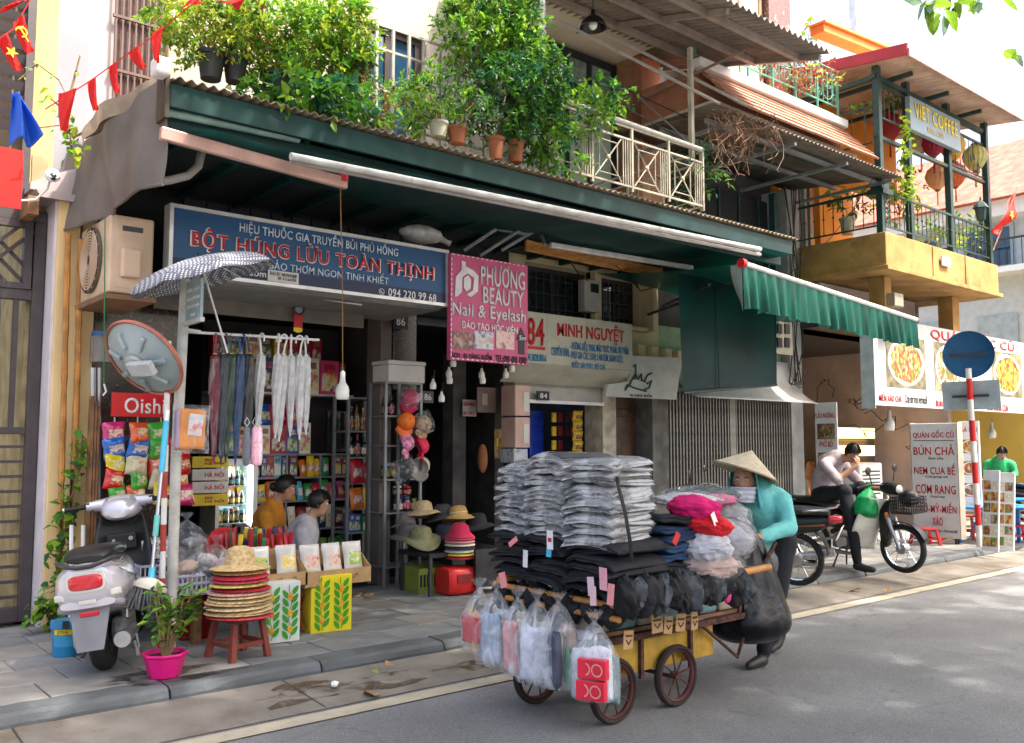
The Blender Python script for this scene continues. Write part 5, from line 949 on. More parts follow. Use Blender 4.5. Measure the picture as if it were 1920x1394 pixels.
def bottle(i, jar=False):
    b = B()
    if jar: b.lathe([(.001, 0), (.46, 0), (.48, .1), (.48, .72), (.4, .8)], 12); b.mat(1); b.lathe([(.485, .18), (.485, .6)], 12); b.mat(2); b.lathe([(.43, .79), (.43, .98), (.001, 1)], 12)
    else: b.lathe([(.001, 0), (.45, 0), (.48, .05), (.48, .55), (.3, .68), (.15, .74), (.14, .9)], 12); b.mat(1); b.lathe([(.485, .15), (.485, .45)], 12); b.mat(2); b.lathe([(.17, .89), (.17, .99), (.001, 1)], 12)
    return b.mesh('jar' if jar else 'bottle', [M('glass_dark_%d' % (i % 4), [(.03, .015, .01), (.05, .012, .012), (.012, .02, .018), (.2, .1, .03)][i % 4], .12, spec=.7), PKL[i], PKM[(i*5) % 14]], True)
BXM = [boxpack(i) for i in range(14)]; BTM = [bottle(i) for i in range(14)]; JRM = [bottle(i, True) for i in range(14)]
BGM = [pillow_mesh('packet', 1, 1, .45, [PKM[i], PKP[i]], i+30, 6, 8) for i in range(14)]
def stock(where, x0, x1, y, z, kind, h, wmin, wmax, seed, d=.12, only=None, group=None):
    q = random.Random(seed); x = x0
    while x < x1-wmin*.6:
        w = min(q.uniform(wmin, wmax), x1-x); hh = h*q.uniform(.8, 1.0); i = q.choice(only) if only else q.randrange(14); yy = y+q.uniform(-.02, .02)
        if kind == 'box': o = link('carton', BXM[i], None, (x, yy, z)); o.scale = (w*.96, d, hh); nm, ct = 'carton', 'box'
        elif kind == 'bag': o = link('packet', BGM[i], None, (x+w/2, yy, z+hh*.48), (q.uniform(-.2, 0), q.uniform(-.1, .1), q.uniform(-.2, .2))); o.scale = (w, .13, hh); nm, ct = 'packet', 'packet'
        else: o = link(kind, BTM[i] if kind == 'bottle' else JRM[i], None, (x+w/2, yy+w/2, z)); o.scale = (w*.95, w*.95, hh); nm, ct = kind, kind
        tag(o, '%s %s' % (('printed carton', 'dark labelled bottle', 'lidded jar', 'shiny food packet')[('box', 'bottle', 'jar', 'bag').index(kind)], where), ct, group or 'goods '+where); x += w
m_shelf = M('shelf_grey', (.2, .21, .22), .5, .2, var=.1)
sh = thing('wall_shelf', 'long grey shelving along the back of the store filled with packets', 'shelf'); Ys = 9.05
X0, X1 = PY(400, 850, Ys).x, PY(660, 850, Ys).x; zs = [PY(560, y, Ys).z for y in (738, 851, 894, 938, 992, 1050)]
for z in zs: b = B(); b.bx(X0, X1, Ys-.02, Ys+.35, z-.02, z); part('shelf_board', b, m_shelf if z < 2 else M('white_board', (.5, .48, .45), .6), sh)
for i in range(5): x = X0+(X1-X0)*i/4; b = B(); b.bx(x-.012, x+.012, Ys-.015, Ys+.35, .13, zs[1]); part('upright', b, m_shelf, sh)
b = B(); b.bx(X0, X1, Ys+.36, Ys+.4, .13, 2.9); part('back_board', b, M('shelf_back', (.04, .033, .03), .8), sh)
stock('on the top white shelf of the store', X0, X1-.1, Ys, zs[0]+.0, 'box', .4, .13, .24, 1)
stock('stacked above the back counter shelf', X0+.05, X1-.5, Ys, zs[1], 'box', .34, .1, .2, 2, only=[2, 1, 0, 6, 8, 1])
stock('in a second layer above the back counter shelf', X0+.5, X1-.5, Ys+.14, zs[1]+.3, 'bag', .26, .13, .2, 12, only=[8, 0, 2, 5])
stock('on the chocolate row of the back shelf', X0, X0+.95, Ys, zs[2], 'box', .23, .06, .1, 3, only=[3, 10, 0, 7, 2, 9, 3]); stock('standing on the chocolate row of the back shelf', X0+.95, X1-.25, Ys, zs[2], 'bag', .23, .08, .12, 4, only=[1, 11, 4, 5]); stock('at the right end of the chocolate row', X1-.25, X1, Ys, zs[2], 'box', .24, .12, .14, 5, only=[10, 0])
stock('on the middle row of the back shelf', X0, X1-.6, Ys, zs[3], 'bag', .22, .08, .13, 6, only=[1, 11, 5, 9, 1]); stock('piled at the right of the middle row', X1-.6, X1, Ys, zs[3], 'bag', .22, .08, .12, 7, only=[4, 8, 4, 0])
stock('in the upper layer on the top white shelf', X0, X1-.3, Ys+.1, zs[0]+.36, 'box', .26, .12, .22, 51, only=[1, 0, 2, 3, 6])
stock('stacked under the top white shelf', X0+.2, X1-.4, Ys+.16, zs[1]+.62, 'bag', .26, .12, .2, 52, only=[0, 8, 2, 1, 10])
stock('on the dim lower row of the back shelf', X0, X1, Ys, zs[4], 'bag', .26, .09, .14, 8, only=[6, 7, 3, 12, 6]); stock('on the bottom row of the back shelf', X0+.2, X1, Ys, zs[5], 'bag', .26, .09, .14, 9, only=[4, 13, 1, 9])
tv = thing('television', 'black flat screen on the shelf beside the bottle rack', 'television'); rect(tv, 'screen', 612, 774, 652, 842, 8.98, m_glass, .03); rect(tv, 'bezel', 610, 771, 654, 846, 9.0, m_black, .03); rect(tv, 'foot', 625, 842, 645, 847, 9.0, m_black, .05)
# metal rack with bottles
rk = thing('bottle_rack', 'grey metal rack of sauce bottles and jars beside the shop column', 'rack'); Yk = 8.55; X0, X1 = PY(652, 850, Yk).x, PY(709, 850, Yk).x; zr = [PY(680, y, Yk).z for y in (808, 857, 905, 953, 997, 1060)]
for x in (X0, X1):
    for y in (Yk, Yk+.3): b = B(); b.bx(x-.015, x+.015, y-.015, y+.015, .13, 2.1); part('post', b, m_grey, rk)
for z in zr+[2.08]: b = B(); b.bx(X0, X1, Yk-.012, Yk+.31, z-.018, z); part('shelf_board', b, m_grey, rk)
stock('on the upper tier of the metal rack', X0+.02, X1-.02, Yk, zr[0], 'bottle', .28, .07, .08, 21); stock('on the second tier of the metal rack', X0+.02, X1-.02, Yk, zr[1], 'bottle', .26, .07, .085, 22, only=[6, 8, 0, 10]); stock('on the third tier of the metal rack', X0+.02, X1-.02, Yk, zr[2], 'bag', .25, .11, .15, 23, only=[0, 3, 6]); stock('on the fourth tier of the metal rack', X0+.02, X1-.02, Yk, zr[3], 'bag', .23, .14, .18, 24, only=[5, 1, 11]); stock('on the fifth tier of the metal rack', X0+.02, X1-.02, Yk, zr[4], 'box', .2, .07, .09, 25, only=[2, 4, 12, 4])
# front rack with caps
fr = thing('front_rack', 'open angle-iron rack at the shop entrance hung with caps', 'rack'); Yk = 7.98; X0, X1 = PY(722, 850, Yk).x, PY(788, 850, Yk).x; zr = [PY(760, y, Yk).z for y in (718, 780, 835, 898, 960, 1060)]
for x in (X0, X0+.16, X1):
    for y in (Yk, Yk+.3): b = B(); b.bx(x-.014, x+.014, y-.014, y+.014, .13, zr[0]); part('post', b, m_grey, fr)
for z in zr: b = B(); b.bx(X0, X1, Yk-.01, Yk+.3, z-.016, z); part('shelf_board', b, m_grey, fr)
stock('on the fourth tier of the front rack', X0+.17, X1, Yk+.05, zr[4], 'jar', .16, .1, .12, 31); stock('in the upper jar row of the front rack', X0+.17, X1, Yk+.05, zr[4]+.165, 'jar', .12, .1, .12, 32); stock('on the top tier of the front rack', X0+.02, X0+.2, Yk+.05, zr[1], 'bottle', .22, .07, .08, 33); stock('on the third tier of the front rack', X0+.02, X0+.24, Yk+.05, zr[3], 'jar', .18, .1, .12, 34)
fb = thing('foam_box', 'white foam box on top of the front rack', 'box', (X0+.02, Yk-.02, zr[0]+.003)); wb = X1-X0+.02; b = B(); b.bx(0, wb, 0, .32, 0, .18); part('body', b, M('foam_white', (.62, .6, .55), .8, var=.05), fb, bev=.01); b = B(); b.bx(-.008, wb+.008, -.008, .328, .182, .225); part('lid', b, MATS['foam_white'], fb, bev=.01)
def cap_mesh(mat, mat2):
    b = B(); b.lathe([(.001, .105), (.04, .1), (.075, .075), (.09, .035), (.092, 0)], 20); b.mat(1)
    b.grid(lambda u, v: ((.09+.075*v*math.cos((u-.5)*1.7))*math.cos((u-.5)*1.9)*1.0, (.092+.03*v)*math.sin((u-.5)*1.9), .002-.03*v*v-.02*abs(u-.5)*v), 12, 4); b.mat(0); b.ell((0, 0, .105), (.008, .008, .006), 8, 5); return b.mesh('cap', [mat, mat2], True)
for i, (px, py, c, nm) in enumerate(((769, 748, (.45, .008, .07), 'crimson helmet-like cap in clear plastic'), (760, 792, (.8, .17, .02), 'bright orange cap'), (790, 797, (.35, .25, .12), 'patterned cap in clear bag behind the orange one'), (757, 832, (.75, .25, .4), 'pink camouflage cap'), (785, 838, (.75, .03, .09), 'hot pink cap'), (757, 880, (.03, .03, .035), 'black cap with red lining in clear bag'), (788, 875, (.58, .54, .44), 'cream cap with dark badge'))):
    m_ = M('cap_%d' % i, c, .6, var=.08 if i not in (2, 3) else .5, scale=30); t = thing('cap', nm+' hanging on the front rack', 'cap', PY(px, py, 7.9), (R_(-35+i*9), R_(65), R_(200+i*35)), 'caps on the front rack'); o = link('crown', cap_mesh(m_, m_), t); md = o.modifiers.new('s', 'SOLIDIFY'); md.thickness = .004
    if i in (0, 2, 5): o = link('plastic_bag', pillow_mesh('plastic_bag', .26, .27, .24, [m_film, m_film], i), t)
# fridge, cartons
fz = thing('drinks_fridge', 'lit glass drinks fridge behind the umbrellas', 'fridge'); Yf = 8.75; x0, x1, z0, z1 = RC(412, 880, 474, 985, Yf)
b = B(); b.bx(x0-.04, x0, Yf, Yf+.4, .3, z1+.1); b.bx(x1, x1+.05, Yf, Yf+.4, .3, z1+.1); b.bx(x0, x1, Yf+.38, Yf+.4, .3, z1+.1); b.bx(x0, x1, Yf, Yf+.4, z1+.04, z1+.1); part('cabinet', b, m_whitepl, fz)
b = B(); b.bx(x1-.03, x1-.005, Yf+.02, Yf+.05, z0, z1+.03); part('lamp', b, M('fridge_lamp', (.75, .95, 1), emit=9), fz)
zf = [z0+.02+k*(z1-z0)/3 for k in range(3)]
for z in zf: b = B(); b.bx(x0, x1, Yf+.03, Yf+.37, z-.012, z); part('shelf', b, M('fridge_shelf', (.5, .65, .68), .3), fz)
for k, z in enumerate(zf): stock('in the %s row of the lit fridge' % ('bottom', 'middle', 'upper')[k], x0+.01, x1-.05, Yf+.05, z, 'bottle' if k else 'jar', (z1-z0)/3*.82, .055, .06, 41+k, only=[4, 11, 13, 9, 1])
for k in range(4):
    t = thing('beer_carton', ('bottom yellow carton', 'second white carton', 'third white carton', 'topmost yellow carton')[k]+' in the stack left of the fridge', 'carton', PY(360, 950-k*24, 8.3), 0, 'cartons stacked by the fridge'); b = B(); b.bx(0, .34, 0, .25, 0, .105); part('box', b, M('carton_yellow', (.6, .42, .02), .5) if k in (0, 3) else M('carton_white', (.55, .52, .48), .6), t, bev=.005); text(t, 'BIA\nHÀ NỘI' if k in (0, 3) else 'HÀ NỘI', .12, .3, .02, .085, M('carton_red', (.3, .03, .02), .5) if k in (0, 3) else m_redp, -.004, .02, .002)
# hanging bulbs
def bulb(label, px, py, Y, s=1., cord=None, up=None):
    t = thing('light_bulb', label, 'light bulb', PY(px, py, Y), 0, 'hanging light bulbs'); b = B(); b.lathe([(.001, -.075*s), (.045*s, -.073*s), (.053*s, -.05*s), (.054*s, -.0*s), (.046*s, .03*s), (.025*s, .06*s), (.02*s, .1*s)], 16); part('globe', b, M('bulb_white', (.75, .73, .68), .35), t, True); b = B(); b.lathe([(.02*s, .09*s), (.02*s, .14*s), (.006*s, .155*s)], 10); part('socket', b, m_whitepl if s > 1.0 else m_black, t, True)
    if up: b = B(); e = PY(up[0], up[1], up[2])-PY(px, py, Y); b.tube([(0, 0, .15*s), e*.5+Vector((.01, 0, 0)), e], .0045, 5); part('cord', b, m_cord if s > 1 else m_wire, t)
bulb('large white bulb on a long brown cord in front of the store', 642, 732, 6.6, 1.05, up=(638, 345, 6.25))
for i, (x, y) in enumerate(((812, 722), (842, 700), (843, 712), (828, 746), (905, 712), (903, 702), (948, 702), (960, 690), (850, 680))): bulb(('bulb dangling left in the dim passage', 'upper bulb of the pair below the pink sign', 'lower bulb of the pair below the pink sign', 'low bulb beside the passage number plate', 'lower bulb left of the brown sign', 'upper bulb left of the brown sign', 'bulb by the stack of pale boxes', 'topmost bulb by the cream sign', 'small bulb tucked under the pink sign')[i], x, y, 7.6, .62, up=(x+rnd.uniform(-3, 3), y-28, 7.6))
t = thing('wall_clock', 'small round dark clock hanging below the sign soffit', 'clock', PY(559, 580, 7.85)); b = B(); b.lathe([(.055, .0), (.06, .02), (.045, .03), (.04, .02)], 24, Matrix.Rotation(PI/2, 4, 'X')); part('rim', b, M('dark_green_rim', (.03, .035, .025), .4), t, True); b = B(); b.lathe([(.001, .012), (.045, .012)], 20, Matrix.Rotation(PI/2, 4, 'X')); part('face', b, M('clock_face', (.3, .33, .34), .3), t)
t = thing('red_pennant', 'red pennant with yellow hem hanging under the clock', 'pennant', PY(559, 605, 7.85)); b = B(); b.prism([(-.045, .11), (.045, .11), (.045, -.05), (-.045, -.05)], -.003, .003); part('cloth', b, m_redp, t); b = B(); b.prism([(-.045, -.05), (.045, -.05), (.045, -.085), (0, -.1), (-.045, -.085)], -.003, .003); part('hem', b, m_yelp, t)
# ================================================================ wheels, lofts
def loft(b, secs, n=16, cap=True):
    """sections (x, cy, cz, half width, half height, squareness) along x"""
    vs = []
    for (x, cy, cz, hw, hh, p) in secs:
        for j in range(n):
            a = 2*PI*j/n; c, s = math.cos(a), math.sin(a); e = 2/p
            vs.append((x, cy+hw*math.copysign(abs(c)**e, c), cz+hh*math.copysign(abs(s)**e, s)))
    k = len(secs); fs = [(i*n+j, (i+1)*n+j, (i+1)*n+(j+1) % n, i*n+(j+1) % n) for i in range(k-1) for j in range(n)]
    if cap: fs += [tuple(range(n)), tuple((k-1)*n+j for j in reversed(range(n)))]
    return b.add(vs, fs)
RX = Matrix.Rotation(PI/2, 4, 'X')
def torus_prof(R, r, sq=1., n=12): return [(R+r*math.cos(2*PI*k/n), r*sq*math.sin(2*PI*k/n)) for k in range(n+1)]
def wheel(par, c, R, r, spokes=18, wide=1., mt=None, mr=None, hub=.05, sp=.003, hubm=None, nst=32):
    T = Matrix.Translation(c) @ RX
    b = B(); b.lathe(torus_prof(R-r, r, wide), nst, T); ty = part('tyre', b, mt or m_rubber, par, True)
    b = B(); b.lathe(torus_prof(R-2*r+.003, .013, 1.2, 8), nst, T); rm = part('rim', b, mr or m_steel, par, True)
    b = B(); b.cyl((c[0], c[1]-hub*.9, c[2]), (c[0], c[1]+hub*.9, c[2]), hub, n=16); part('hub', b, hubm or m_steel, par, True)
    b = B()
    for k in range(spokes):
        a = 2*PI*k/spokes; s = 1 if k % 2 else -1; b.cyl((c[0]+hub*.8*math.cos(a+.3*s), c[1]+s*hub*.6, c[2]+hub*.8*math.sin(a+.3*s)), (c[0]+(R-2*r)*math.cos(a), c[1], c[2]+(R-2*r)*math.sin(a)), sp, n=4, caps=False)
    part('spokes', b, mr or m_steel, par)['kind'] = 'stuff'
# ================================================================ silver scooter
m_silv = M('silver_lilac_paint', (.6, .58, .63), .25, .35, var=.03, coat=.5); m_blackm = M('matt_black', (.012, .012, .013), .5, var=.2)
m_tail = M('tail_lens', (.6, .008, .02), .12, spec=.8, coat=.6); m_clearl = M('clear_lens', (.6, .58, .52), .1, var=.1, spec=.8); m_seat = M('black_vinyl', (.016, .016, .017), .38, var=.2, bump=.1)
sc = thing('scooter', 'silver-lilac scooter seen from behind, parked by the shop entrance', 'scooter', (1.83, 6.22, .13), (R_(-7), 0, R_(64)))
def swheel(c):
    T = Matrix.Translation(c) @ RX; b = B(); b.lathe([(.115, -.05), (.16, -.06), (.195, -.055), (.218, -.028), (.223, 0), (.218, .028), (.195, .055), (.16, .06), (.115, .05)], 34, T); t = part('tyre', b, m_rubber, sc, True)
    b = B(); b.lathe([(.001, -.03), (.03, -.05), (.05, -.02), (.1, -.03), (.12, -.05), (.12, .05), (.1, .03), (.001, .03)], 26, T); part('rim', b, m_grey, sc, True)
swheel((0, 0, .223)); swheel((1.28, 0, .223))
b = B(); loft(b, [(-.36, 0, .60, .10, .07, 3), (-.35, 0, .585, .15, .11, 3), (-.3, 0, .565, .185, .15, 2.8), (-.15, 0, .54, .205, .17, 2.6), (.05, 0, .51, .205, .19, 2.6), (.25, 0, .50, .19, .19, 2.8), (.42, 0, .5, .165, .19, 3), (.5, 0, .47, .15, .18, 3.5)], 24); part('body', b, m_silv, sc, True)
b = B(); loft(b, [(-.352, 0, .475, .155, .025, 3.5), (-.28, 0, .45, .19, .035, 3.5), (.0, 0, .41, .2, .04, 3.5), (.3, 0, .39, .19, .04, 3.5)], 20); part('lower_trim', b, m_silv, sc, True)
b = B(); loft(b, [(-.30, 0, .735, .1, .02, 3), (-.26, 0, .75, .13, .035, 3), (-.1, 0, .762, .145, .042, 3), (.08, 0, .755, .148, .04, 3), (.2, 0, .735, .15, .038, 3), (.36, 0, .73, .13, .04, 3), (.48, 0, .72, .09, .045, 3), (.52, 0, .71, .05, .03, 3)], 20); part('seat', b, m_seat, sc, True)
b = B(); loft(b, [(-.378, 0, .605, .085, .035, 4), (-.364, 0, .605, .1, .048, 4), (-.345, 0, .605, .105, .052, 4)], 20); tl = part('tail_light', b, m_tail, sc, True); b = B(); b.lathe([(.01, 0), (.025, 0)], 4); 
b = B(); loft(b, [(-.366, 0, .605, .112, .06, 4), (-.35, 0, .605, .116, .064, 4)], 20); part('lamp_surround', b, m_clearl, sc, True)
for s in (-1, 1): b = B(); T = Matrix.Translation((-.325, s*.155, .525)) @ Matrix.Rotation(s*R_(-30), 4, 'Z'); b.bx(-.02, .005, -.035, .035, -.022, .022, T); part('indicator', b, m_clearl, sc, bev=.012)
b = B(); b.box((-.363, 0, .487), (.008, .1, .024)); part('badge', b, m_clearl, sc, bev=.003)
b = B(); b.add([(-.30, -.12, .46), (-.30, .12, .46), (-.395, .075, .2), (-.395, -.075, .2)], [(0, 1, 2, 3)]); part('number_plate_holder', b, M('grey_plastic', (.16, .16, .175), .45), sc, solid=.012); b = B(); b.box((-.335, 0, .412), (.012, .11, .032), (0, R_(-20), 0)); part('reflector', b, m_tail, sc, bev=.006)
b = B(); b.tube([(-.18, .17, .715), (-.3, .16, .73), (-.38, .1, .715), (-.385, .04, .70), (-.385, -.04, .70), (-.38, -.1, .715), (-.3, -.16, .73), (-.18, -.17, .715)], .014, 8); part('grab_rail', b, m_dgrey, sc, True)
b = B(); b.bx(.45, 1.0, -.16, .16, .26, .32); part('floorboard', b, m_blackm, sc, bev=.03)
def shield(off):
    return lambda u, v: (.97+.18*(v)**1.2-.1*(abs(2*u-1))**2.2*(.6+.4*math.sin(PI*v))-off, (u-.5)*2*(.215-.07*v**3-.03*(1-v)**3), .28+.66*v)
b = B(); b.grid(shield(0), 16, 14); part('leg_shield', b, m_silv, sc, True, solid=.012)
b = B(); b.grid(shield(.02), 16, 14); part('inner_shield', b, m_blackm, sc, True, solid=.02)
b = B(); b.box((.99, -.0, .72), (.06, .2, .12)); b.cyl((.95, -.07, .74), (.93, -.07, .74), .022, n=14); part('glovebox', b, m_blackm, sc, bev=.02); b = B(); b.cyl((.945, -.07, .74), (.92, -.07, .74), .016, n=12); b.box((.93, .05, .72), (.006, .02, .05)); part('key_lock', b, m_steel, sc)
b = B(); loft(b, [(.93, 0, .94, .07, .04, 2.5), (.96, 0, .955, .11, .075, 2.5), (1.06, 0, .97, .15, .095, 2.5), (1.17, 0, .96, .13, .09, 2.5), (1.25, 0, .94, .07, .06, 2.2)], 20); part('headset', b, m_silv, sc, True)
b = B(); b.tube([(1.04, -.24, 1.005), (1.08, -.1, 1.0), (1.09, 0, .995), (1.08, .1, 1.0), (1.04, .24, 1.005)], [.032, .055, .07, .055, .032], 12); part('handlebar_cover', b, m_silv, sc, True)
b = B(); loft(b, [(1.0, 0, 1.035, .075, .012, 3), (1.04, 0, 1.05, .085, .012, 3), (1.1, 0, 1.055, .07, .01, 3)], 16); part('instrument_panel', b, m_clearl, sc, True)
for s in (-1, 1):
    b = B(); b.cyl((1.04, s*.24, 1.005), (1.0, s*.38, 1.0), .018, n=12); part('grip', b, m_blackm, sc, True); b = B(); b.tube([(1.07, s*.23, 1.0), (1.08, s*.3, .998), (1.05, s*.37, .995)], .007, 6); part('brake_lever', b, m_chrome, sc, True); b = B(); b.box((1.04, s*.225, 1.01), (.05, .04, .045)); part('switch', b, m_blackm, sc, bev=.01); b = B(); b.cyl((1.0, s*.38, 1.0), (.997, s*.392, 1.0), .02, n=12); part('bar_end', b, m_steel, sc)
b = B(); b.grid(lambda u, v: (1.28+.25*math.cos(.2+u*2.2), (v-.5)*.15*(1-.1*abs(u-.5)), .223+.25*math.sin(.2+u*2.2)), 14, 6); part('front_fender', b, m_silv, sc, True, solid=.01)
b = B(); b.cyl((1.28, .06, .22), (1.1, .05, .6), .02, n=8); part('fork', b, m_steel, sc, True)
b = B(); b.box((.12, -.11, .24), (.36, .1, .17)); b.cyl((.0, -.06, .223), (0, -.15, .223), .09, n=18); part('engine_case', b, m_grey, sc, bev=.03); b = B(); b.cyl((-.02, -.14, .3), (.12, -.12, .52), .03, n=12); part('shock_absorber', b, m_steel, sc, True); b = B(); b.box((.07, .12, .23), (.42, .07, .13)); part('transmission_cover', b, M('alloy_case', (.35, .35, .36), .4, .6), sc, bev=.03); b = B(); b.cyl((-.28, -.16, .22), (.2, -.15, .2), .05, .04, n=14); part('exhaust', b, m_steel, sc, True)
for s in (-1, 1):
    b = B(); b.tube([(-.3, s*.186, .66), (-.1, s*.208, .60), (.1, s*.209, .56), (.3, s*.19, .54), (.46, s*.165, .56)], .0028, 4); part('panel_seam', b, m_blackm, sc)
    b = B(); b.tube([(.1, s*.209, .56), (.14, s*.207, .46), (.12, s*.2, .38)], .0028, 4); part('panel_seam', b, m_blackm, sc)
    b = B(); b.tube([(1.03, s*.2, .985), (1.0, s*.14, .9), (1.04, s*.06, .84)], .005, 5); part('cable', b, m_wire, sc)
b = B(); b.tube([(.35, .1, .22), (.38, .2, .05), (.36, .26, -.02)], .011, 6); part('side_stand', b, m_dgrey, sc, True)
b = B(); b.tube([(-.02, -.2, .2), (-.03, -.21, .12), (-.05, -.2, .1), (-.05, -.19, .16)], .009, 6); b.box((-.045, -.205, .085), (.03, .02, .04)); part('lock', b, m_steel, sc, True)
# ================================================================ potted plant, bucket
pp = thing('potted_plant', 'green leafy plant in an octagonal magenta pot near the kerb', 'plant', (2.05, 5.80, .132)); pp.scale = (.78, .78, .82); m_mag = M('magenta_plastic', (.72, .012, .2), .35, var=.06)
b = B(); b.lathe([(.001, .015), (.115, .015), (.12, 0), (.125, .02), (.165, .155), (.18, .16), (.182, .18), (.165, .182), (.155, .17), (.12, .05), (.001, .05)], 8, Matrix.Rotation(R_(22), 4, 'Z')); part('pot', b, m_mag, pp, False, bev=.006)
b = B(); b.lathe([(.001, .155), (.15, .15)], 12); part('soil', b, m_soil, pp); b = B(); q = random.Random(4); tips = []
for i in range(13):
    a = q.uniform(0, 6.28); r = q.uniform(.05, .24); e = Vector((r*math.cos(a), r*math.sin(a)*.7, q.uniform(.42, .68))); b.tube([(r*.15*math.cos(a), r*.15*math.sin(a), .15), (r*.5*math.cos(a), r*.5*math.sin(a)*.7, .34), e], [.014, .01, .005], 6); tips.append((e, a, r))
part('stem', b, M('tan_stem', (.25, .16, .08), .8, var=.3), pp, True); b = B()
for e, a, r in tips:
    for k in range(12): b.mat(q.choice((0, 0, 1, 1, 2))); leaf(b, e+Vector((q.uniform(-.05, .05), q.uniform(-.05, .05), -.02*k)), Vector((math.cos(a)*.6+q.uniform(-1, 1), math.sin(a)*.6+q.uniform(-1, 1), q.uniform(-.2, .8))), q.uniform(.08, .13), .42, .3, q.uniform(-.5, .5))
part('foliage', b, [LB, LM, LD], pp)
bk = thing('paint_bucket', 'small blue paint bucket with JOTUN label beside the scooter wheel', 'bucket', PZ(124, 1228), R_(-30)); b = B(); b.lathe([(.001, 0), (.085, 0), (.1, .19), (.108, .19), (.108, .205), (.105, .235), (.001, .235)], 28); part('tub', b, M('bucket_blue', (.02, .2, .42), .35, var=.1), bk, True); b = B(); b.lathe([(.098, .15), (.1005, .185)], 12, None, -2.2, -.9); part('label', b, m_yelp, bk); b = B(); b.lathe([(.092, .07), (.097, .145)], 12, None, -2.3, -.9); part('label', b, M('label_blue', (.05, .32, .55), .4), bk); text(bk, 'JOTUN', -.035, .035, .153, .18, M('dark_print', (.05, .03, .02), .5), -.108, .03, .001); b = B(); b.box((.02, -.108, .22), (.04, .008, .05)); part('tape', b, m_blackm, bk)
for i, (px, yt) in enumerate(((133, 985), (155, 985))):
    t = thing('white_pipe', ('white plastic pipe standing left behind the scooter', 'second white pipe just behind the scooter shield')[i], 'pipe'); b = B(); c = PY(px, 1150, 7.4); b.cyl((c.x, 7.4, .13), (c.x-.02, 7.4, PY(px, yt, 7.4).z), .015, n=8); part('pipe', b, m_whitepl, t, True)
for i, (px, pb_) in enumerate((((128, 440), (108, 1170)), ((152, 450), (140, 880)))):
    t = thing('bamboo_pole', ('tall bamboo pole against the yellow wall, left of two', 'second bamboo pole beside the granite column')[i], 'pole'); a, c = PY(*px, 7.85), PY(*pb_, 7.85)
    if i == 0: c.z = .13
    b = B(); pts = []; rs = []
    for k in range(9): f = k/8; pts += [a.lerp(c, f), a.lerp(c, min(1, f+.02))]; rs += [.026, .021]
    b.tube(pts, rs, 8); part('culm', b, m_bamboo, t, True)
# ================================================================ goods in front of the store
tb = thing('display_table', 'low wooden display table in front of the store', 'table', (0, 0, .13)); b = B(); b.bx(2.5, 3.75, 6.55, 7.35, .44, .48); part('table_top', b, m_wood, tb)
for x in (2.52, 3.68):
    for y in (6.57, 7.28): b = B(); b.bx(x, x+.06, y, y+.06, 0, .44); part('leg', b, m_wood, tb)
def basket(label, loc, w, d, h, mat, rz=0, name='basket', full=True):
    t = thing(name, label, 'basket', loc, rz); b = B(); b.bx(-w/2, w/2, -d/2, d/2, 0, .01); part('base', b, mat, t); k = 9
    b = B()
    for z in (h-.02, h*.5, .012): b.bx(-w/2-.006, w/2+.006, -d/2-.006, -d/2, z, z+.018); b.bx(-w/2-.006, w/2+.006, d/2, d/2+.006, z, z+.018); b.bx(-w/2-.006, -w/2, -d/2, d/2, z, z+.018); b.bx(w/2, w/2+.006, -d/2, d/2, z, z+.018)
    part('rim', b, mat, t); b = B()
    for i in range(k+1):
        x = -w/2+w*i/k; b.bx(x-.005, x+.005, -d/2-.004, -d/2, .0, h); b.bx(x-.005, x+.005, d/2, d/2+.004, .0, h); y = -d/2+d*i/k; b.bx(-w/2-.004, -w/2, y-.005, y+.005, 0, h); b.bx(w/2, w/2+.004, y-.005, y+.005, 0, h)
    part('lattice', b, mat, t)['kind'] = 'stuff'; return t
m_lav = M('lavender_plastic', (.42, .42, .52), .4); 
p = PY(360, 1112, 6.5); basket('lavender plastic basket of combs and slippers beside the pole', (p.x, 6.5, p.z), .3, .25, .15, m_lav); pbk = p
p = PY(290, 1040, 7.2); basket('white plastic basket behind the mop', (p.x, 7.2, p.z-.02), .26, .22, .14, m_whitepl); p = PY(290, 1105, 7.0); basket('grey-lilac basket on the ground behind the mop', (p.x, 7.0, p.z), .3, .26, .2, m_lav)
def bagmesh(w, h, d, seed, mat, crink=.08, knot=True):
    b = B(); n, k = 28, 16; o = seed*7.3; vs = []
    for i in range(k+1):
        v = i/k
        if knot: r = (math.sin(min(1, v/.9)*PI*.5)**.7)*(1-.10*v) if v < .75 else (1-.10*v)*max(0.03, 1-((v-.75)/.25)**3*.95)
        else: r = math.sin(PI*(.06+.88*v))**.5
        prof = 1-v
        if knot: rr = .06+.94*min(1, (v/.45))**.8 if v < .45 else (1-.0*(v-.45)); rr *= (1 if v < .9 else math.sqrt(max(.02, 1-((v-.9)/.1)**2)))
        else: rr = r
        for j in range(n):
            a = 2*PI*j/n; cr = 1+crink*noise.noise(Vector((math.cos(a)*2.5+o, math.sin(a)*2.5, v*4)))+crink*.8*math.sin(a*9+o+3*math.sin(v*5))*(1-v)*.8
            vs.append((w/2*rr*cr*math.cos(a), d/2*rr*cr*math.sin(a), -h*v))
    b.add(vs, [(i*n+j, i*n+(j+1) % n, (i+1)*n+(j+1) % n, (i+1)*n+j) for i in range(k) for j in range(n)])
    if knot:
        for j in range(10): a = j*.63; b.add([(0, 0, -.02), (.05*math.cos(a), .05*math.sin(a), .05), (.05*math.cos(a+.5), .05*math.sin(a+.5), .06)], [(0, 1, 2)])
    return b.mesh('plastic_bag', mat, True)
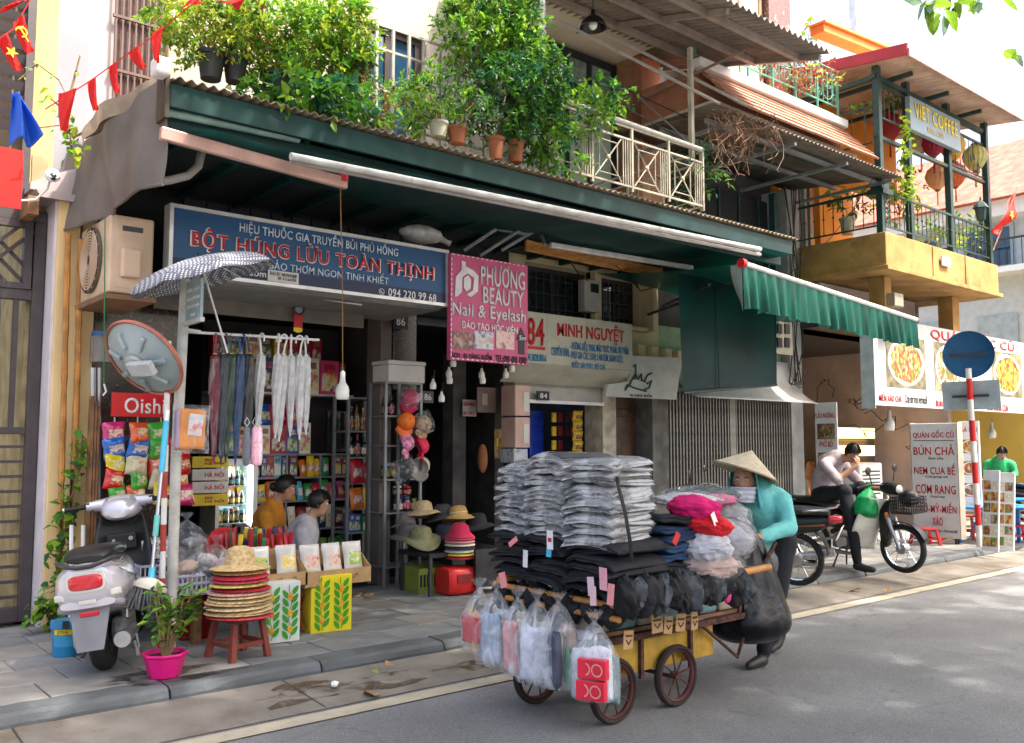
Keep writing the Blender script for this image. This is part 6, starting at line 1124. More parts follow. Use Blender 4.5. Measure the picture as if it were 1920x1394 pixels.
def heap(label, px, py, Y, w, h, d, cols, seed, name='goods_bag', film=m_film):
    p = PY(px, py, Y); t = thing(name, label, 'bag', p, rnd.uniform(0, 3)); q = random.Random(seed)
    for k, c in enumerate(cols):
        b = B(); b.ell((q.uniform(-.25, .25)*w, q.uniform(-.25, .25)*d, -h*.7+q.uniform(0, .45)*h), (w*.28, d*.28, h*.16), 12, 8, Euler((q.uniform(-.5, .5), q.uniform(-.5, .5), q.uniform(0, 3))).to_matrix(), lambda v: 1+.2*noise.noise(v*2+Vector((k, seed, 0)))); part('content', b, M('content_%d_%d' % (seed, k), c, .7, var=.2, scale=12), t, True)
    link('plastic_bag', bagmesh(w, h, d, seed, film), t); return t
heap('clear plastic bag of slipper soles in the lavender basket', 372, 1035, 6.5, .34, .3, .3, [(.5, .35, .28), (.5, .36, .3), (.05, .05, .06), (.3, .3, .32)], 1); heap('crumpled clear bag of grey slippers behind the basket', 350, 975, 6.8, .36, .34, .32, [(.12, .12, .13), (.2, .2, .22), (.04, .04, .05)], 2); heap('clear bag with pinkish goods right of the slipper bag', 405, 1018, 6.7, .3, .3, .28, [(.4, .25, .25), (.3, .3, .32), (.45, .4, .4)], 3)
# souvenirs tray
t = thing('souvenir_tray', 'tray crowded with red cups and small painted souvenirs', 'tray', PY(475, 1040, 6.9)); b = B(); b.bx(-.28, .28, -.16, .16, 0, .05); part('tray', b, m_card, t)
for i in range(46):
    x, y, h = rnd.uniform(-.26, .26), rnd.uniform(-.14, .14), rnd.uniform(.08, .17); b = B(); c = rnd.choice(['red', 'red', 'red', 'green', 'navy', 'yellow']); b.lathe([(.001, 0), (.014, 0), (.022, h*.8), (.018, h), (.001, h)], 8, Matrix.Translation((x, y, .05)) @ Matrix.Rotation(rnd.uniform(-.3, .3), 4, 'X')); part('souvenir', b, M('souv_'+c, dict(red=(.42, .02, .03), green=(.05, .2, .08), navy=(.02, .03, .12), yellow=(.7, .5, .05))[c], .35), t, True)
t = thing('red_sign_card', 'round red board leaning behind the souvenir tray', 'board', PY(415, 1020, 7.1)); b = B(); b.lathe([(.001, 0), (.13, 0), (.13, .02), (.001, .02)], 24, RX); part('board', b, m_redp, t)
# cardboard display trays with packs
def tray(label, xl, xr, yb, yt, Y, packs, grp):
    x0, x1 = PY(xl, yb, Y).x, PY(xr, yb, Y).x; z0 = PY((xl+xr)/2, yb, Y).z; z1 = PY((xl+xr)/2, yt, Y).z; t = thing('cardboard_tray', label, 'tray', (x0, Y, z0)); w, h, d = x1-x0, z1-z0, .30
    b = B(); b.bx(0, w, 0, .006, 0, h); part('front', b, m_card, t); b = B(); b.prism([(0, 0), (d, 0), (d, h+.16), (d-.05, h+.16), (0, h)], 0, .006, Matrix.Rotation(PI/2, 4, 'Z')); part('side', b, m_card, t); b = B(); b.prism([(0, 0), (d, 0), (d, h+.16), (d-.05, h+.16), (0, h)], -.006, 0, Matrix.Translation((w, 0, 0)) @ Matrix.Rotation(PI/2, 4, 'Z')); part('side', b, m_card, t); b = B(); b.bx(0, w, d-.006, d, 0, h+.14); b.bx(0, w, 0, d, 0, .006); part('back', b, m_card, t)
    b = B()
    for k in range(3): q_ = .25+k*.25; b.tube([(w*q_+.03*math.cos(j), -.002, h*.5+.02*math.sin(j*1.3)) for j in range(7)], .002, 3)
    part('printed_drawing', b, M('brown_print', (.1, .06, .03), .8), t)
    for k, (cl, nm) in enumerate(packs):
        o = link('food_pouch', pillow_mesh('food_pouch', .17, .25, .06, [M('pouch_film', (.55, .53, .5), .25, var=.1, spec=.7), PRINT('pouch_%s_%d' % (nm[:3], k), cl, 26, rough=.25)], k+3), None, (x0+w*(k+.5)/len(packs), Y+.12, z0+h+.07), (R_(-14), 0, rnd.uniform(-.1, .1))); tag(o, nm, 'pouch', grp)
tray('left cardboard tray of dried mango packs', 470, 575, 1103, 1076, 6.35, [([(.15, .3, .03), (.5, .5, .08), (.08, .2, .03)], 'green sunflower seed packet in the left cardboard tray'), ([(.7, .65, .5), (.75, .5, .05), (.7, .68, .6)], 'dried mango pouch with yellow label in the left cardboard tray')], 'pouches in the cardboard trays')
tray('right cardboard tray of nut pouches on the leaf-patterned box', 574, 694, 1098, 1068, 6.35, [([(.6, .25, .2), (.65, .5, .4), (.5, .1, .1)], 'first nut pouch in the right cardboard tray'), ([(.6, .2, .18), (.65, .55, .45), (.4, .1, .08)], 'middle nut pouch in the right cardboard tray'), ([(.65, .6, .5), (.25, .45, .05), (.6, .3, .1)], 'green-labelled pouch at the right of the right tray')], 'pouches in the cardboard trays')
def leafbox(label, loc, w, d, h, rz, front, side):
    t = thing('cashew_box', label, 'box', loc, rz); b = B(); b.bx(0, w, 0, d, 0, h); part('carton', b, front, t, bev=.004); m_lf = M('print_green', (.05, .3, .02), .4); m_fr = M('print_redyellow', (.7, .2, .02), .4, col2=(.75, .5, .03), scale=20)
    for cx in (w*.27, w*.74):
        b = B(); b.tube([(cx+.012*math.sin(k*1.3), -.003, .02+k*(h-.04)/9) for k in range(10)], .003, 4); part('printed_stem', b, m_lf, t)
        for k in range(6):
            for s in (-1, 1):
                z = .05+k*(h-.08)/6+(.025 if s > 0 else 0); b = B(); T = Matrix.Translation((cx+s*.036, -.003, z)) @ Matrix.Rotation(s*R_(34), 4, 'Y'); b.prism([(0, -.04), (.015, -.018), (.018, .004), (.011, .026), (0, .042), (-.011, .026), (-.018, .004), (-.015, -.018)], -.001, .001, T); part('printed_leaf', b, m_lf, t)
            if k % 2 == 0: b = B(); b.prism([(cx+.02*math.cos(a*PI/4), .09+k*(h-.08)/6+.026*math.sin(a*PI/4)) for a in range(8)], -.0065, -.0042); part('printed_fruit', b, m_fr, t)
    b = B(); b.bx(-.003, -.001, .02, d-.02, .02, h-.02); part('side_print', b, side, t); text(t, 'Diêu Vip', 0, .3, 0, .09, m_redp, 0, .02, .001, rot=(PI/2, R_(-55), -PI/2), loc=(-.005, d*.8, h*.3)); return t
m_boxy = M('box_yellow', (.72, .6, .02), .4, var=.04); p = PZ(578, 1172); leafbox('yellow cashew box with green leaf pattern under the right tray', (3.34, 6.36, .132), .33, .24, .43, R_(-8), m_boxy, PRINT('box_side', [(.7, .55, .03), (.7, .5, .02), (.3, .3, .03)], 9)); leafbox('white cashew box with green leaf pattern under the left tray', (2.88, 6.24, .132), .3, .24, .43, R_(-4), M('box_white', (.62, .66, .64), .4), M('box_side_w', (.5, .55, .5), .5))
def stool(label, loc, s, h, mat, rz=0, name='plastic_stool', group=None):
    t = thing(name, label, 'stool', loc, rz, group); a = s/2; b = B(); b.bx(-a*.86, a*.86, -a*.86, a*.86, h-.03, h); part('seat', b, mat, t, bev=.012)
    for x in (-1, 1):
        for y in (-1, 1): b = B(); b.tube([(x*a, y*a, 0), (x*a*.78, y*a*.78, h-.03)], [.028, .024], 4); part('leg', b, mat, t)
    b = B()
    for s_ in (-1, 1): b.bx(-a*.88, a*.88, s_*a*.9-.008, s_*a*.9+.008, h*.3, h*.3+.03); b.bx(s_*a*.9-.008, s_*a*.9+.008, -a*.88, a*.88, h*.3, h*.3+.03)
    part('stretcher', b, mat, t); return t
m_brst = M('brown_red_plastic', (.22, .05, .035), .45, var=.1)
hs = (2.62, 6.02, .132); stool('brown-red plastic stool carrying the pile of woven hats', hs, .28, .27, m_brst, .2)
stool('tall red plastic stool between the two leaf-patterned boxes', (3.2, 6.75, .132), .32, .46, m_red)
HATC = [(.55, .4, .2), (.5, .28, .1), (.5, .03, .05), (.45, .05, .08), (.6, .5, .12), (.4, .02, .03), (.62, .35, .3), (.58, .42, .2), (.6, .45, .24), (.55, .38, .18), (.6, .46, .25), (.56, .4, .2), (.6, .44, .22), (.45, .04, .06)]
m_hat = [M('woven_%d' % i, c, .8, var=.25, scale=40, bump=.35, bscale=80) for i, c in enumerate(HATC)]
z = hs[2]+.272
for i in range(14):
    k = 13-i; R = .225-.002*i if i < 8 else .2-.004*(i-8); b = B(); h = .026 if i < 13 else .12
    if i < 13: b.lathe([(.001, .03), (.1, .028), (.13, .02), (R-.01, .006), (R, .0), (R-.004, -.004), (.1, .012), (.001, .02)], 28)
    else: b.lathe([(.001, .15), (.04, .148), (.08, .13), (.1, .07), (.105, .03), (.15, .015), (.205, .0), (.2, -.004), (.1, .02)], 28)
    o = part('woven_hat', b, m_hat[k], None, True, loc=(hs[0]+rnd.uniform(-.012, .012), hs[1]+rnd.uniform(-.012, .012), z), rot=(rnd.uniform(-.03, .03), rnd.uniform(-.03, .03), 0)); tag(o, ('open-weave straw hat topping the pile on the stool' if i == 13 else 'woven %s hat, number %s from the bottom of the stool pile' % ('red' if HATC[k][1] < .1 else 'straw', ('one two three four five six seven eight nine ten eleven twelve thirteen').split()[i])), 'hat', 'hats piled on the stool'); z += .023 if i < 8 else .027
t = thing('red_laundry_basket', 'round red plastic basket on the ground behind the woven hats', 'basket', (2.62, 6.85, .132)); b = B(); b.lathe([(.001, .0), (.13, 0), (.17, .27), (.18, .27), (.18, .285), (.165, .285)], 24); part('tub', b, m_red, t, True, solid=.004)
# hats table at the passage
ht = thing('hat_stall', 'black low trolley table loaded with cloth hats at the passage', 'table', (0, 0, .13)); b = B(); b.bx(5.02, 6.0, 7.2, 7.75, .36, .4); part('table_top', b, m_blackm, ht)
for x in (5.04, 5.95):
    for y in (7.22, 7.7): b = B(); b.bx(x-.015, x+.015, y-.015, y+.015, 0, .36); part('leg', b, m_dgrey, ht)
bd = thing('wheeled_board', 'black wheeled board leaning below the hat table', 'board', (5.42, 7.0, .14), R_(-4)); b = B(); b.bx(0, .62, 0, .04, .06, .42); part('panel', b, M('worn_black_board', (.02, .02, .022), .5, var=.5, scale=6), bd)
for x in (.03, .59): b = B(); b.cyl((x, -.03, .03), (x, .0, .03), .032, n=14); part('caster', b, m_grey, bd, True)
def crate(label, loc, w, d, h, mat, rz):
    t = thing('plastic_crate', label, 'crate', loc, rz); b = B(); b.bx(0, w, 0, d, 0, .012); part('base', b, mat, t)
    for k, (x0, x1, y0, y1) in enumerate(((0, w, 0, .012), (0, w, d-.012, d), (0, .012, .012, d-.012), (w-.012, w, .012, d-.012))):
        b = B(); b.bx(x0, x1, y0, y1, .012, .06); b.bx(x0, x1, y0, y1, h-.06, h); n = 9; L = (x1-x0) if k < 2 else (y1-y0)
        for i in range(n+1):
            f = i/n
            if k < 2: xx = x0+(L-.012)*f; b.bx(xx, xx+.012, y0, y1, .06, h-.06)
            else: yy = y0+(L-.012)*f; b.bx(x0, x1, yy, yy+.012, .06, h-.06)
        part('side', b, mat, t)
    b = B(); b.bx(.015, w-.015, .015, d-.015, .012, h*.8); part('liner', b, m_blackm, t)
crate('olive green plastic crate under the hat table', (5.02, 7.38, .132), .36, .3, .24, M('olive_plastic', (.2, .26, .04), .5), R_(-6)); 
rcr = thing('red_crate', 'bright red plastic crate with handle slots beside the olive crate', 'crate', (5.16, 7.05, .132), R_(-6)); b = B(); loft(b, [(0, .17, .13, .14, .12, 5), (.03, .17, .13, .16, .13, 5), (.28, .17, .13, .16, .13, 5), (.31, .17, .13, .14, .12, 5)], 20); part('tub', b, m_red, rcr, True); b = B(); b.bx(.08, .22, -.0, .02, .12, .2); part('handle_slot', b, M('dark_red', (.2, .01, .01), .5), rcr)
def bucket_hat(label, px, py, Y, c, s=1., flop=.0, name='sun_hat', band=None):
    t = thing(name, label, 'hat', PY(px, py, Y), (rnd.uniform(-.2, .2), rnd.uniform(-.2, .2), rnd.uniform(0, 6)), 'cloth hats on the stall'); b = B(); n = 24; vs = []; pr = [(.001, .12), (.055, .118), (.085, .1), (.098, .05), (.1, .02), (.14, 0), (.185, -.025)]
    for i, (r, z) in enumerate(pr):
        for j in range(n): a = 2*PI*j/n; vs.append((r*s*math.cos(a), r*s*math.sin(a), (z+(.03*math.sin(a*2+px)*flop if i > 4 else 0))*s))
    b.add(vs, [(i*n+j, i*n+(j+1) % n, (i+1)*n+(j+1) % n, (i+1)*n+j) for i in range(len(pr)-1) for j in range(n)]); part('crown', b, M('hat_%d' % px, c, .85, var=.12, scale=30, bump=.1), t, True, solid=.006)
    if band: b = B(); b.lathe([(.1*s, .022*s), (.102*s, .05*s)], 20); part('band', b, band, t, True)
for a in (('camel sun visor hat at the back of the hat stall', 793, 962, 7.7, (.5, .36, .2), 1.0, .6), ('charcoal bucket hat beside the camel hat', 830, 968, 7.65, (.05, .05, .055), 1.0, .8), ('olive sun hat at the front of the hat stall', 790, 1012, 7.45, (.2, .2, .1), 1.05, 1.2), ('golden straw hat with white ribbon on the hat stall', 860, 970, 7.5, (.5, .3, .1), .95, .5), ('black cap pile between the hats', 895, 985, 7.4, (.02, .02, .022), 1.0, .5), ('checked dark hat at the left of the hat stall', 765, 1005, 7.6, (.1, .09, .09), 1.0, .5), ('grey patterned hat beneath the camel hat', 762, 985, 7.75, (.16, .14, .13), .9, .5), ('dark blue hat behind the red pile', 835, 1005, 7.55, (.03, .035, .05), 1.0, .6)): bucket_hat(*a, band=m_whitep if 'ribbon' in a[0] else None)
for k, c in enumerate(((.35, .02, .03), (.6, .45, .06), (.55, .5, .42), (.03, .03, .03), (.6, .5, .42), (.55, .2, .22), (.5, .08, .12), (.5, .02, .07))):
    o = thing('red_hat_pile', 'cloth hat, %s in the red pile on the stall' % ('lowest', 'second', 'third', 'fourth', 'fifth', 'sixth', 'seventh', 'topmost')[k], 'hat', PY(862, 1046-k*6, 7.2), 0, 'pile of red hats'); b = B(); b.lathe([(.001, .12), (.05, .115), (.085, .09), (.1, .03), (.13, 0), (.15, -.015)] if k == 7 else [(.001, .03), (.09, .028), (.14, .01), (.15, 0), (.14, -.004)], 24); part('crown', b, M('pile_hat_%d' % k, c, .85, var=.06), o, True, solid=.004)
# things by the passage: stacked boxes, small signs, bags
for k in range(2):
    t = thing('pale_carton', ('lower pale pink carton', 'upper pale pink carton')[k]+' wrapped in plastic beside the cream sign', 'carton'); x0, x1, z0, z1 = RC(966, 722+(1-k)*60, 994, 780+(1-k)*60, 7.7); b = B(); b.bx(x0, x1, 7.7, 7.95, z0, z1-.004); part('box', b, M('pale_pink_card', (.5, .33, .27), .5, var=.1), t, bev=.01); b = B(); b.bx(x1-.1, x1-.02, 7.694, 7.7, z0+.05, z1-.08); part('label', b, M('paper', (.6,)*3), t)
t = thing('blue_carton', 'blue and white carton under the pale cartons', 'carton'); x0, x1, z0, z1 = RC(964, 842, 990, 868, 7.7); b = B(); b.bx(x0, x1, 7.7, 7.95, z0, z1); part('box', b, PRINT('blue_carton', [(.05, .2, .35), (.5, .5, .5), (.05, .2, .4)], 14), t, bev=.01)
t = thing('repair_sign', 'small white notice with red lettering in the passage', 'sign'); rect(t, 'panel', 867, 750, 892, 781, 8.15, M('dull_white_sign', (.42, .4, .38), .6), .01); PT(t, 'SỬA NHÀ', 869, 752, 890, 762, 8.13, m_redp, .04); PT(t, 'ĐT 0912', 869, 772, 890, 779, 8.13, m_redp, .03)
t = thing('brown_sign', 'small brown square sign with pale emblem in the passage', 'sign'); rect(t, 'panel', 893, 727, 927, 774, 8.0, M('brown_sign_board', (.1, .065, .05), .6), .02); rect(t, 'emblem', 904, 738, 914, 760, 7.978, M('tan_print', (.25, .18, .15), .6), .003)
t = thing('calendar_poster', 'yellow advertising poster with number 13 beside the passage', 'poster'); rect(t, 'sheet', 927, 805, 968, 860, 7.95, PRINT('poster', [(.45, .25, .05), (.2, .1, .03), (.5, .4, .2)], 7), .006); PT(t, '13.', 931, 822, 955, 838, 7.94, m_yelp, .04)
t = thing('hung_bag', 'rust-brown bag hanging on the passage post', 'bag', PY(905, 860, 7.9)); b = B(); b.ell((0, 0, 0), (.06, .05, .16), 12, 10); part('bag', b, M('rust_cloth', (.22, .08, .03), .8), t, True)
# goods in the 84 doorway
for k in range(6):
    t = thing('snack_strip_pack', 'yellow noodle packet, %s of the hanging column in the 84 doorway' % ('first', 'second', 'third', 'fourth', 'fifth', 'sixth')[k], 'packet', PY(1083, 780+k*19, 8.2), 0, 'packets in the 84 doorway'); o = link('packet', pillow_mesh('packet', .17, .13, .06, [M('noodle_yellow', (.55, .38, .02), .3), PRINT('noodle_red', [(.3, .03, .02), (.15, .03, .02), (.5, .3, .05)], 20)], k), t, (0, 0, 0), (.2, rnd.uniform(-.1, .1), 0))
for k in range(10):
    t = thing('grater_pack', 'small gold and black packet on the dim 84 door display, row %s' % ('one', 'two', 'three')[k//4], 'packet', PY(1040+(k % 4)*12, 783+(k//4)*26, 8.4), 0, 'packets in the 84 doorway'); b = B(); b.bx(-.035, .035, 0, .03, -.06, .06); part('pack', b, PKM[(1, 3, 7, 0)[k % 4]], t, bev=.006)
for k in range(3): t = thing('blue_pack', 'blue glossy pack, %s of the stack in the 84 doorway' % ('top', 'middle', 'bottom')[k], 'pack', PY(1007, 785+k*28, 8.6), 0, 'blue packs in the 84 doorway'); b = B(); b.bx(-.12, .12, 0, .2, -.1, .1); part('pack', b, M('blue_gloss', (.01, .04, .35), .15), t, bev=.02)
# ================================================================ people: one continuous skinned surface each
def person(name, label, caps, mats, voxel=.013, loc=(0, 0, 0), rot=0, extra=None, smooth=5, folds=.0):
    """caps: (points, radii, material index, flatten). All volumes are fused into one surface, then coloured by nearest volume."""
    t = thing(name, label, 'person', loc, rot); b = B()
    for c in caps:
        P, r = [Vector(p) for p in c[0]], c[1]
        if len(P) == 1: b.ell(P[0], r, 20, 14, c[3] if len(c) > 3 else None)
        else:
            b.tube(P, r, 14, True)
            for p, rr in ((P[0], r[0]), (P[-1], r[-1])): b.ell(p, (rr, rr, rr), 12, 8)
            for p, rr in zip(P[1:-1], r[1:-1]): b.ell(p, (rr*.99,)*3, 12, 8)
    me = b.mesh('body', mats, True); o = bpy.data.objects.new('body', me)
    md = o.modifiers.new('r', 'REMESH'); md.mode = 'VOXEL'; md.voxel_size = voxel; md.use_smooth_shade = True
    m2 = o.modifiers.new('s', 'SMOOTH'); m2.iterations = smooth; m2.factor = .5
    me2 = bench([o])[0]
    me2.materials.clear()
    for m in mats: me2.materials.append(m)
    segs = []
    for c in caps:
        P = [Vector(p) for p in c[0]]; r = c[1]
        if len(P) == 1: segs.append((P[0], P[0], sum(r)/3, sum(r)/3, c[2], r))
        else: segs += [(P[i], P[i+1], r[i], r[i+1], c[2], None) for i in range(len(P)-1)]
    import numpy as np
    nP = len(me2.polygons); C_ = np.empty(nP*3); me2.polygons.foreach_get('center', C_); C_ = C_.reshape(-1, 3); best = np.full(nP, 1e9); idx = np.zeros(nP, int)
    for a, d, r0, r1, k, el in segs:
        if el: dd = (np.linalg.norm((C_-np.array(a))/np.array(el), axis=1)-1)*min(el)
        else:
            ab = np.array(d-a); f = np.clip(((C_-np.array(a)) @ ab)/max(1e-9, ab @ ab), 0, 1); dd = np.linalg.norm(C_-np.array(a)-f[:, None]*ab, axis=1)-(r0+(r1-r0)*f)
        u_ = dd < best; best[u_] = dd[u_]; idx[u_] = k
    idx = idx.tolist(); me2.polygons.foreach_set('material_index', idx); me2.polygons.foreach_set('use_smooth', [True]*nP)
    if folds:
        cl = set()
        for p, k in zip(me2.polygons, idx):
            if k in (0, 1): cl.update(p.vertices)
        nn_ = np.empty(len(me2.vertices)*3); me2.vertices.foreach_get('normal', nn_); nn_ = nn_.reshape(-1, 3)
        for i in cl: v = me2.vertices[i]; v.co += Vector(nn_[i])*folds*(noise.noise(v.co*9)+.6*noise.noise(Vector((v.co.x*22, v.co.y*22, v.co.z*8))))
    me2.name = 'body'; link('body', me2, t)
    return t
def hand(p, d, up, s=1., curl=.5):
    """palm and five fingers as capsules; p wrist, d along the hand, up = back of the hand"""
    p, d, up = Vector(p), Vector(d).normalized(), Vector(up).normalized(); sd = d.cross(up).normalized(); up = sd.cross(d); out = []
    pe = p+d*.075*s; out.append(([p, pe], [.027*s, .034*s], 2))
    for i, (o, L) in enumerate(((-.03, .062), (-.01, .075), (.011, .07), (.03, .055))):
        a = pe+sd*o*s; m = a+(d-up*curl*.5)*L*.55*s; e = m+(d*.6-up*curl*1.3).normalized()*L*.5*s; out.append(([pe.lerp(p, .3)+sd*o*.7*s, a, m, e], [.012*s, .0095*s, .0085*s, .007*s], 2))
    a = p+d*.025*s-sd*.02*s; out.append(([a, a-sd*.035*s+d*.025*s, a-sd*.045*s+d*.055*s-up*.015*s], [.013*s, .0105*s, .008*s], 2)); return out
def head(c, f, s=1., up=(0, 0, 1)):
    """skull, jaw, nose, ears, lips; c centre, f facing"""
    c, f = Vector(c), Vector(f).normalized(); u = Vector(up).normalized(); sd = f.cross(u).normalized(); u = sd.cross(f)
    T = Matrix((sd, f, u)).transposed()
    o = [([c+u*.02*s], (.074*s, .09*s, .1*s), 2, T), ([c+f*.02*s-u*.05*s], (.056*s, .066*s, .068*s), 2, T), ([c+f*.072*s+u*.012*s, c+f*.094*s-u*.018*s], [.009*s, .015*s], 2), ([c+f*.072*s-u*.052*s-sd*.014*s, c+f*.078*s-u*.052*s, c+f*.072*s-u*.052*s+sd*.014*s], [.007*s, .010*s, .007*s], 4), ([c+f*.055*s-u*.088*s], (.024*s, .022*s, .02*s), 2, T)]
    for k in (-1, 1): o.append(([c+sd*k*.076*s+u*.012*s, c+sd*k*.08*s-u*.022*s], [.014*s, .011*s], 2))
    return o
def face_parts(t, c, f, s=1.):
    c, f = Vector(c), Vector(f).normalized(); u = Vector((0, 0, 1)); sd = f.cross(u).normalized(); u = sd.cross(f)
    for k in (-1, 1):
        b = B(); e = c+f*.077*s+sd*k*.031*s+u*.018*s; b.ell(e, (.011*s, .011*s, .008*s), 10, 7); ey = part('eye', b, m_whitep, t, True); b = B(); b.ell(e+f*.008*s, (.006*s,)*3, 8, 6); part('iris', b, m_hair, ey, True)
        b = B(); b.tube([e+u*.018*s-sd*k*.014*s+f*.006*s, e+u*.023*s+f*.008*s, e+u*.017*s+sd*k*.017*s], .0035*s, 5); part('eyebrow', b, m_hair, t, True)
def hair_cap(t, c, f, s=1., bun=False, cut=.3, back=.0):
    c, f = Vector(c), Vector(f).normalized(); u = Vector((0, 0, 1)); sd = f.cross(u).normalized(); u = sd.cross(f); b = B(); n, k = 28, 16; vs = []
    for i in range(k+1):
        for j in range(n):
            a = 2*PI*j/n; th = (PI*.62 if math.sin(a) < cut else PI*.32+.0)*i/k
            ff = max(0, math.sin(a)); th = (PI*(.68-.34*ff**.8))*i/k; v = sd*math.sin(th)*math.cos(a)*.083*s+f*math.sin(th)*math.sin(a)*.1*s+u*math.cos(th)*.108*s; v *= 1+.03*noise.noise(v*60)+.015*math.sin(a*24); vs.append(c+u*.022*s+v-f*.004*s)
    b.add(vs, [(i*n+j, (i+1)*n+j, (i+1)*n+(j+1) % n, i*n+(j+1) % n) for i in range(k) for j in range(n)])
    if bun: b.ell(c-f*.11*s-u*.0*s, (.045*s, .045*s, .045*s), 12, 9, None, lambda v: 1+.12*noise.noise(v*5))
    q = random.Random(3)
    for _ in range(150):
        a = q.uniform(.15*PI, 2.85*PI); e = .62 if math.sin(a) < .2 else .36; pts = []
        for i in range(5): th = PI*(.06+(e-.02)*i/4); v = sd*math.sin(th)*math.cos(a)*.086*s+f*math.sin(th)*math.sin(a)*.103*s+u*math.cos(th)*.111*s; pts.append(c+u*.022*s+v*(1+q.uniform(-.005, .025))+rv(q)*.003)
        b.tube(pts, [.004*s, .004*s, .004*s, .0035*s, .001*s], 3)
    part('hair', b, m_hair, t, True)
def cloth(n, c, **k): return M(n, c, .85, var=.1, scale=18, bump=.12, bscale=200, **k)
m_lip = M('lips', (.36, .12, .1), .5)
# --- woman pushing the cart
wp = Vector((5.72, 3.98, 0)); m_teal2 = cloth('teal_jacket', (.17, .56, .54)); m_trou = cloth('black_trousers', (.012, .013, .018)); m_shoe = M('dark_shoe', (.03, .028, .026), .5)
hc = (-.22, -.02, 1.30); hf = (-.86, -.42, -.06)
caps = [([(.12, 0, .86), (.1, 0, .98), (.03, 0, 1.1), (-.05, 0, 1.19)], [.15, .145, .16, .15], 0), ([(.03, -.13, 1.17), (-.05, -.02, 1.22), (.03, .13, 1.17)], [.085, .09, .085], 0), ([(-.09, -.01, 1.2), (-.17, -.015, 1.25)], [.06, .055], 2),
        ([(.03, -.17, 1.16), (-.02, -.25, .98), (-.30, -.23, .93)], [.075, .066, .05], 0), ([(.03, .17, 1.16), (-.05, .25, .98), (-.32, .22, .95)], [.075, .066, .05], 0),
        ([(.13, -.09, .86), (.02, -.1, .48), (-.12, -.09, .12)], [.115, .085, .055], 1), ([(.13, .09, .86), (.14, .1, .48), (.34, .1, .17)], [.115, .085, .055], 1),
        ([(-.14, -.09, .045), (-.22, -.09, .04), (-.3, -.09, .03)], [.045, .04, .03], 3), ([(.38, .1, .13), (.32, .1, .06), (.24, .1, .03)], [.042, .042, .03], 3)]
caps += hand((-.33, -.23, .93), (-1, .1, -.1), (0, 0, 1), 1, .9)+hand((-.35, .22, .95), (-1, -.1, -.1), (0, 0, 1), 1, .9)+head(hc, hf, .98)
wm = person('person', 'woman in teal jacket and conical hat pushing the loaded cart', caps, [m_teal2, m_trou, m_skin, m_shoe, m_lip], .013, wp, 0, folds=.006)
face_parts(wm, hc, hf, .98)
h0 = Vector(hc); fz_ = Vector(hf).normalized()
m_non = M('palm_leaf_hat', (.58, .48, .33), .7, var=.1, scale=24, bump=.15)
b = B(); ax_ = Vector((.30, -.18, 1)).normalized().to_track_quat('Z', 'Y').to_matrix().to_4x4(); b.lathe([(.245, 0)]+[(.245*(1-k/14)+.004, .012*k+.0) for k in range(1, 14)]+[(.001, .172)], 48, Matrix.Translation(h0+Vector((.015, 0, .06))) @ ax_); part('conical_hat', b, m_non, wm, True, solid=.004)
b = B(); b.lathe([(.242, .002), (.248, .003), (.245, .009)], 40, Matrix.Translation(h0+Vector((.015, 0, .06))) @ ax_); part('hat_rim', b, m_wood, wm)
b = B(); b.grid(lambda u, v: h0+Matrix.Rotation((u-.5)*3.9+math.atan2(-fz_.y, -fz_.x), 3, 'Z') @ Vector((.092+.035*v+.006*math.sin(u*22)*v, 0, .07-.26*v)), 26, 10); part('head_scarf', b, M('teal_scarf', (.1, .46, .5), .8, trans=.2), wm, True, solid=.004)
b = B(); b.grid(lambda u, v: h0+Matrix.Rotation((u-.5)*2.7+math.atan2(fz_.y, fz_.x), 3, 'Z') @ Vector((.098-.018*v+.005*math.sin(v*20), 0, -.035-.11*v)), 22, 12); part('neck_scarf', b, M('lilac_scarf', (.5, .5, .56), .8, var=.06), wm, True, solid=.004)
b = B(); b.bx(.13, .135, -.19, -.17, .3, .8); 
# --- goods cart
m_ybox = M('ochre_painted_wood', (.42, .25, .03), .7, var=.2, scale=8, dirt=((.15, .08, .03), 5, .6)); CX, CY = 4.05, 3.93
ct = thing('goods_cart', 'four-wheeled iron street cart with ochre wooden box and long handles', 'cart', (0, 0, 0)); m_tyre2 = M('old_tyre', (.03, .022, .02), .85, var=.3)
for x, y in ((3.8, 3.64), (4.34, 3.64), (3.74, 4.22), (4.3, 4.22)):
    b = B(); T = Matrix.Translation((x, y, .182)) @ RX; b.lathe(torus_prof(.165, .017, 1.5, 10), 36, T); wt = part('wheel', b, m_tyre2, ct, True); b = B(); b.lathe(torus_prof(.146, .008, 2.2, 8), 36, T); part('rim', b, M('rust_red_rim', (.13, .035, .03), .7, var=.4), wt, True); b = B(); b.cyl((x, y-.03, .182), (x, y+.03, .182), .022, n=12); part('hub', b, m_rust, wt, True)
    for k in range(8): a = k*PI/4+.2; b = B(); b.cyl((x, y, .182), (x+.145*math.cos(a), y, .182+.145*math.sin(a)), .0055, n=5); part('spoke', b, m_rust, wt)
for x in (3.77, 4.32): b = B(); b.cyl((x-.02, 3.6, .182), (x-.02, 4.26, .182), .012, n=8); part('axle', b, m_rust, ct)
b = B(); b.bx(3.62, 4.75, 3.68, 3.7, .24, .42); b.bx(3.62, 4.75, 4.16, 4.18, .24, .42); b.bx(3.62, 3.64, 3.7, 4.16, .24, .42); b.bx(4.73, 4.75, 3.7, 4.16, .24, .42); b.bx(3.64, 4.73, 3.7, 4.16, .24, .26); part('box', b, m_ybox, ct)
for x in (3.66, 4.05, 4.5): b = B(); b.bx(x, x+.025, 3.655, 3.68, .2, .46); part('iron_strap', b, m_rust, ct)
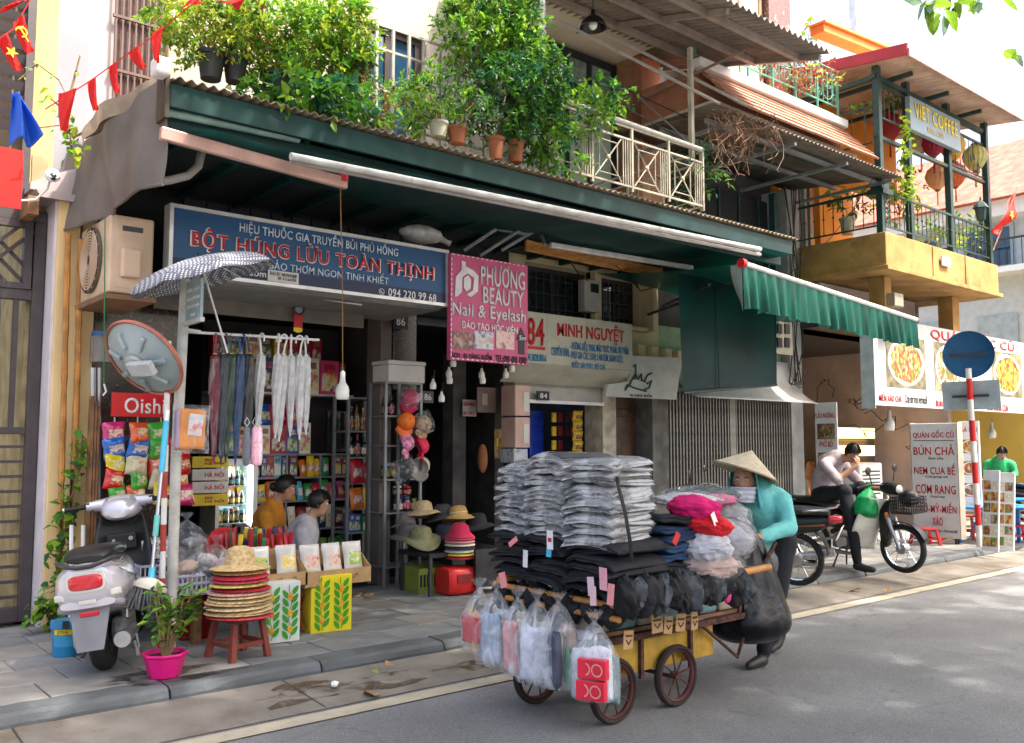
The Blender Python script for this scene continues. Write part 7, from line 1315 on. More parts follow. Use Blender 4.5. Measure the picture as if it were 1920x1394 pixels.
b = B(); b.bx(3.6, 5.1, 3.62, 3.66, .44, .475); b.bx(3.6, 5.1, 4.2, 4.24, .44, .475); b.bx(3.6, 3.64, 3.66, 4.2, .44, .475); b.bx(5.06, 5.1, 3.66, 4.2, .44, .475); part('frame_rail', b, m_rust, ct)
b = B(); b.tube([(4.6, 3.64, .44), (4.95, 3.64, .2), (5.1, 3.64, .46)], .013, 6); b.tube([(4.6, 4.22, .44), (4.95, 4.22, .2), (5.1, 4.22, .46)], .013, 6); part('stand', b, m_rust, ct)
for y in (3.64, 4.22): b = B(); b.tube([(5.05, y, .47), (5.2, y, .7), (5.4, y, .9)], .014, 7); part('handle', b, m_rust, ct, True)
b = B(); b.bx(3.62, 5.05, 3.66, 4.2, .478, .5); part('deck', b, m_wood, ct)
for k, (x0, x1, y, z) in enumerate(((3.55, 5.0, 3.42, .74), (3.55, 5.0, 4.36, .74))): b = B(); b.cyl((x0, y, z), (x1, y, z+.05), .022, n=10); part('side_pole', b, m_bamboo, ct, True)
for k, z in enumerate((.70, .63)): b = B(); b.cyl((3.6, 3.4, z), (3.6, 4.46, z), .017, n=10); part('front_pole', b, m_bamboo, ct, True)
for x, y in ((3.66, 3.66), (3.66, 4.2), (5.0, 3.66), (5.0, 4.2)): b = B(); b.bx(x-.015, x+.015, y-.015, y+.015, .47, .78); part('post', b, m_rust, ct)
b = B(); b.bx(3.6, 5.0, 3.44, 4.34, .765, .785); part('upper_deck', b, m_wood, ct)
# folded clothes: slabs with rolled front edges
def fold_mesh(name, d, w, h, seed, mats, lobes=2):
    b = B(); q = random.Random(seed); n, k = 26, 14; o = q.uniform(0, 99); vs = []; dr = q.uniform(.012, .035)*(h < .045); tw = q.uniform(-.012, .012)
    for j in range(k+1):
        v = j/k; y = (v-.5)*w; end = min(1, min(v, 1-v)*9+.35)
        for i in range(n):
            a = 2*PI*i/n; c, s = math.cos(a), math.sin(a); x = -d/2*math.copysign(abs(c)**.35, c); z = h/2*math.copysign(abs(s)**.8, s)*end
            if c > .2: x += .010*math.cos(z/h*2*PI*lobes)*1.0
            x += .018*noise.noise(Vector((v*3.5+o, z*30, a*.5)))+.008*noise.noise(Vector((v*11+o, z*50, 5))); z += .011*noise.noise(Vector((x*6+o, y*7, 0)))+.003*noise.noise(Vector((x*20+o, y*24, 2))); vs.append((x, y+.008*noise.noise(Vector((x*9, z*40, o))), z+h/2-dr*(2*v-1)**4-.6*dr*max(0, -x/d*2)**4+tw*(2*v-1)))
    b.add(vs, [(j*n+i, (j+1)*n+i, (j+1)*n+(i+1) % n, j*n+(i+1) % n) for j in range(k) for i in range(n)]+[tuple(range(n)), tuple(k*n+i for i in reversed(range(n)))]); return b.mesh(name, mats, True)
m_gcl = [cloth('grey_cloth_%d' % i, c) for i, c in enumerate(((.07, .07, .075), (.13, .125, .12), (.2, .195, .19), (.04, .04, .046)))]
m_bcl = [M('black_cloth_%d' % i, c, .75, var=.25, scale=10, bump=.2, bscale=60) for i, c in enumerate(((.009, .009, .011), (.013, .013, .017), (.008, .009, .014)))]
m_wrap = FILM('wrap_film', .07, .52, 5, (.6, 1, 3.), .4, at=.44, bump=.12, spec=.5)
gm = [fold_mesh('folded_trousers', .40, .31, .023, i, m_gcl[i % 4]) for i in range(8)]; wrm = [fold_mesh('plastic_wrap', .43, .335, .029, i+50, m_wrap) for i in range(6)]
bm_ = [fold_mesh('folded_black_trousers', .46, .36, .036, i+20, m_bcl[i % 3], 1.5) for i in range(6)]
for ci, (y, x, nz, lab) in enumerate(((4.31, 3.84, 18, 'left'), (3.965, 3.78, 20, 'middle'), (3.62, 3.76, 19, 'right front'))):
    z = 1.045-(.01 if ci == 3 else 0)
    for i in range(nz):
        t = thing('folded_trousers', 'folded grey trousers in clear plastic, in the %s tall stack on the cart' % lab, 'trousers', (x+rnd.uniform(-.03, .03), y+rnd.uniform(-.018, .018), z), (rnd.uniform(-.05, .05), rnd.uniform(-.05, .07), rnd.uniform(-.07, .07)+(-.16, -.02, .15)[ci]), 'grey trousers stacked on the cart'); link('trousers', gm[rnd.randrange(8)], t); w_ = link('plastic_wrap', wrm[rnd.randrange(6)], t, (-.008, 0, -.004)); z += .0235
for ci, (y, x, n_) in enumerate(((4.28, 3.8, 7), (3.93, 3.77, 7), (3.57, 3.76, 7))):
    z = .785
    for i in range(n_): o = link('folded_black_trousers', bm_[rnd.randrange(6)], None, (x+rnd.uniform(-.045, .03), y+rnd.uniform(-.03, .03), z), (rnd.uniform(-.06, .06), rnd.uniform(-.07, .03), rnd.uniform(-.14, .14))); tag(o, 'folded black trousers in the %s pile under the grey stacks' % ('left front', 'middle front', 'right front', 'right second')[ci], 'trousers', 'black trousers on the cart'); z += .037
def tagcard(label, px, py, Y, w, h, c, body=None, rot=0, d2=None):
    p = PX(px, py, Y); t = thing('price_tag', label, 'tag', p, (rnd.uniform(-.1, .1), rot, R_(-90)), 'tags on the cart goods'); b = B(); b.bx(-w/2, w/2, -.001, .001, -h/2, h/2); part('card', b, M('tag_%s' % ''.join('%02d' % int(x*99) for x in c), c, .5, var=.04), t, bev=.0); 
    if body: b = B(); b.bx(-w*.3, w*.3, -.0025, -.0012, -h*.1, h*.12); part('print', b, m_redp if body == 'r' else m_bluep, t)
XF = 3.48
for a in (('white hang tag with blue end on the black trousers', 1031, 1013, .05, .105, (.7, .72, .76), 'r', 0), ('blue tag below the white hang tag', 1029, 1038, .04, .04, (.05, .4, .62), None, 0), ('small white tag at the left of the black pile', 985, 1048, .04, .1, (.66, .66, .68), None, .05), ('slanted coral tag at the left of the black pile', 962, 1016, .03, .085, (.75, .25, .25), None, 1.0), ('coral tag hanging over the left plastic bags', 943, 1088, .06, .09, (.75, .28, .3), None, -.3), ('tall pink tag hanging at the corner', 1131, 1086, .055, .12, (.72, .35, .42), None, .05), ('pale lilac tag left of the pink one', 1108, 1100, .05, .1, (.66, .48, .55), None, -.1), ('pale pink tag below the lilac one', 1112, 1118, .045, .1, (.68, .45, .5), None, -.1), ('coral tag right of the pink one', 1145, 1115, .045, .11, (.72, .28, .28), None, .05)): tagcard(a[0], a[1], a[2], XF+rnd.uniform(-.01, .01), *a[3:6], a[6], a[7])
# strap over the stack
t = thing('tie_strap', 'dark elastic strap tied down over the grey stack', 'strap'); b = B(); b.tube([PY(*p, Y_) for p, Y_ in (((1155, 880), 3.5), ((1160, 915), 3.36), ((1172, 960), 3.33), ((1182, 1020), 3.32), ((1185, 1055), 3.34))], .011, 6, flat=.5); part('band', b, m_blackm, t, True)
def crumple(seed, k=1.):
    o = Vector((seed*3.1, seed*1.7, seed)); rd = lambda p: 1-2*abs(noise.noise(p))
    return lambda v: 1+k*(.16*noise.noise(v*1.7+o)+.10*(rd(v*2.6+o*1.3)-.5)+.055*(rd(v*5.5+o)-.5)+.03*(rd(v*11-o)-.5))
# clear bags hanging from the front pole
def hbag(label, y, top, w, h, d, cols, seed, x=3.51):
    t = thing('clear_goods_bag', label, 'bag', (x, y, top), rnd.uniform(-.3, .3), 'clear bags hanging on the cart front'); q = random.Random(seed)
    for k, (c, kind) in enumerate(cols):
        n_ = len(cols); fw = w*.62; me = fold_mesh('garment', h*(.62 if kind == 'r' else .4), fw, d*.2, seed*5+k, M('bagged_%d_%d' % (seed, k), c, .8, var=.22, scale=16), 1)
        link('garment', me, t, (d*(-.28+.17*k), w*(.16 if k % 2 else -.14), -h*(.6+.06*(k % 3))), (q.uniform(-.35, .35), PI/2, q.uniform(-.25, .25)))
    o = link('plastic_bag', bagmesh(d, h, w, seed+3, m_hb), t); b = B(); b.tube([(0, -.01, -.06), (-.03, .0, -.1), (-.05, .02, -.2), (-.04, .04, -.24)], .006, 5); part('drawstring', b, m_blackm, t, True); return t
m_hb = FILM('hanging_bag_film', .13, .6, 8, (1, 1, .4))
W_ = (.62, .62, .66)
hbag('clear bag with orange and red garments at the left end of the cart front', 4.50, .68, .24, .40, .22, [((.6, .02, .03), 'b'), ((.75, .4, .1), 'r'), (W_, 'r'), ((.05, .05, .06), 'r')], 11)
hbag('clear bag of white garments second from the left on the cart front', 4.33, .69, .28, .46, .26, [((.3, .38, .5), 'r'), (W_, 'r'), ((.55, .52, .46), 'r'), (W_, 'r')], 12)
hbag('clear bag with pink striped cloth in the middle of the cart front', 4.13, .67, .24, .46, .22, [((.68, .33, .34), 'r'), ((.2, .21, .25), 'r'), ((.05, .05, .06), 'r'), ((.5, .5, .52), 'b')], 13)
hbag('clear bag with white and black garments fourth on the cart front', 3.96, .68, .28, .48, .26, [((.6, .62, .72), 'r'), (W_, 'r'), ((.04, .04, .05), 'r'), ((.5, .45, .4), 'r')], 14)
hbag('large clear bag with green ties and dark cloth on the cart front', 3.78, .69, .32, .48, .28, [((.07, .075, .11), 'r'), ((.42, .4, .4), 'r'), ((.05, .4, .2), 'b'), ((.5, .35, .28), 'r'), (W_, 'r')], 15)
t = hbag('clear bag with white cloth and red boxes at the cart corner', 3.50, .62, .28, .42, .25, [((.6, .62, .7), 'r'), ((.55, .56, .62), 'r'), ((.12, .2, .22), 'r'), ((.1, .15, .17), 'r')], 16)
for k, (yy, zz) in enumerate(((-.05, -.22), (-.04, -.33))):
    b = B(); b.box((-.105, yy, zz), (.05, .16, .1), (0, 0, .1)); bx_ = part('red_carton', b, M('bright_red_box', (.65, .02, .05), .35), t, bev=.004)
    for s in (-1, 1): bb = B(); bb.lathe([(.026, 0), (.034, 0)], 18, Matrix.Translation((-.133, yy+s*.036, zz)) @ Matrix.Rotation(-PI/2, 4, 'Y')); part('printed_ring', bb, M('ring_pink', (.7, .3, .25), .4), bx_)
def bundle(label, px, py, Y, r, c, seed, film=None, name='garment_bundle', col2=None, roll=0):
    t = thing(name, label, 'bundle', PY(px, py, Y), rnd.uniform(0, .5), 'bagged garments along the cart side'); b = B(); b.ell((0, 0, 0), r, 52, 34, Matrix.Rotation(roll, 3, 'Y'), crumple(seed)); part('garment', b, cloth('bundle_%d' % seed, c, col2=col2), t, True)
    if film: b = B(); b.ell((0, 0, 0), tuple(x*1.12+.012 for x in r), 44, 28, Matrix.Rotation(roll, 3, 'Y'), crumple(seed+.3, .7)); part('plastic_bag', b, film, t, True)
DEN = (.015, .04, .1)
dm_ = [fold_mesh('folded_jeans', .32, .34, .05, i+70, cloth('denim_%d' % i, ((.012, .03, .075), (.02, .055, .13), (.012, .014, .02))[i % 3]), 1.5) for i in range(5)]
for k in range(7): o = link('folded_jeans', dm_[(k*2) % 5 if k < 6 else 2], None, (4.17+rnd.uniform(-.03, .03), 3.6+rnd.uniform(-.02, .02), .79+k*.052), (rnd.uniform(-.08, .08), rnd.uniform(-.08, .08), 1.5+rnd.uniform(-.15, .15))); tag(o, 'folded blue jeans, %s from the bottom beside the grey stacks' % ('first', 'second', 'third', 'fourth', 'fifth', 'sixth', 'seventh')[k], 'jeans', 'jeans on the cart side')
for a in (('hot pink garment bulging from the side bundle', 1300, 955, 3.45, (.11, .16, .075), (.7, .015, .16), 5, None, 'garment_bundle', None, .5), ('bright red garment under the pink one', 1322, 985, 3.42, (.12, .16, .07), (.65, .015, .025), 6, None, 'garment_bundle', None, .3), ('white sock bundle below the red garment', 1322, 1025, 3.42, (.12, .16, .09), (.5, .5, .54), 7), ('bagged beige garments at the lower side of the cart', 1325, 1062, 3.45, (.16, .18, .08), (.45, .3, .24), 8, m_film2), ('white shirts in plastic on top of the side load', 1285, 938, 3.75, (.2, .2, .045), (.55, .53, .52), 9, m_film2), ('bag of pale socks right of the red garment', 1352, 1015, 3.6, (.11, .18, .12), (.4, .4, .43), 10, m_film2), ('bag of taupe garments near the handle', 1368, 1005, 3.75, (.08, .16, .12), (.25, .22, .21), 11, m_film2), ('dark clothes in clear film at the top by the hat', 1318, 928, 4.0, (.18, .26, .05), (.04, .045, .05), 12, m_film2), ('pale grey bag of clothes nearest the handle', 1345, 965, 3.9, (.1, .2, .09), (.35, .36, .38), 13, m_film2), ('pink printed shirt folded on the side load', 1345, 938, 3.8, (.09, .12, .04), (.65, .2, .3), 14)): bundle(*a)
t = thing('paper_tag', 'white paper tag on the red garment', 'tag', PY(1340, 975, 3.3), (0, -.5, 0)); b = B(); b.bx(-.018, .018, -.001, .001, -.045, .045); part('card', b, m_whitep, t)
t = thing('paper_tag', 'red tag on the dark jeans', 'tag', PY(1268, 1010, 3.25), (0, .6, 0)); b = B(); b.bx(-.02, .02, -.001, .001, -.035, .035); part('card', b, m_redp, t)
# socks, belts and cards hanging along the side
q = random.Random(12)
for k in range(14):
    px = 1172+k*16.5; t = thing('hanging_garment', 'dark socks and underwear bunch hanging from the side pole, %s' % ('nearest the corner bag' if k < 5 else 'above the brown cards' if k < 10 else 'near the black sack'), 'garment', PY(px, 1098-k*1.5, 3.36), q.uniform(-.6, .6), 'dark bunches along the cart side'); b = B(); b.ell((0, 0, -.06), (.06, .08, q.uniform(.08, .13)), 36, 24, Euler((q.uniform(-.5, .5), q.uniform(-.5, .5), 0)).to_matrix(), crumple(k*1.7, 1.5)); part('cloth', b, [m_bcl[0], M('slate_cloth', (.05, .058, .07), .7, var=.5, scale=16), m_bcl[1]][k % 3], t, True)
    if k in (2, 11): b = B(); b.ell((0, -.04, -.1), (.03, .02, .05), 8, 6); part('trim', b, M('pink_trim', (.6, .05, .2), .7), t, True)
for k in range(7):
    t = thing('hanging_garment', 'dark garment bunch hanging across the cart front behind the clear bags', 'garment', (3.66+q.uniform(-.02, .02), 3.5+k*.15, .68), q.uniform(0, 3), 'dark bunches across the cart front'); b = B(); b.ell((0, 0, -.03), (.07, .09, .09), 30, 20, None, crumple(k*2.3+9, 1.5)); part('cloth', b, m_bcl[k % 3], t, True)
for k, px in enumerate((1178, 1232, 1253, 1276, 1302)):
    t = thing('sock_card', ('brown sock card by the corner bag', 'brown printed sock card, second along the side', 'middle brown printed sock card', 'wide brown printed sock card', 'last brown sock card before the black sack')[k], 'card', PY(px, (1200, 1170, 1172, 1168, 1165)[k], 3.5), (0, rnd.uniform(-.15, .15), rnd.uniform(-.2, .2)), 'sock cards along the cart side'); b = B(); b.bx(-.04, .04, -.002, .002, -.05, .05); part('card', b, m_card, t); text(t, 'YINGLIAN', -.03, .03, .015, .028, m_blackp, -.004, .02, .001); b = B(); b.tube([(-.02, -.003, -.0), (0, -.003, -.025), (.022, -.003, .0)], .004, 4); part('logo', b, m_blackp, t)
b = B(); pk_ = thing('beige_parcels', 'row of beige wrapped parcels standing on the lower cart deck', 'parcel'); 
for k in range(7): b = B(); b.bx(3.66+k*.19, 3.83+k*.19, 3.66, 4.15, .503, .66); part('parcel', b, M('beige_parcel_%d' % (k % 2), ((.3, .25, .19), (.12, .22, .26))[k % 2], .6, var=.2), pk_, bev=.02)
# big black sack
bs = thing('black_sack', 'large bulging black plastic sack tied to the cart handle', 'sack', (5.26, 3.78, .95)); bs.scale = (1.03, 1.03, 1.04); m_sack = M('black_polythene', (.004, .005, .008), .27, var=.3, scale=5, spec=.25, bump=.5, bscale=12)
b = B(); n, k = 40, 22; vs = []
for i in range(k+1):
    v = i/k; r = .07+.2*min(1, (v/.72))**.85; r *= 1 if v < .8 else math.sqrt(max(.001, 1-((v-.8)/.2)**2))
    for j in range(n): a = 2*PI*j/n; cr = 1+.07*math.sin(a*11+2*math.sin(a*3))*(1-v)**.8+.09*noise.noise(Vector((math.cos(a)*2, math.sin(a)*2, v*3))); vs.append((r*1.12*cr*math.cos(a), r*.95*cr*math.sin(a), -.70*v))
b.add(vs, [(i*n+j, i*n+(j+1) % n, (i+1)*n+(j+1) % n, (i+1)*n+j) for i in range(k) for j in range(n)]); part('sack', b, m_sack, bs, True); b = B(); b.tube([(0, 0, -.02), (.06, .03, .05), (.12, .1, .0)], [.05, .03, .02], 8); part('knot', b, m_sack, bs, True); b = B(); b.ell((.16, .0, -.2), (.09, .12, .13), 14, 10, None, lambda v: 1+.25*noise.noise(v*3)); part('clear_bag', b, m_film2, bs, True)
# ================================================================ motorbikes
def motorbike(label, loc, rz, shieldc, lean=-4, basket_=True, plate_=True):
    t = thing('motorbike', label, 'motorbike', loc, (R_(lean), 0, R_(rz))); R = .275; fx = 1.2; msh = M('bike_'+shieldc, dict(white=(.78, .75, .66), grey=(.1, .1, .11))[shieldc], .3, coat=.4)
    wheel(t, (0, 0, R), R, .032, 24, 1.1, hub=.055, mr=m_chrome); wheel(t, (fx, 0, R), R, .03, 24, 1.1, hub=.06, mr=m_chrome)
    for s in (-1, 1): b = B(); b.tube([(fx, s*.07, R), (fx-.09, s*.07, .52), (fx-.14, s*.065, .66)], [.022, .024, .026], 10); part('fork', b, m_steel, t, True)
    b = B(); b.grid(lambda u, v: (fx+.305*math.cos(.35+u*2.2), (v-.5)*.13*(1-.15*abs(2*u-1)), R+.305*math.sin(.35+u*2.2)), 16, 6); part('front_fender', b, m_black, t, True, solid=.008)
    b = B(); b.grid(lambda u, v: (-.0+.32*math.cos(1.2+u*1.9), (v-.5)*.15, R+.05+.32*math.sin(1.2+u*1.9)), 12, 6); part('rear_fender', b, m_black, t, True, solid=.008)
    b = B(); b.grid(lambda u, v: (fx-.36+.20*v**1.2-.17*abs(2*u-1)**1.5*(1-.35*v), (2*u-1)*(.15+.13*math.sin(PI*min(1, v*.75+.12))), .24+.58*v+.03*abs(2*u-1)), 20, 14); part('leg_shield', b, msh, t, True, solid=.014)
    b = B(); loft(b, [(fx-.22, 0, .5, .09, .24, 2.6), (fx-.16, 0, .55, .095, .26, 2.6), (fx-.1, 0, .66, .07, .16, 2.4)], 16); part('front_cover', b, m_black, t, True)
    b = B(); loft(b, [(fx-.2, 0, .96, .07, .05, 2.4), (fx-.12, 0, .95, .1, .075, 2.4), (fx-.02, 0, .94, .085, .07, 2.4)], 16); part('headlight_cowl', b, m_black, t, True); b = B(); b.ell((fx, 0, .94), (.02, .07, .05)); part('headlight', b, m_clearl, t, True)
    b = B(); b.tube([(fx-.3, -.33, .97), (fx-.2, -.22, 1.0), (fx-.14, 0, .98), (fx-.2, .22, 1.0), (fx-.3, .33, .97)], .013, 8); part('handlebar', b, m_black, t, True)
    for s in (-1, 1):
        b = B(); b.cyl((fx-.24, s*.25, .99), (fx-.31, s*.35, .965), .018, n=10); part('grip', b, m_blackm, t, True); b = B(); b.tube([(fx-.2, s*.22, 1.0), (fx-.2, s*.26, 1.12)], .006, 6); mi = part('mirror_stalk', b, m_black, t, True); b = B(); b.ell((fx-.2, s*.28, 1.16), (.015, .055, .045)); part('mirror', b, m_black, mi, True)
        b = B(); b.ell((fx-.1, s*.13, .66), (.025, .02, .03)); part('front_indicator', b, M('amber', (.7, .2, .02), .25), t, True)
    b = B(); loft(b, [(-.34, 0, .76, .07, .03, 3), (-.2, 0, .775, .11, .04, 3), (.05, 0, .775, .13, .045, 3), (.25, 0, .745, .125, .045, 3), (.48, 0, .72, .1, .04, 3), (.58, 0, .71, .05, .025, 3)], 18); part('seat', b, m_seat, t, True)
    b = B(); loft(b, [(-.4, 0, .69, .04, .04, 2.6), (-.25, 0, .66, .09, .08, 2.6), (.05, 0, .62, .12, .11, 2.6), (.35, 0, .58, .1, .13, 2.6), (.55, 0, .52, .07, .1, 2.6)], 18); part('side_cover', b, m_black, t, True)
    b = B(); loft(b, [(-.3, -.0, .645, .095, .022, 2), (.1, 0, .62, .128, .02, 2), (.4, 0, .57, .105, .018, 2)], 14); part('side_stripe', b, M('copper_stripe', (.35, .12, .06), .4), t, True)
    b = B(); b.tube([(-.1, .12, .78), (-.3, .11, .80), (-.42, .06, .83), (-.42, -.06, .83), (-.3, -.11, .80), (-.1, -.12, .78)], .011, 8); part('grab_rail', b, m_chrome, t, True)
    b = B(); loft(b, [(-.46, 0, .7, .05, .03, 3), (-.4, 0, .7, .085, .045, 3), (-.34, 0, .69, .07, .04, 3)], 14); part('tail_light', b, m_tail, t, True)
    if plate_: b = B(); b.box((-.43, 0, .56), (.006, .19, .14), (0, R_(-25), 0)); pt_ = part('licence_plate', b, m_whitep, t, bev=.002)
    for s in (-1, 1): b = B(); b.tube([(0, s*.09, R), (.2, s*.1, .3), (.45, s*.07, .36)], .02, 8); part('swingarm', b, m_steel, t, True); b = B(); b.tube([(.02, s*.1, R+.03), (.1, s*.11, .6)], [.03, .024], 10); part('shock_absorber', b, m_chrome, t, True)
    b = B(); b.cyl((.55, -.12, .3), (.55, .12, .3), .085, n=20); b.box((.5, 0, .3), (.3, .17, .14)); b.cyl((.62, 0, .3), (.82, 0, .36), .06, n=14); part('engine', b, m_grey, t, bev=.02); b = B(); b.cyl((.52, -.13, .3), (.52, -.15, .3), .07, n=20); part('engine_cover', b, m_steel, t, True)
    b = B(); b.tube([(.75, -.08, .28), (.6, -.12, .18), (.3, -.14, .2), (0, -.15, .27), (-.35, -.16, .33)], [.018, .02, .035, .045, .04], 12); part('exhaust', b, m_steel, t, True)
    b = B(); b.tube([(.75, 0, .95), (.55, 0, .5), (.3, 0, .4)], .03, 8); part('frame', b, m_black, t, True)
    b = B(); b.cyl((.45, -.06, .25), (.38, -.14, .0), .011, n=6); b.cyl((.45, .06, .25), (.38, .14, .0), .011, n=6); part('centre_stand', b, m_dgrey, t); b = B(); b.cyl((.55, -.2, .25), (.55, .2, .25), .014, n=8); part('foot_peg', b, m_blackm, t)
    if basket_:
        b = B(); b.bx(fx-.02, fx+.22, -.16, .16, .68, .69); part('basket_base', b, m_blackm, t); bw = B()
        for i in range(9):
            f = i/8; y = -.16+.32*f; x = fx-.02+.24*f
            for xx in (fx-.02, fx+.22): bw.bx(xx-.003, xx+.003, y-.003, y+.003, .68, .86)
            for yy in (-.16, .16): bw.bx(x-.003, x+.003, yy-.003, yy+.003, .68, .86)
        for z in (.7, .74, .78, .82, .86):
            for xx in (fx-.02, fx+.22): bw.bx(xx-.004, xx+.004, -.163, .163, z-.004, z+.004)
            for yy in (-.16, .16): bw.bx(fx-.023, fx+.223, yy-.004, yy+.004, z-.004, z+.004)
        part('basket_mesh', bw, m_blackm, t)['kind'] = 'stuff'
    return t
ra = Vector((10.12, 6.3, .13)); motorbike('black underbone motorbike with white leg shields, front wheel in the gutter', ra, -93, 'white', 3)
rb = PZ(1496, 1099, .13); motorbike('black motorbike seen from its tail, mostly hidden behind the cart', rb, 112, 'grey', -5, False)
gb = thing('green_shopping_bag', 'bright green plastic bag hung on the motorbike handlebar', 'bag', PY(1630, 915, 5.45), (0, R_(20), 0)); link('bag', bagmesh(.28, .36, .26, 77, M('green_polythene', (.01, .36, .1), .3, var=.2, trans=.2)), gb)
hl = thing('helmet', 'black helmet resting on the motorbike front basket', 'helmet', (10.03, 5.0, .97)); b = B(); b.ell((0, 0, 0), (.11, .12, .1), 18, 10); part('shell', b, m_black, hl, True)
# --- man resting on the motorbike
m_shirt = cloth('pale_checked_shirt', (.42, .34, .36)); hx = Vector((10.1, 6.1, .13)); hc2 = (.0, -.38, 1.34); hf2 = (-.30, -.75, -.55)
caps = [([(0, .02, .88), (0, -.0, 1.03), (0, -.1, 1.2), (0, -.16, 1.27)], [.15, .145, .15, .12], 0), ([(-.17, -.14, 1.22), (0, -.16, 1.24), (.17, -.14, 1.22)], [.075, .09, .075], 0), ([(0, -.22, 1.28), (0, -.32, 1.29)], [.055, .052], 2),
        ([(-.2, -.14, 1.21), (-.27, -.34, 1.03)], [.07, .062], 0), ([(-.27, -.34, 1.03), (-.12, -.5, 1.2)], [.04, .03], 2), ([(.2, -.14, 1.21), (.27, -.3, 1.0)], [.07, .062], 0), ([(.27, -.3, .98), (.25, -.52, .92)], [.04, .03], 2),
        ([(-.09, .0, .83), (-.22, -.40, .9), (-.25, -.5, .48), (-.26, -.55, .12)], [.11, .09, .07, .055], 1), ([(.09, 0, .83), (.18, -.38, .92), (.17, -.42, .45)], [.11, .09, .065], 1), ([(-.26, -.54, .05), (-.27, -.66, .035), (-.27, -.75, .03)], [.045, .045, .035], 3), ([(.17, -.42, .38), (.17, -.54, .34)], [.045, .04], 3)]
caps += hand((-.12, -.5, 1.2), (.45, .05, .9), (0, -1, .2), 1, .6)+hand((.25, -.52, .92), (-.2, -1, 0), (0, 0, 1), 1, .9)+head(hc2, hf2, .98)
mn_ = person('person', 'man in pale shirt sitting on the motorbike with his head on his hand', caps, [m_shirt, m_trou, m_skin, m_shoe, m_lip], .013, hx, 0, folds=.006); face_parts(mn_, hc2, hf2, .98); hair_cap(mn_, hc2, hf2, 1.0)
# --- two people sitting in the store
def sitter(label, loc, rz, shirtm, trm, hx_, bun, lean=.1, skin=None):
    hc_ = (lean+.1, 0, .60+.05); hf_ = (1, 0, -.18)
    caps = [([(0, 0, .05), (.02, 0, .2), (lean*.6, 0, .38), (lean*.8, 0, .46)], [.15, .15, .155, .11], 0), ([(lean*.6, -.15, .42), (lean*.8, 0, .45), (lean*.6, .15, .42)], [.075, .085, .075], 0), ([(lean*.85, 0, .48), (lean+.06, 0, .58)], [.055, .05], 2)]
    for s in (-1, 1): caps += [([(lean*.6, s*.19, .4), (lean+.02, s*.22, .22)], [.075, .066], 0), ([(lean+.02, s*.22, .22), (.3, s*.13, .17)], [.042, .032], 2)]+hand((.3, s*.13, .17), (1, -s*.3, -.2), (0, 0, 1), .95, .6)+[([(.02, s*.09, .02), (.38, s*.12, .05), (.36, s*.12, -.28)], [.11, .085, .06], 1)]
    caps += head(hc_, hf_, .98); t = person('person', label, caps, [shirtm, trm, m_skin, m_shoe, m_lip], .014, loc, rz, folds=.005); face_parts(t, hc_, hf_, .98); hair_cap(t, hc_, hf_, 1.02, bun); return t
p = PY(520, 1000, 8.1); sitter('woman with hair in a bun and mustard top sitting in the store', (p.x-.12, 8.15, .5), R_(-38), cloth('mustard_top', (.52, .2, .02)), m_trou, 0, True, .1)
p = PY(572, 1020, 7.8); sitter('older person in grey top sitting in the store', (p.x-.12, 7.75, .37), R_(-30), cloth('grey_top', (.42, .4, .43)), m_trou, 0, False, .1)
for k, (x, y) in enumerate(((3.74, 8.15), (3.98, 7.75))): stool(('low stool under the woman in the mustard top', 'low stool under the person in grey')[k], (x, y, .131), .3, .24 if k else .3, m_red, 0)
# ================================================================ restaurant on the right
m_sgn = M('menu_white', (.66, .665, .67), .5, var=.05, dirt=((.42, .4, .37), 3, .62))
rs = thing('menu_sign', 'tall double-sided menu sign with red dish names standing on the pavement', 'sign', (13.55, 6.36, .13), R_(-90)); y0_, y1_ = PX(1710, 900, 13.55).y, PX(1797, 900, 13.55).y; wS = y0_-y1_; rs.location.y = y0_; zb, zt_ = PX(1754, 1008, 13.55).z-.13, PX(1754, 794, 13.55).z-.13
b = B(); b.bx(0, wS, 0, .16, zb, zt_); part('light_box', b, m_sgn, rs, bev=.008); b = B(); b.bx(wS, wS+.012, -.005, .165, zb-.01, zt_+.01); b.bx(-.012, 0, -.005, .165, zb-.01, zt_+.01); part('frame', b, M('tan_alu', (.5, .42, .34), .4, .4), rs)
for x in (.1, wS-.1): b = B(); b.bx(x, x+.03, .03, .06, 0, zb); b.bx(x, x+.03, .1, .13, 0, zb); part('leg', b, m_dgrey, rs)
H_ = zt_-zb
for s, a, c, f0, f1, m_, bd_ in (('QUÁN GỐC CŨ', .06, .94, .865, .945, m_redp, .05), ('BÚN CHẢ', .06, .94, .72, .815, m_redp, .05), ('Bun cha', .38, .7, .68, .705, m_blackp, 0), ('NEM CUA BỂ', .06, .94, .55, .65, m_redp, .05), ('Crab spring roll', .3, .78, .515, .54, m_blackp, 0), ('CƠM RANG', .08, .94, .38, .47, m_redp, .05), ('Fried rice', .4, .7, .345, .37, m_blackp, 0), ('PHỞ-MỲ-MIẾN', .08, .94, .215, .315, m_redp, .05), ('XÀO', .42, .64, .105, .195, m_redp, .05), ('Fry Pho - Noodles - Vermicelli', .08, .94, .04, .075, m_blackp, 0)): text(rs, s, wS*a, wS*c, zb+H_*f0, zb+H_*f1, m_, -.004, bd_, .003, shear=.2 if bd_ == 0 else 0)
b = B(); b.bx(wS*.06, wS*.94, -.004, -.001, zb+H_*.845, zb+H_*.85); part('rule', b, m_blackp, rs)
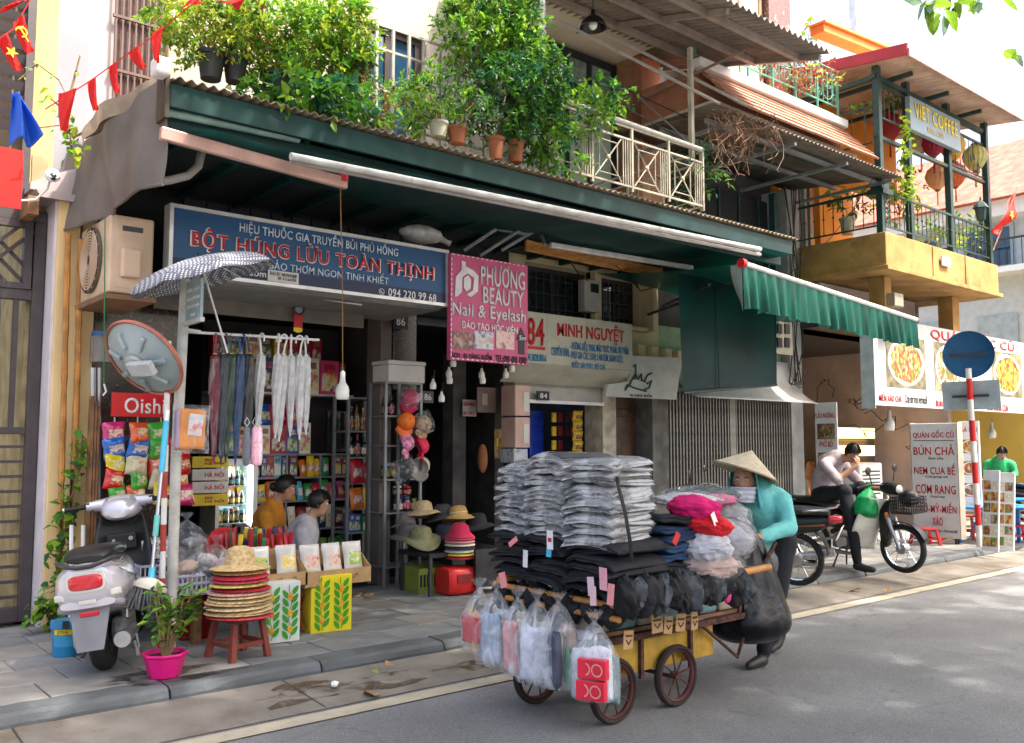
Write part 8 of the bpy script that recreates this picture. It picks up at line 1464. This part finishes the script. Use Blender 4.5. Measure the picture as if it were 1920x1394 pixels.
FOOD = [PRINT('food_%d' % i, [tuple(x*.8 for x in y) for y in c], 34, 'voronoi', .4, (1, 1, .5)) for i, c in enumerate(([(.3, .08, .02), (.6, .3, .1), (.12, .3, .03), (.65, .5, .3), (.5, .12, .04)], [(.2, .1, .05), (.6, .55, .45), (.35, .15, .06), (.15, .3, .05)], [(.5, .2, .03), (.6, .35, .06), (.3, .06, .02), (.65, .45, .15)], [(.25, .03, .03), (.5, .2, .1), (.1, .2, .04), (.5, .4, .3)]))]
bn = thing('restaurant_banner', 'long white restaurant banner with food photographs and red lettering QUÁN', 'banner'); Y = 6.85; x0, x1, z0, z1 = RC(1640, 612, 2000, 775, Y); x0 = PY(1640, 680, Y).x; z0, z1 = PY(1700, 763, Y).z, PY(1700, 604, Y).z; x1 = 19.5
b = B(); b.bx(x0, x1, Y+.003, Y+.05, z0, z1); part('panel', b, M('banner_white', (.5, .5, .5), .5, var=.05, dirt=((.38, .36, .33), 2, .6)), bn); b = B(); b.bx(x0-.012, x0, Y+.003, Y+.22, z0-.05, z1); part('side_panel', b, M('banner_side', (.45, .52, .56), .5), bn)
def photo(par, cx, cz, w, h, y, fm, plate=True, rz=None):
    b = B(); b.bx(cx-w/2, cx+w/2, y-.004, y, cz-h/2, cz+h/2); f = part('photo', b, M('photo_ground', (.2, .17, .1), .5, var=.5, scale=5), par)
    if plate: b = B(); b.prism([(cx+.46*w*math.cos(a*PI/12), cz+.46*h*math.sin(a*PI/12)) for a in range(24)], y-.007, y-.0045); part('bowl', b, m_whitep, f)
    b = B(); b.prism([(cx+.4*w*math.cos(a*PI/12)*(1+.08*math.sin(a*3)), cz+.4*h*math.sin(a*PI/12)*(1+.06*math.cos(a*5))) for a in range(24)], y-.011, y-.0075); part('dish', b, fm, f)
HB = z1-z0
for k, (a, c) in enumerate(((1662, 1735), (1752, 1800), (1860, 1915))):
    xa, xb = PY(a, 690, Y).x, PY(c, 690, Y).x; photo(bn, (xa+xb)/2, z0+HB*.52, xb-xa, HB*.6, Y, FOOD[k])
PT(bn, 'QUÁN GỐC CŨ', 1745, 622, 1900, 650, Y, m_redp, .05); PT(bn, 'MIẾN XÀO CUA', 1648, 735, 1690, 753, Y, m_redp, .05); PT(bn, 'Crab stir fried vermicelli', 1697, 741, 1738, 757, Y, m_blackp, 0, shear=.2); PT(bn, 'BÚN NEM CUA BỂ', 1755, 746, 1803, 764, Y, m_redp, .05); PT(bn, 'Crab spring', 1812, 753, 1828, 764, Y, m_blackp, 0, shear=.2); PT(bn, 'CƠM RANG CUA', 1850, 756, 1890, 771, Y, m_redp, .05)
def vsign(label, X, pxl, pxr, yt, yb, items, name='menu_board', lean=0):
    ya, yb_ = PX(pxl, (yt+yb)/2, X).y, PX(pxr, (yt+yb)/2, X).y; zt2, zb2 = PX((pxl+pxr)/2, yt, X).z, PX((pxl+pxr)/2, yb, X).z; w_ = ya-yb_; t = thing(name, label, 'sign', (X, ya, zb2), (R_(lean), 0, R_(-90))); h_ = zt2-zb2; b = B(); b.bx(0, w_, 0, .03, 0, h_); part('board', b, m_sgn, t, bev=.004)
    for it in items:
        if it[0] == 'p': photo(t, w_*.5, h_*it[1], w_*.8, h_*it[2], -.001, FOOD[it[3]], it[4])
        else: text(t, it[1], w_*it[4], w_*it[5], h_*it[2], h_*it[3], m_redp, -.004, .05, .002)
    return t, w_, h_
vsign('narrow vertical menu board with hotpot photos beside the shutter', 12.55, 1530, 1571, 755, 965, [('t', 'LẨU NƯỚNG', .86, .93, .08, .92), ('p', .74, .14, 3, False), ('t', 'PHỞ BÒ', .60, .67, .2, .8), ('p', .48, .14, 0, True), ('t', 'PHỞ', .34, .4, .3, .7), ('p', .2, .14, 1, True)])
vsign('second menu panel with small dish photos behind the tall sign', 14.3, 1800, 1838, 790, 960, [('t', 'GÀ HẢI', .88, .95, .08, .92), ('p', .72, .15, 2, True), ('p', .48, .15, 0, True), ('p', .24, .15, 1, True)])
for k, (a, c, yt, yb, Xb) in enumerate(((1838, 1869, 893, 1046, 12.95), (1862, 1898, 895, 1042, 13.2))):
    t, w_, h_ = vsign(('leaning white board of tour leaflets, left of the pair', 'leaning white board of tour leaflets, right of the pair')[k], Xb, a, c, yt, yb, [], 'leaflet_board', -8); t.location.z = .14
    for r in range(6):
        for c_ in range(2): b = B(); b.bx(w_*(.08+.44*c_), w_*(.48+.44*c_), -.004, -.001, h_*(.06+.14*r), h_*(.17+.14*r)); part('leaflet', b, [FOOD[2], FOOD[0], M('cream_leaflet', (.6, .55, .45), .5, var=.2, scale=30), FOOD[3]][(r+c_+k) % 4], t)
# no-entry sign from the back
nb = thing('traffic_sign', 'round blue-backed traffic sign with grey plate on a red and white pole', 'traffic sign', (13.55, 5.75, .13), (R_(0), R_(-3), R_(0))); zc = 2.15; d_ = Vector((13.55, 5.75, 0)).normalized(); yaw = math.atan2(d_.y, d_.x)+PI
for k in range(9): b = B(); b.cyl((0, 0, k*.3), (0, 0, min(2.55, (k+1)*.3)), .04, n=14); part('pole_band', b, m_white if k % 2 == 0 else m_red, nb, True)
T = Matrix.Translation((0, 0, zc+.6)) @ Matrix.Rotation(yaw-.15, 4, 'Z') @ Matrix.Rotation(PI/2, 4, 'Y')
b = B(); b.lathe([(.001, -.09), (.33, -.09), (.345, -.08), (.345, -.06)], 40, T); part('disc', b, M('sign_back_blue', (.015, .1, .24), .4, .2), nb, True)
T2 = Matrix.Translation((0, 0, zc)) @ Matrix.Rotation(yaw-.15, 4, 'Z'); b = B(); b.bx(-.09, -.07, -.38, .38, -.2, .22, T2); part('plate', b, M('sign_back_grey', (.33, .4, .43), .5), nb, bev=.004)
for z in (zc+.6, zc): b = B(); T3 = Matrix.Translation((0, 0, z)) @ Matrix.Rotation(yaw-.15, 4, 'Z'); b.bx(-.06, -.02, -.24, .24, -.02, .02, T3); part('clamp', b, m_dgrey, nb)
# interior, tables, stools
ri = thing('restaurant_interior', 'pinkish tiled restaurant room open to the street under the banner', 'room'); b = B(); b.bx(12.6, 20, 11.0, 11.1, .13, 3.4); part('back_wall', b, M('pink_wall', (.5, .41, .39), .8, var=.15, scale=2, dirt=((.15, .12, .11), 1.5, .6)), ri); b = B(); b.bx(12.64, 12.75, 8.1, 11, .13, 3.4); part('side_wall', b, M('pink_wall', (0,)*3), ri); b = B(); b.bx(16.8, 16.95, 7.6, 11, .13, 3.4); part('side_wall', b, M('pink_wall', (0,)*3), ri); b = B(); b.bx(12.6, 20, 6.9, 11, 3.4, 3.5); part('ceiling', b, m_dgrey, ri)
for k in range(7): b = B(); b.bx(12.76, 16.8, 10.99, 10.998, .5+k*.4, .508+k*.4); part('tile_joint', b, m_joint, ri)
b = B(); b.bx(15.4, 16.3, 10.93, 10.99, .13, 2.3); part('doorway', b, M('black_wall', (.01,)*3), ri)
b = B(); b.bx(13.6, 15.0, 10.4, 10.9, .13, 1.5); part('cupboard', b, M('dull_teal_cupboard', (.12, .15, .16), .5), ri)
for k in range(9): b = B(); x = 13.7+k*.15; b.lathe([(.001, 0), (.06, 0), (.065, .02), (.05, .2+.1*(k % 3)), (.02, .24+.1*(k % 3))], 10, Matrix.Translation((x, 10.5, 1.5))); part('pot_on_cupboard', b, PKM[(k*5) % 14], ri, True)
for k in range(4): b = B(); b.bx(12.9+k*.9, 13.5+k*.9, 10.96, 10.985, 1.9, 2.6); part('wall_poster', b, [FOOD[0], FOOD[3], m_sgn, FOOD[1]][k], ri)
x0, x1, z0, z1 = RC(1574, 825, 1645, 905, 8.7); b = B(); b.bx(x0, x1, 8.75, 9.1, .13, z1); part('display_cabinet', b, M('dark_cabinet', (.05, .05, .055), .4), ri, bev=.01)
for k in range(5): x0, x1, z0, z1 = RC(1652+k*13, 800+(k*17) % 40, 1662+k*13, 822+(k*17) % 40, 8.9); b = B(); b.bx(x0, x1, 8.9, 8.95, z0, z1); part('wall_switch', b, (m_whitepl, m_card, m_grey)[k % 3], ri, bev=.01)
b = B(); b.bx(12.9, 13.6, 8.5, 9.0, .13, 1.0); cn_ = part('counter', b, M('counter_steel', (.4, .4, .4), .3, .6), ri, bev=.01)
for k in range(2): x0, x1, z0, z1 = RC(1578, 803+k*33, 1640, 822+k*33, 8.6); b = B(); b.bx(x0, x1, 8.6, 8.9, z0, z1); part('lit_case', b, M('case_light', (1, .62, .2), emit=1.3), ri)
ac = thing('floor_cooler', 'white standing air cooler behind the resting man', 'air cooler', (0, 0, 0)); x0, x1, z0, z1 = RC(1612, 868, 1656, 955, 7.6); b = B(); b.bx(x0, x1, 7.6, 7.95, .13, z1); part('case', b, m_whitepl, ac, bev=.03); b = B()
for k in range(7): b.bx(x0+.1, x1-.1, 7.592, 7.6, z1-.15-k*.06, z1-.13-k*.06)
part('grille', b, m_dgrey, ac)
al = thing('ancestor_altar', 'small dark altar with glowing lamps inside the restaurant', 'altar', (15.0, 9.2, .13)); b = B(); b.bx(-.4, .4, 0, .4, 0, .9); part('cabinet', b, m_wood, al); b = B(); b.prism([(-.45, .9), (.45, .9), (.3, 1.15), (-.3, 1.15)], 0, .4); part('roof', b, m_wood, al)
for x in (-.15, .12): b = B(); b.ell((x, -.05, .62), (.035,)*3, 10, 7); part('lamp', b, M('lamp_amber', (1, .35, .05), emit=12), al, True)
m_bst = M('blue_plastic', (.02, .17, .5), .4); m_brs = M('red_brown_plastic', (.4, .05, .03), .4)
for k, (px, py) in enumerate(((1835, 955), (1905, 960), (1880, 940))):
    p = PZ(px, 1020, .13) if k < 2 else PZ(px, 995, .13); t = thing('folding_table', ('low blue plastic table behind the tall menu sign', 'low blue plastic table at the right edge', 'blue plastic table further back')[k], 'table', (p.x+.4, p.y, .13), R_(10*k), 'blue tables outside the restaurant'); b = B(); b.bx(-.45, .45, -.3, .3, .5, .535); part('table_top', b, m_bst, t, bev=.01)
    for x in (-.4, .4):
        for y in (-.25, .25): b = B(); b.bx(x-.025, x+.025, y-.025, y+.025, 0, .5); part('leg', b, m_bst, t)
for k, (px, py, m_) in enumerate(((1815, 1010, 'm_brs'), (1843, 1008, 'm_bst'), (1905, 1015, 'm_red'), (1735, 1022, 'm_red'), (1765, 1012, 'm_red'), (1900, 990, 'm_brs'))):
    stool(('red-brown stool right of the tall menu sign', 'small blue stool beside the red-brown one', 'bright red stool at the right edge', 'red stool left of the menu sign feet', 'red stool half hidden by the menu sign', 'brown stool by the far blue table')[k], PZ(px, py, .13), .3, .36 if k in (0, 5) else .25, globals()[m_], k*.3, 'low_stool', 'stools outside the restaurant')
tr = thing('yellow_tub', 'small yellow tub under the menu sign', 'tub', PZ(1775, 1010, .13)); b = B(); b.lathe([(.001, 0), (.1, 0), (.13, .16), (.14, .16)], 20); part('tub', b, m_yelp, tr, True, solid=.004)
bulb('white lamp hanging in the restaurant opening', 1668, 795, 7.4, 1.5, up=(1668, 760, 7.4)); bulb('round white lamp near the far yellow wall', 1860, 812, 7.6, 1.4, up=(1860, 785, 7.6))
# --- man in green on the far scooter
hc3 = (-.16, -.05, 1.30); hf3 = (-.8, -.25, -.5)
caps = [([(0, 0, .82), (0, 0, 1.0), (-.05, 0, 1.14)], [.16, .16, .14], 0), ([(-.04, -.17, 1.12), (-.06, 0, 1.15), (-.04, .17, 1.12)], [.075, .085, .075], 0), ([(-.09, 0, 1.17), (-.13, -.02, 1.25)], [.055, .052], 2), ([(-.04, -.2, 1.1), (-.08, -.24, .93), (-.3, -.16, .9)], [.07, .06, .045], 0), ([(-.04, .2, 1.1), (-.08, .24, .93), (-.3, .1, .9)], [.07, .06, .045], 0), ([(0, -.09, .8), (-.38, -.14, .78), (-.38, -.15, .35)], [.11, .085, .06], 1), ([(0, .09, .8), (-.38, .14, .78), (-.38, .15, .35)], [.11, .085, .06], 1), ([(-.38, -.15, .3), (-.5, -.15, .26)], [.045, .04], 3), ([(-.38, .15, .3), (-.5, .15, .26)], [.045, .04], 3)]+hand((-.3, -.16, .9), (-1, .3, 0), (0, 0, 1), 1, .7)+hand((-.3, .1, .9), (-1, -.3, 0), (0, 0, 1), 1, .7)+head(hc3, hf3)
gp = PZ(1893, 952, .13); gp = Vector((17.2, 6.9, .13)); gm_ = person('person', 'man in green shirt sitting on the parked scooter at the far right', caps, [cloth('green_shirt', (.03, .36, .13)), m_trou, m_skin, m_shoe, m_lip], .016, gp, R_(20), folds=.005); hair_cap(gm_, hc3, hf3); face_parts(gm_, hc3, hf3)
motorbike('pale scooter at the far right with the man in green', gp+Vector((-.0, -.1, 0)), -70, 'white', 2, False)
# cables on the restaurant front
for k in range(12):
    q = random.Random(k); t = thing('loose_cable', 'black cable looping along the %s' % (('shutter pillar', 'restaurant opening', 'banner underside')[k % 3]), 'cable', (0, 0, 0), 0, 'loose cables on the shop fronts'); x = (1500, 1600, 1720)[k % 3]+q.uniform(-30, 60); y = (690, 770, 790)[k % 3]+q.uniform(-20, 40); pts = [PY(x, y, 7.7)]
    for j in range(6): x += q.uniform(-10, 28 if k % 3 else 12); y += q.uniform(-15, 28); pts.append(PY(x, y, 7.7))
    b = B(); b.tube(pts, .008, 5); part('cable', b, m_wire, t, True)
for k in range(9):
    q = random.Random(k+40); x, y = 950+k*32+q.uniform(-10, 10), 430+k*11+q.uniform(-10, 10); pts = [PY(x, y, 7.4)]
    for j in range(6): x += q.uniform(-6, 40); y += q.uniform(-14, 24); pts.append(PY(x, y, 7.5))
    t = thing('loose_cable', 'black cable strung under the lean-to roof near the cream wall', 'cable', (0, 0, 0), 0, 'loose cables on the shop fronts'); b = B(); b.tube(pts, .007, 5); part('cable', b, m_wire, t, True)
for k in range(6):
    q = random.Random(k+90); x = 12.22+k*.05; t = thing('loose_cable', 'black cable running down the grey pillar left of the cafe', 'cable', (0, 0, 0), 0, 'loose cables on the shop fronts'); b = B(); b.tube([(x+q.uniform(-.1, .1), 7.9-q.uniform(0, .08), 5.6-j*.62) for j in range(6)], .009, 5); part('cable', b, m_wire, t, True)
for k, (a, c, Y1, Y2) in enumerate((((1040, 120), (1500, 340), 6.2, 7.6), ((1180, 170), (1660, 330), 7.4, 6.4), ((1470, 520), (1640, 330), 7.2, 6.4))):
    pa_, pc_ = PY(*a, Y1), PY(*c, Y2); t = thing('overhead_wire', ('slack wire from the drain pipe to the grey pillar', 'slack wire from the pilaster to the cafe post', 'wire from the green awning up to the cafe newel')[k], 'wire'); b = B(); b.tube([pa_.lerp(pc_, f/8)-Vector((0, 0, .18*math.sin(PI*f/8))) for f in range(9)], .006, 5); part('wire', b, m_wire, t, True)
# ================================================================ flags, camera, left details
bt = thing('flag_bunting', 'string of small red flags stretched across the left house', 'bunting'); FP = [((-10, 75), 5.6), ((45, 25), 5.6), ((60, 0), 5.6)]
b = B(); b.tube([PY(-20, 85, 5.6), PY(25, 55, 5.6), PY(60, -5, 5.6)], .004, 4); b.tube([PY(85, 205, 5.9), PY(165, 155, 5.85), PY(235, 105, 5.8), PY(300, 60, 5.7), PY(345, 20, 5.6), PY(400, -20, 5.5)], .004, 4); part('cord', b, m_flag, bt, True)
def bflag(pts, Y, emblem=None, mat=None):
    P = [PY(x, y, Y) for x, y in pts]; b = B(); b.grid(lambda u, v: P[0].lerp(P[1], u).lerp(P[3].lerp(P[2], u), v)+Vector((0, .02*math.sin(u*5+v*4), 0)), 6, 8); f = part('flag', b, mat or m_flag, bt, True)
    c = (P[0]+P[1]+P[2]+P[3])/4+Vector((0, -.03, 0))
    if emblem == 'star': bb = B(); bb.prism(star(.035), -.001, .001); part('star', bb, m_yelp, f, loc=c, rot=(0, R_(20), 0))
    if emblem == 'sickle': bb = B(); bb.tube([(-.02+.028*math.cos(a*.45+.2), 0, .028*math.sin(a*.45+.2)) for a in range(-3, 8)], .005, 4); bb.cyl((-.035, 0, .02), (.03, 0, -.035), .005, n=4); bb.box((-.03, 0, .022), (.03, .004, .014), (0, R_(-40), 0)); part('emblem', bb, m_yelp, f, loc=c, rot=(0, R_(15), 0))
bflag([(-5, 75), (12, 65), (44, 128), (28, 137)], 5.6, 'star'); bflag([(24, 42), (42, 27), (65, 95), (48, 104)], 5.6, 'sickle'); bflag([(0, 25), (55, 0), (30, 0), (2, 18)], 5.6)
for pts in ([(110, 175), (142, 167), (128, 245), (112, 247)], [(164, 152), (178, 147), (186, 205), (173, 210)], [(204, 127), (218, 117), (226, 172), (214, 178)], [(240, 98), (258, 86), (276, 125), (264, 134)], [(286, 62), (304, 50), (300, 118), (288, 115)], [(340, 15), (362, -6), (385, 5), (350, 12)], [(412, 0), (458, 0), (450, 18), (428, 8)]): bflag(pts, 5.8)
t = thing('blue_cloth', 'folded blue cloth hanging in front of the louvred screen', 'cloth'); P = [PY(x, y, 6.3) for x, y in ((24, 172), (40, 180), (78, 262), (20, 272))]; b = B(); b.grid(lambda u, v: P[0].lerp(P[1], u).lerp(P[3].lerp(P[2], u), v)+Vector((0, .05*math.sin(u*9+v*2), .03*math.sin(u*7)*v)), 16, 16); part('cloth', b, M('royal_blue_cloth', (.012, .09, .5), .5, var=.15), t, True, solid=.003)
t = thing('red_banner', 'plain red banner hanging at the left edge above the gate', 'banner'); rect(t, 'cloth', -60, 274, 42, 386, 7.6, m_flag, .01)
t = thing('security_camera', 'white dome security camera on the yellow wall corner', 'camera', PY(98, 330, 7.75)); b = B(); b.lathe([(.001, .03), (.05, .03), (.06, 0), (.05, -.02)], 20, Matrix.Rotation(R_(60), 4, 'X')); part('housing', b, m_whitepl, t, True); b = B(); b.ell((0, -.02, -.015), (.035,)*3, 14, 9); part('lens', b, m_glass, t, True); b = B(); b.tube([(0, .05, 0), (-.02, .05, -.1), (-.1, .06, -.2), (-.2, .08, -.22)], .01, 6); part('cable', b, m_whitepl, t, True)
t = thing('plastic_jar', 'large clear storage jar with blue lid below the air conditioner', 'jar', PY(190, 680, 7.85)); b = B(); b.lathe([(.001, 0), (.085, 0), (.09, .02), (.09, .2), (.08, .22)], 20); part('body', b, M('jar_smoky', (.3, .28, .25), .2, alpha=.6), t, True); b = B(); b.lathe([(.085, .22), (.085, .25), (.001, .25)], 20); part('lid', b, M('lid_blue', (.04, .12, .35), .4), t, True)
t = thing('hanging_string', 'long green string hanging from the tarpaulin corner', 'string'); b = B(); b.tube([PY(197, 408, 6.6), PY(196, 550, 6.6), PY(195, 720, 6.6)], .004, 5); part('cord', b, M('green_string', (.02, .16, .05), .6), t); b = B(); b.tube([PY(195, 720, 6.6), PY(199, 735, 6.6), PY(193, 742, 6.6)], .006, 5); part('hook', b, m_whitepl, t)
t = thing('timber_boards', 'brown timber boards leaning beside the snack strips', 'boards'); a = PY(174, 930, 7.6)
for k in range(3): b = B(); b.bx(a.x-.03+k*.025, a.x-.012+k*.025, 7.6+.01*k, 7.7, .13, 1.95-k*.04); part('board', b, m_wood, t)
# fallen leaves, litter
for k, (px, py, c, s) in enumerate(((733, 1251, (.5, .27, .07), .1), (703, 1306, (.5, .24, .06), .13), (1605, 1108, (.55, .33, .1), .12), (1660, 1110, (.5, .3, .08), .09), (700, 1264, (.25, .3, .1), .06))):
    b = B(); leaf(b, Vector((-s*.5, 0, .02)), Vector((1, .3, .0)), s*1.3, .6, .3, .3); o = part('fallen_leaf', b, M('fallen_leaf_%d' % k, c, .8, var=.2), None, loc=PZ(px, py, .03 if k != 1 else .01), rot=(0, 0, k*1.1), solid=.003); tag(o, ('curled tan leaf on the gutter below the kerb', 'large tan leaf lying on the road line', 'yellow leaf in the gutter by the black sack', 'thin yellow leaf near the motorbike wheel', 'small green leaf at the kerb foot')[k], 'leaf', 'fallen leaves')
t = thing('crumpled_paper', 'crumpled white paper scrap in the gutter', 'litter', PZ(628, 1283, .055)); b = B(); b.ell((0, 0, 0), (.025, .025, .02), 8, 6, None, lambda v: 1+.4*noise.noise(v*4)); part('paper', b, m_whitep, t)
t = thing('flip_flops', 'pair of brown sandals on the pavement beside the yellow box', 'sandals', PZ(692, 1118, .131))
for s in (0, .11): b = B(); loft(b, [(-.12, s, .012, .02, .012, 2.5), (-.08, s, .012, .04, .012, 2.5), (.05, s, .012, .045, .012, 2.5), (.12, s, .012, .025, .012, 2.5)], 12); part('sole', b, M('sandal_brown', (.25, .17, .1), .7), t, True, rot=(0, 0, .9))
flush_text()
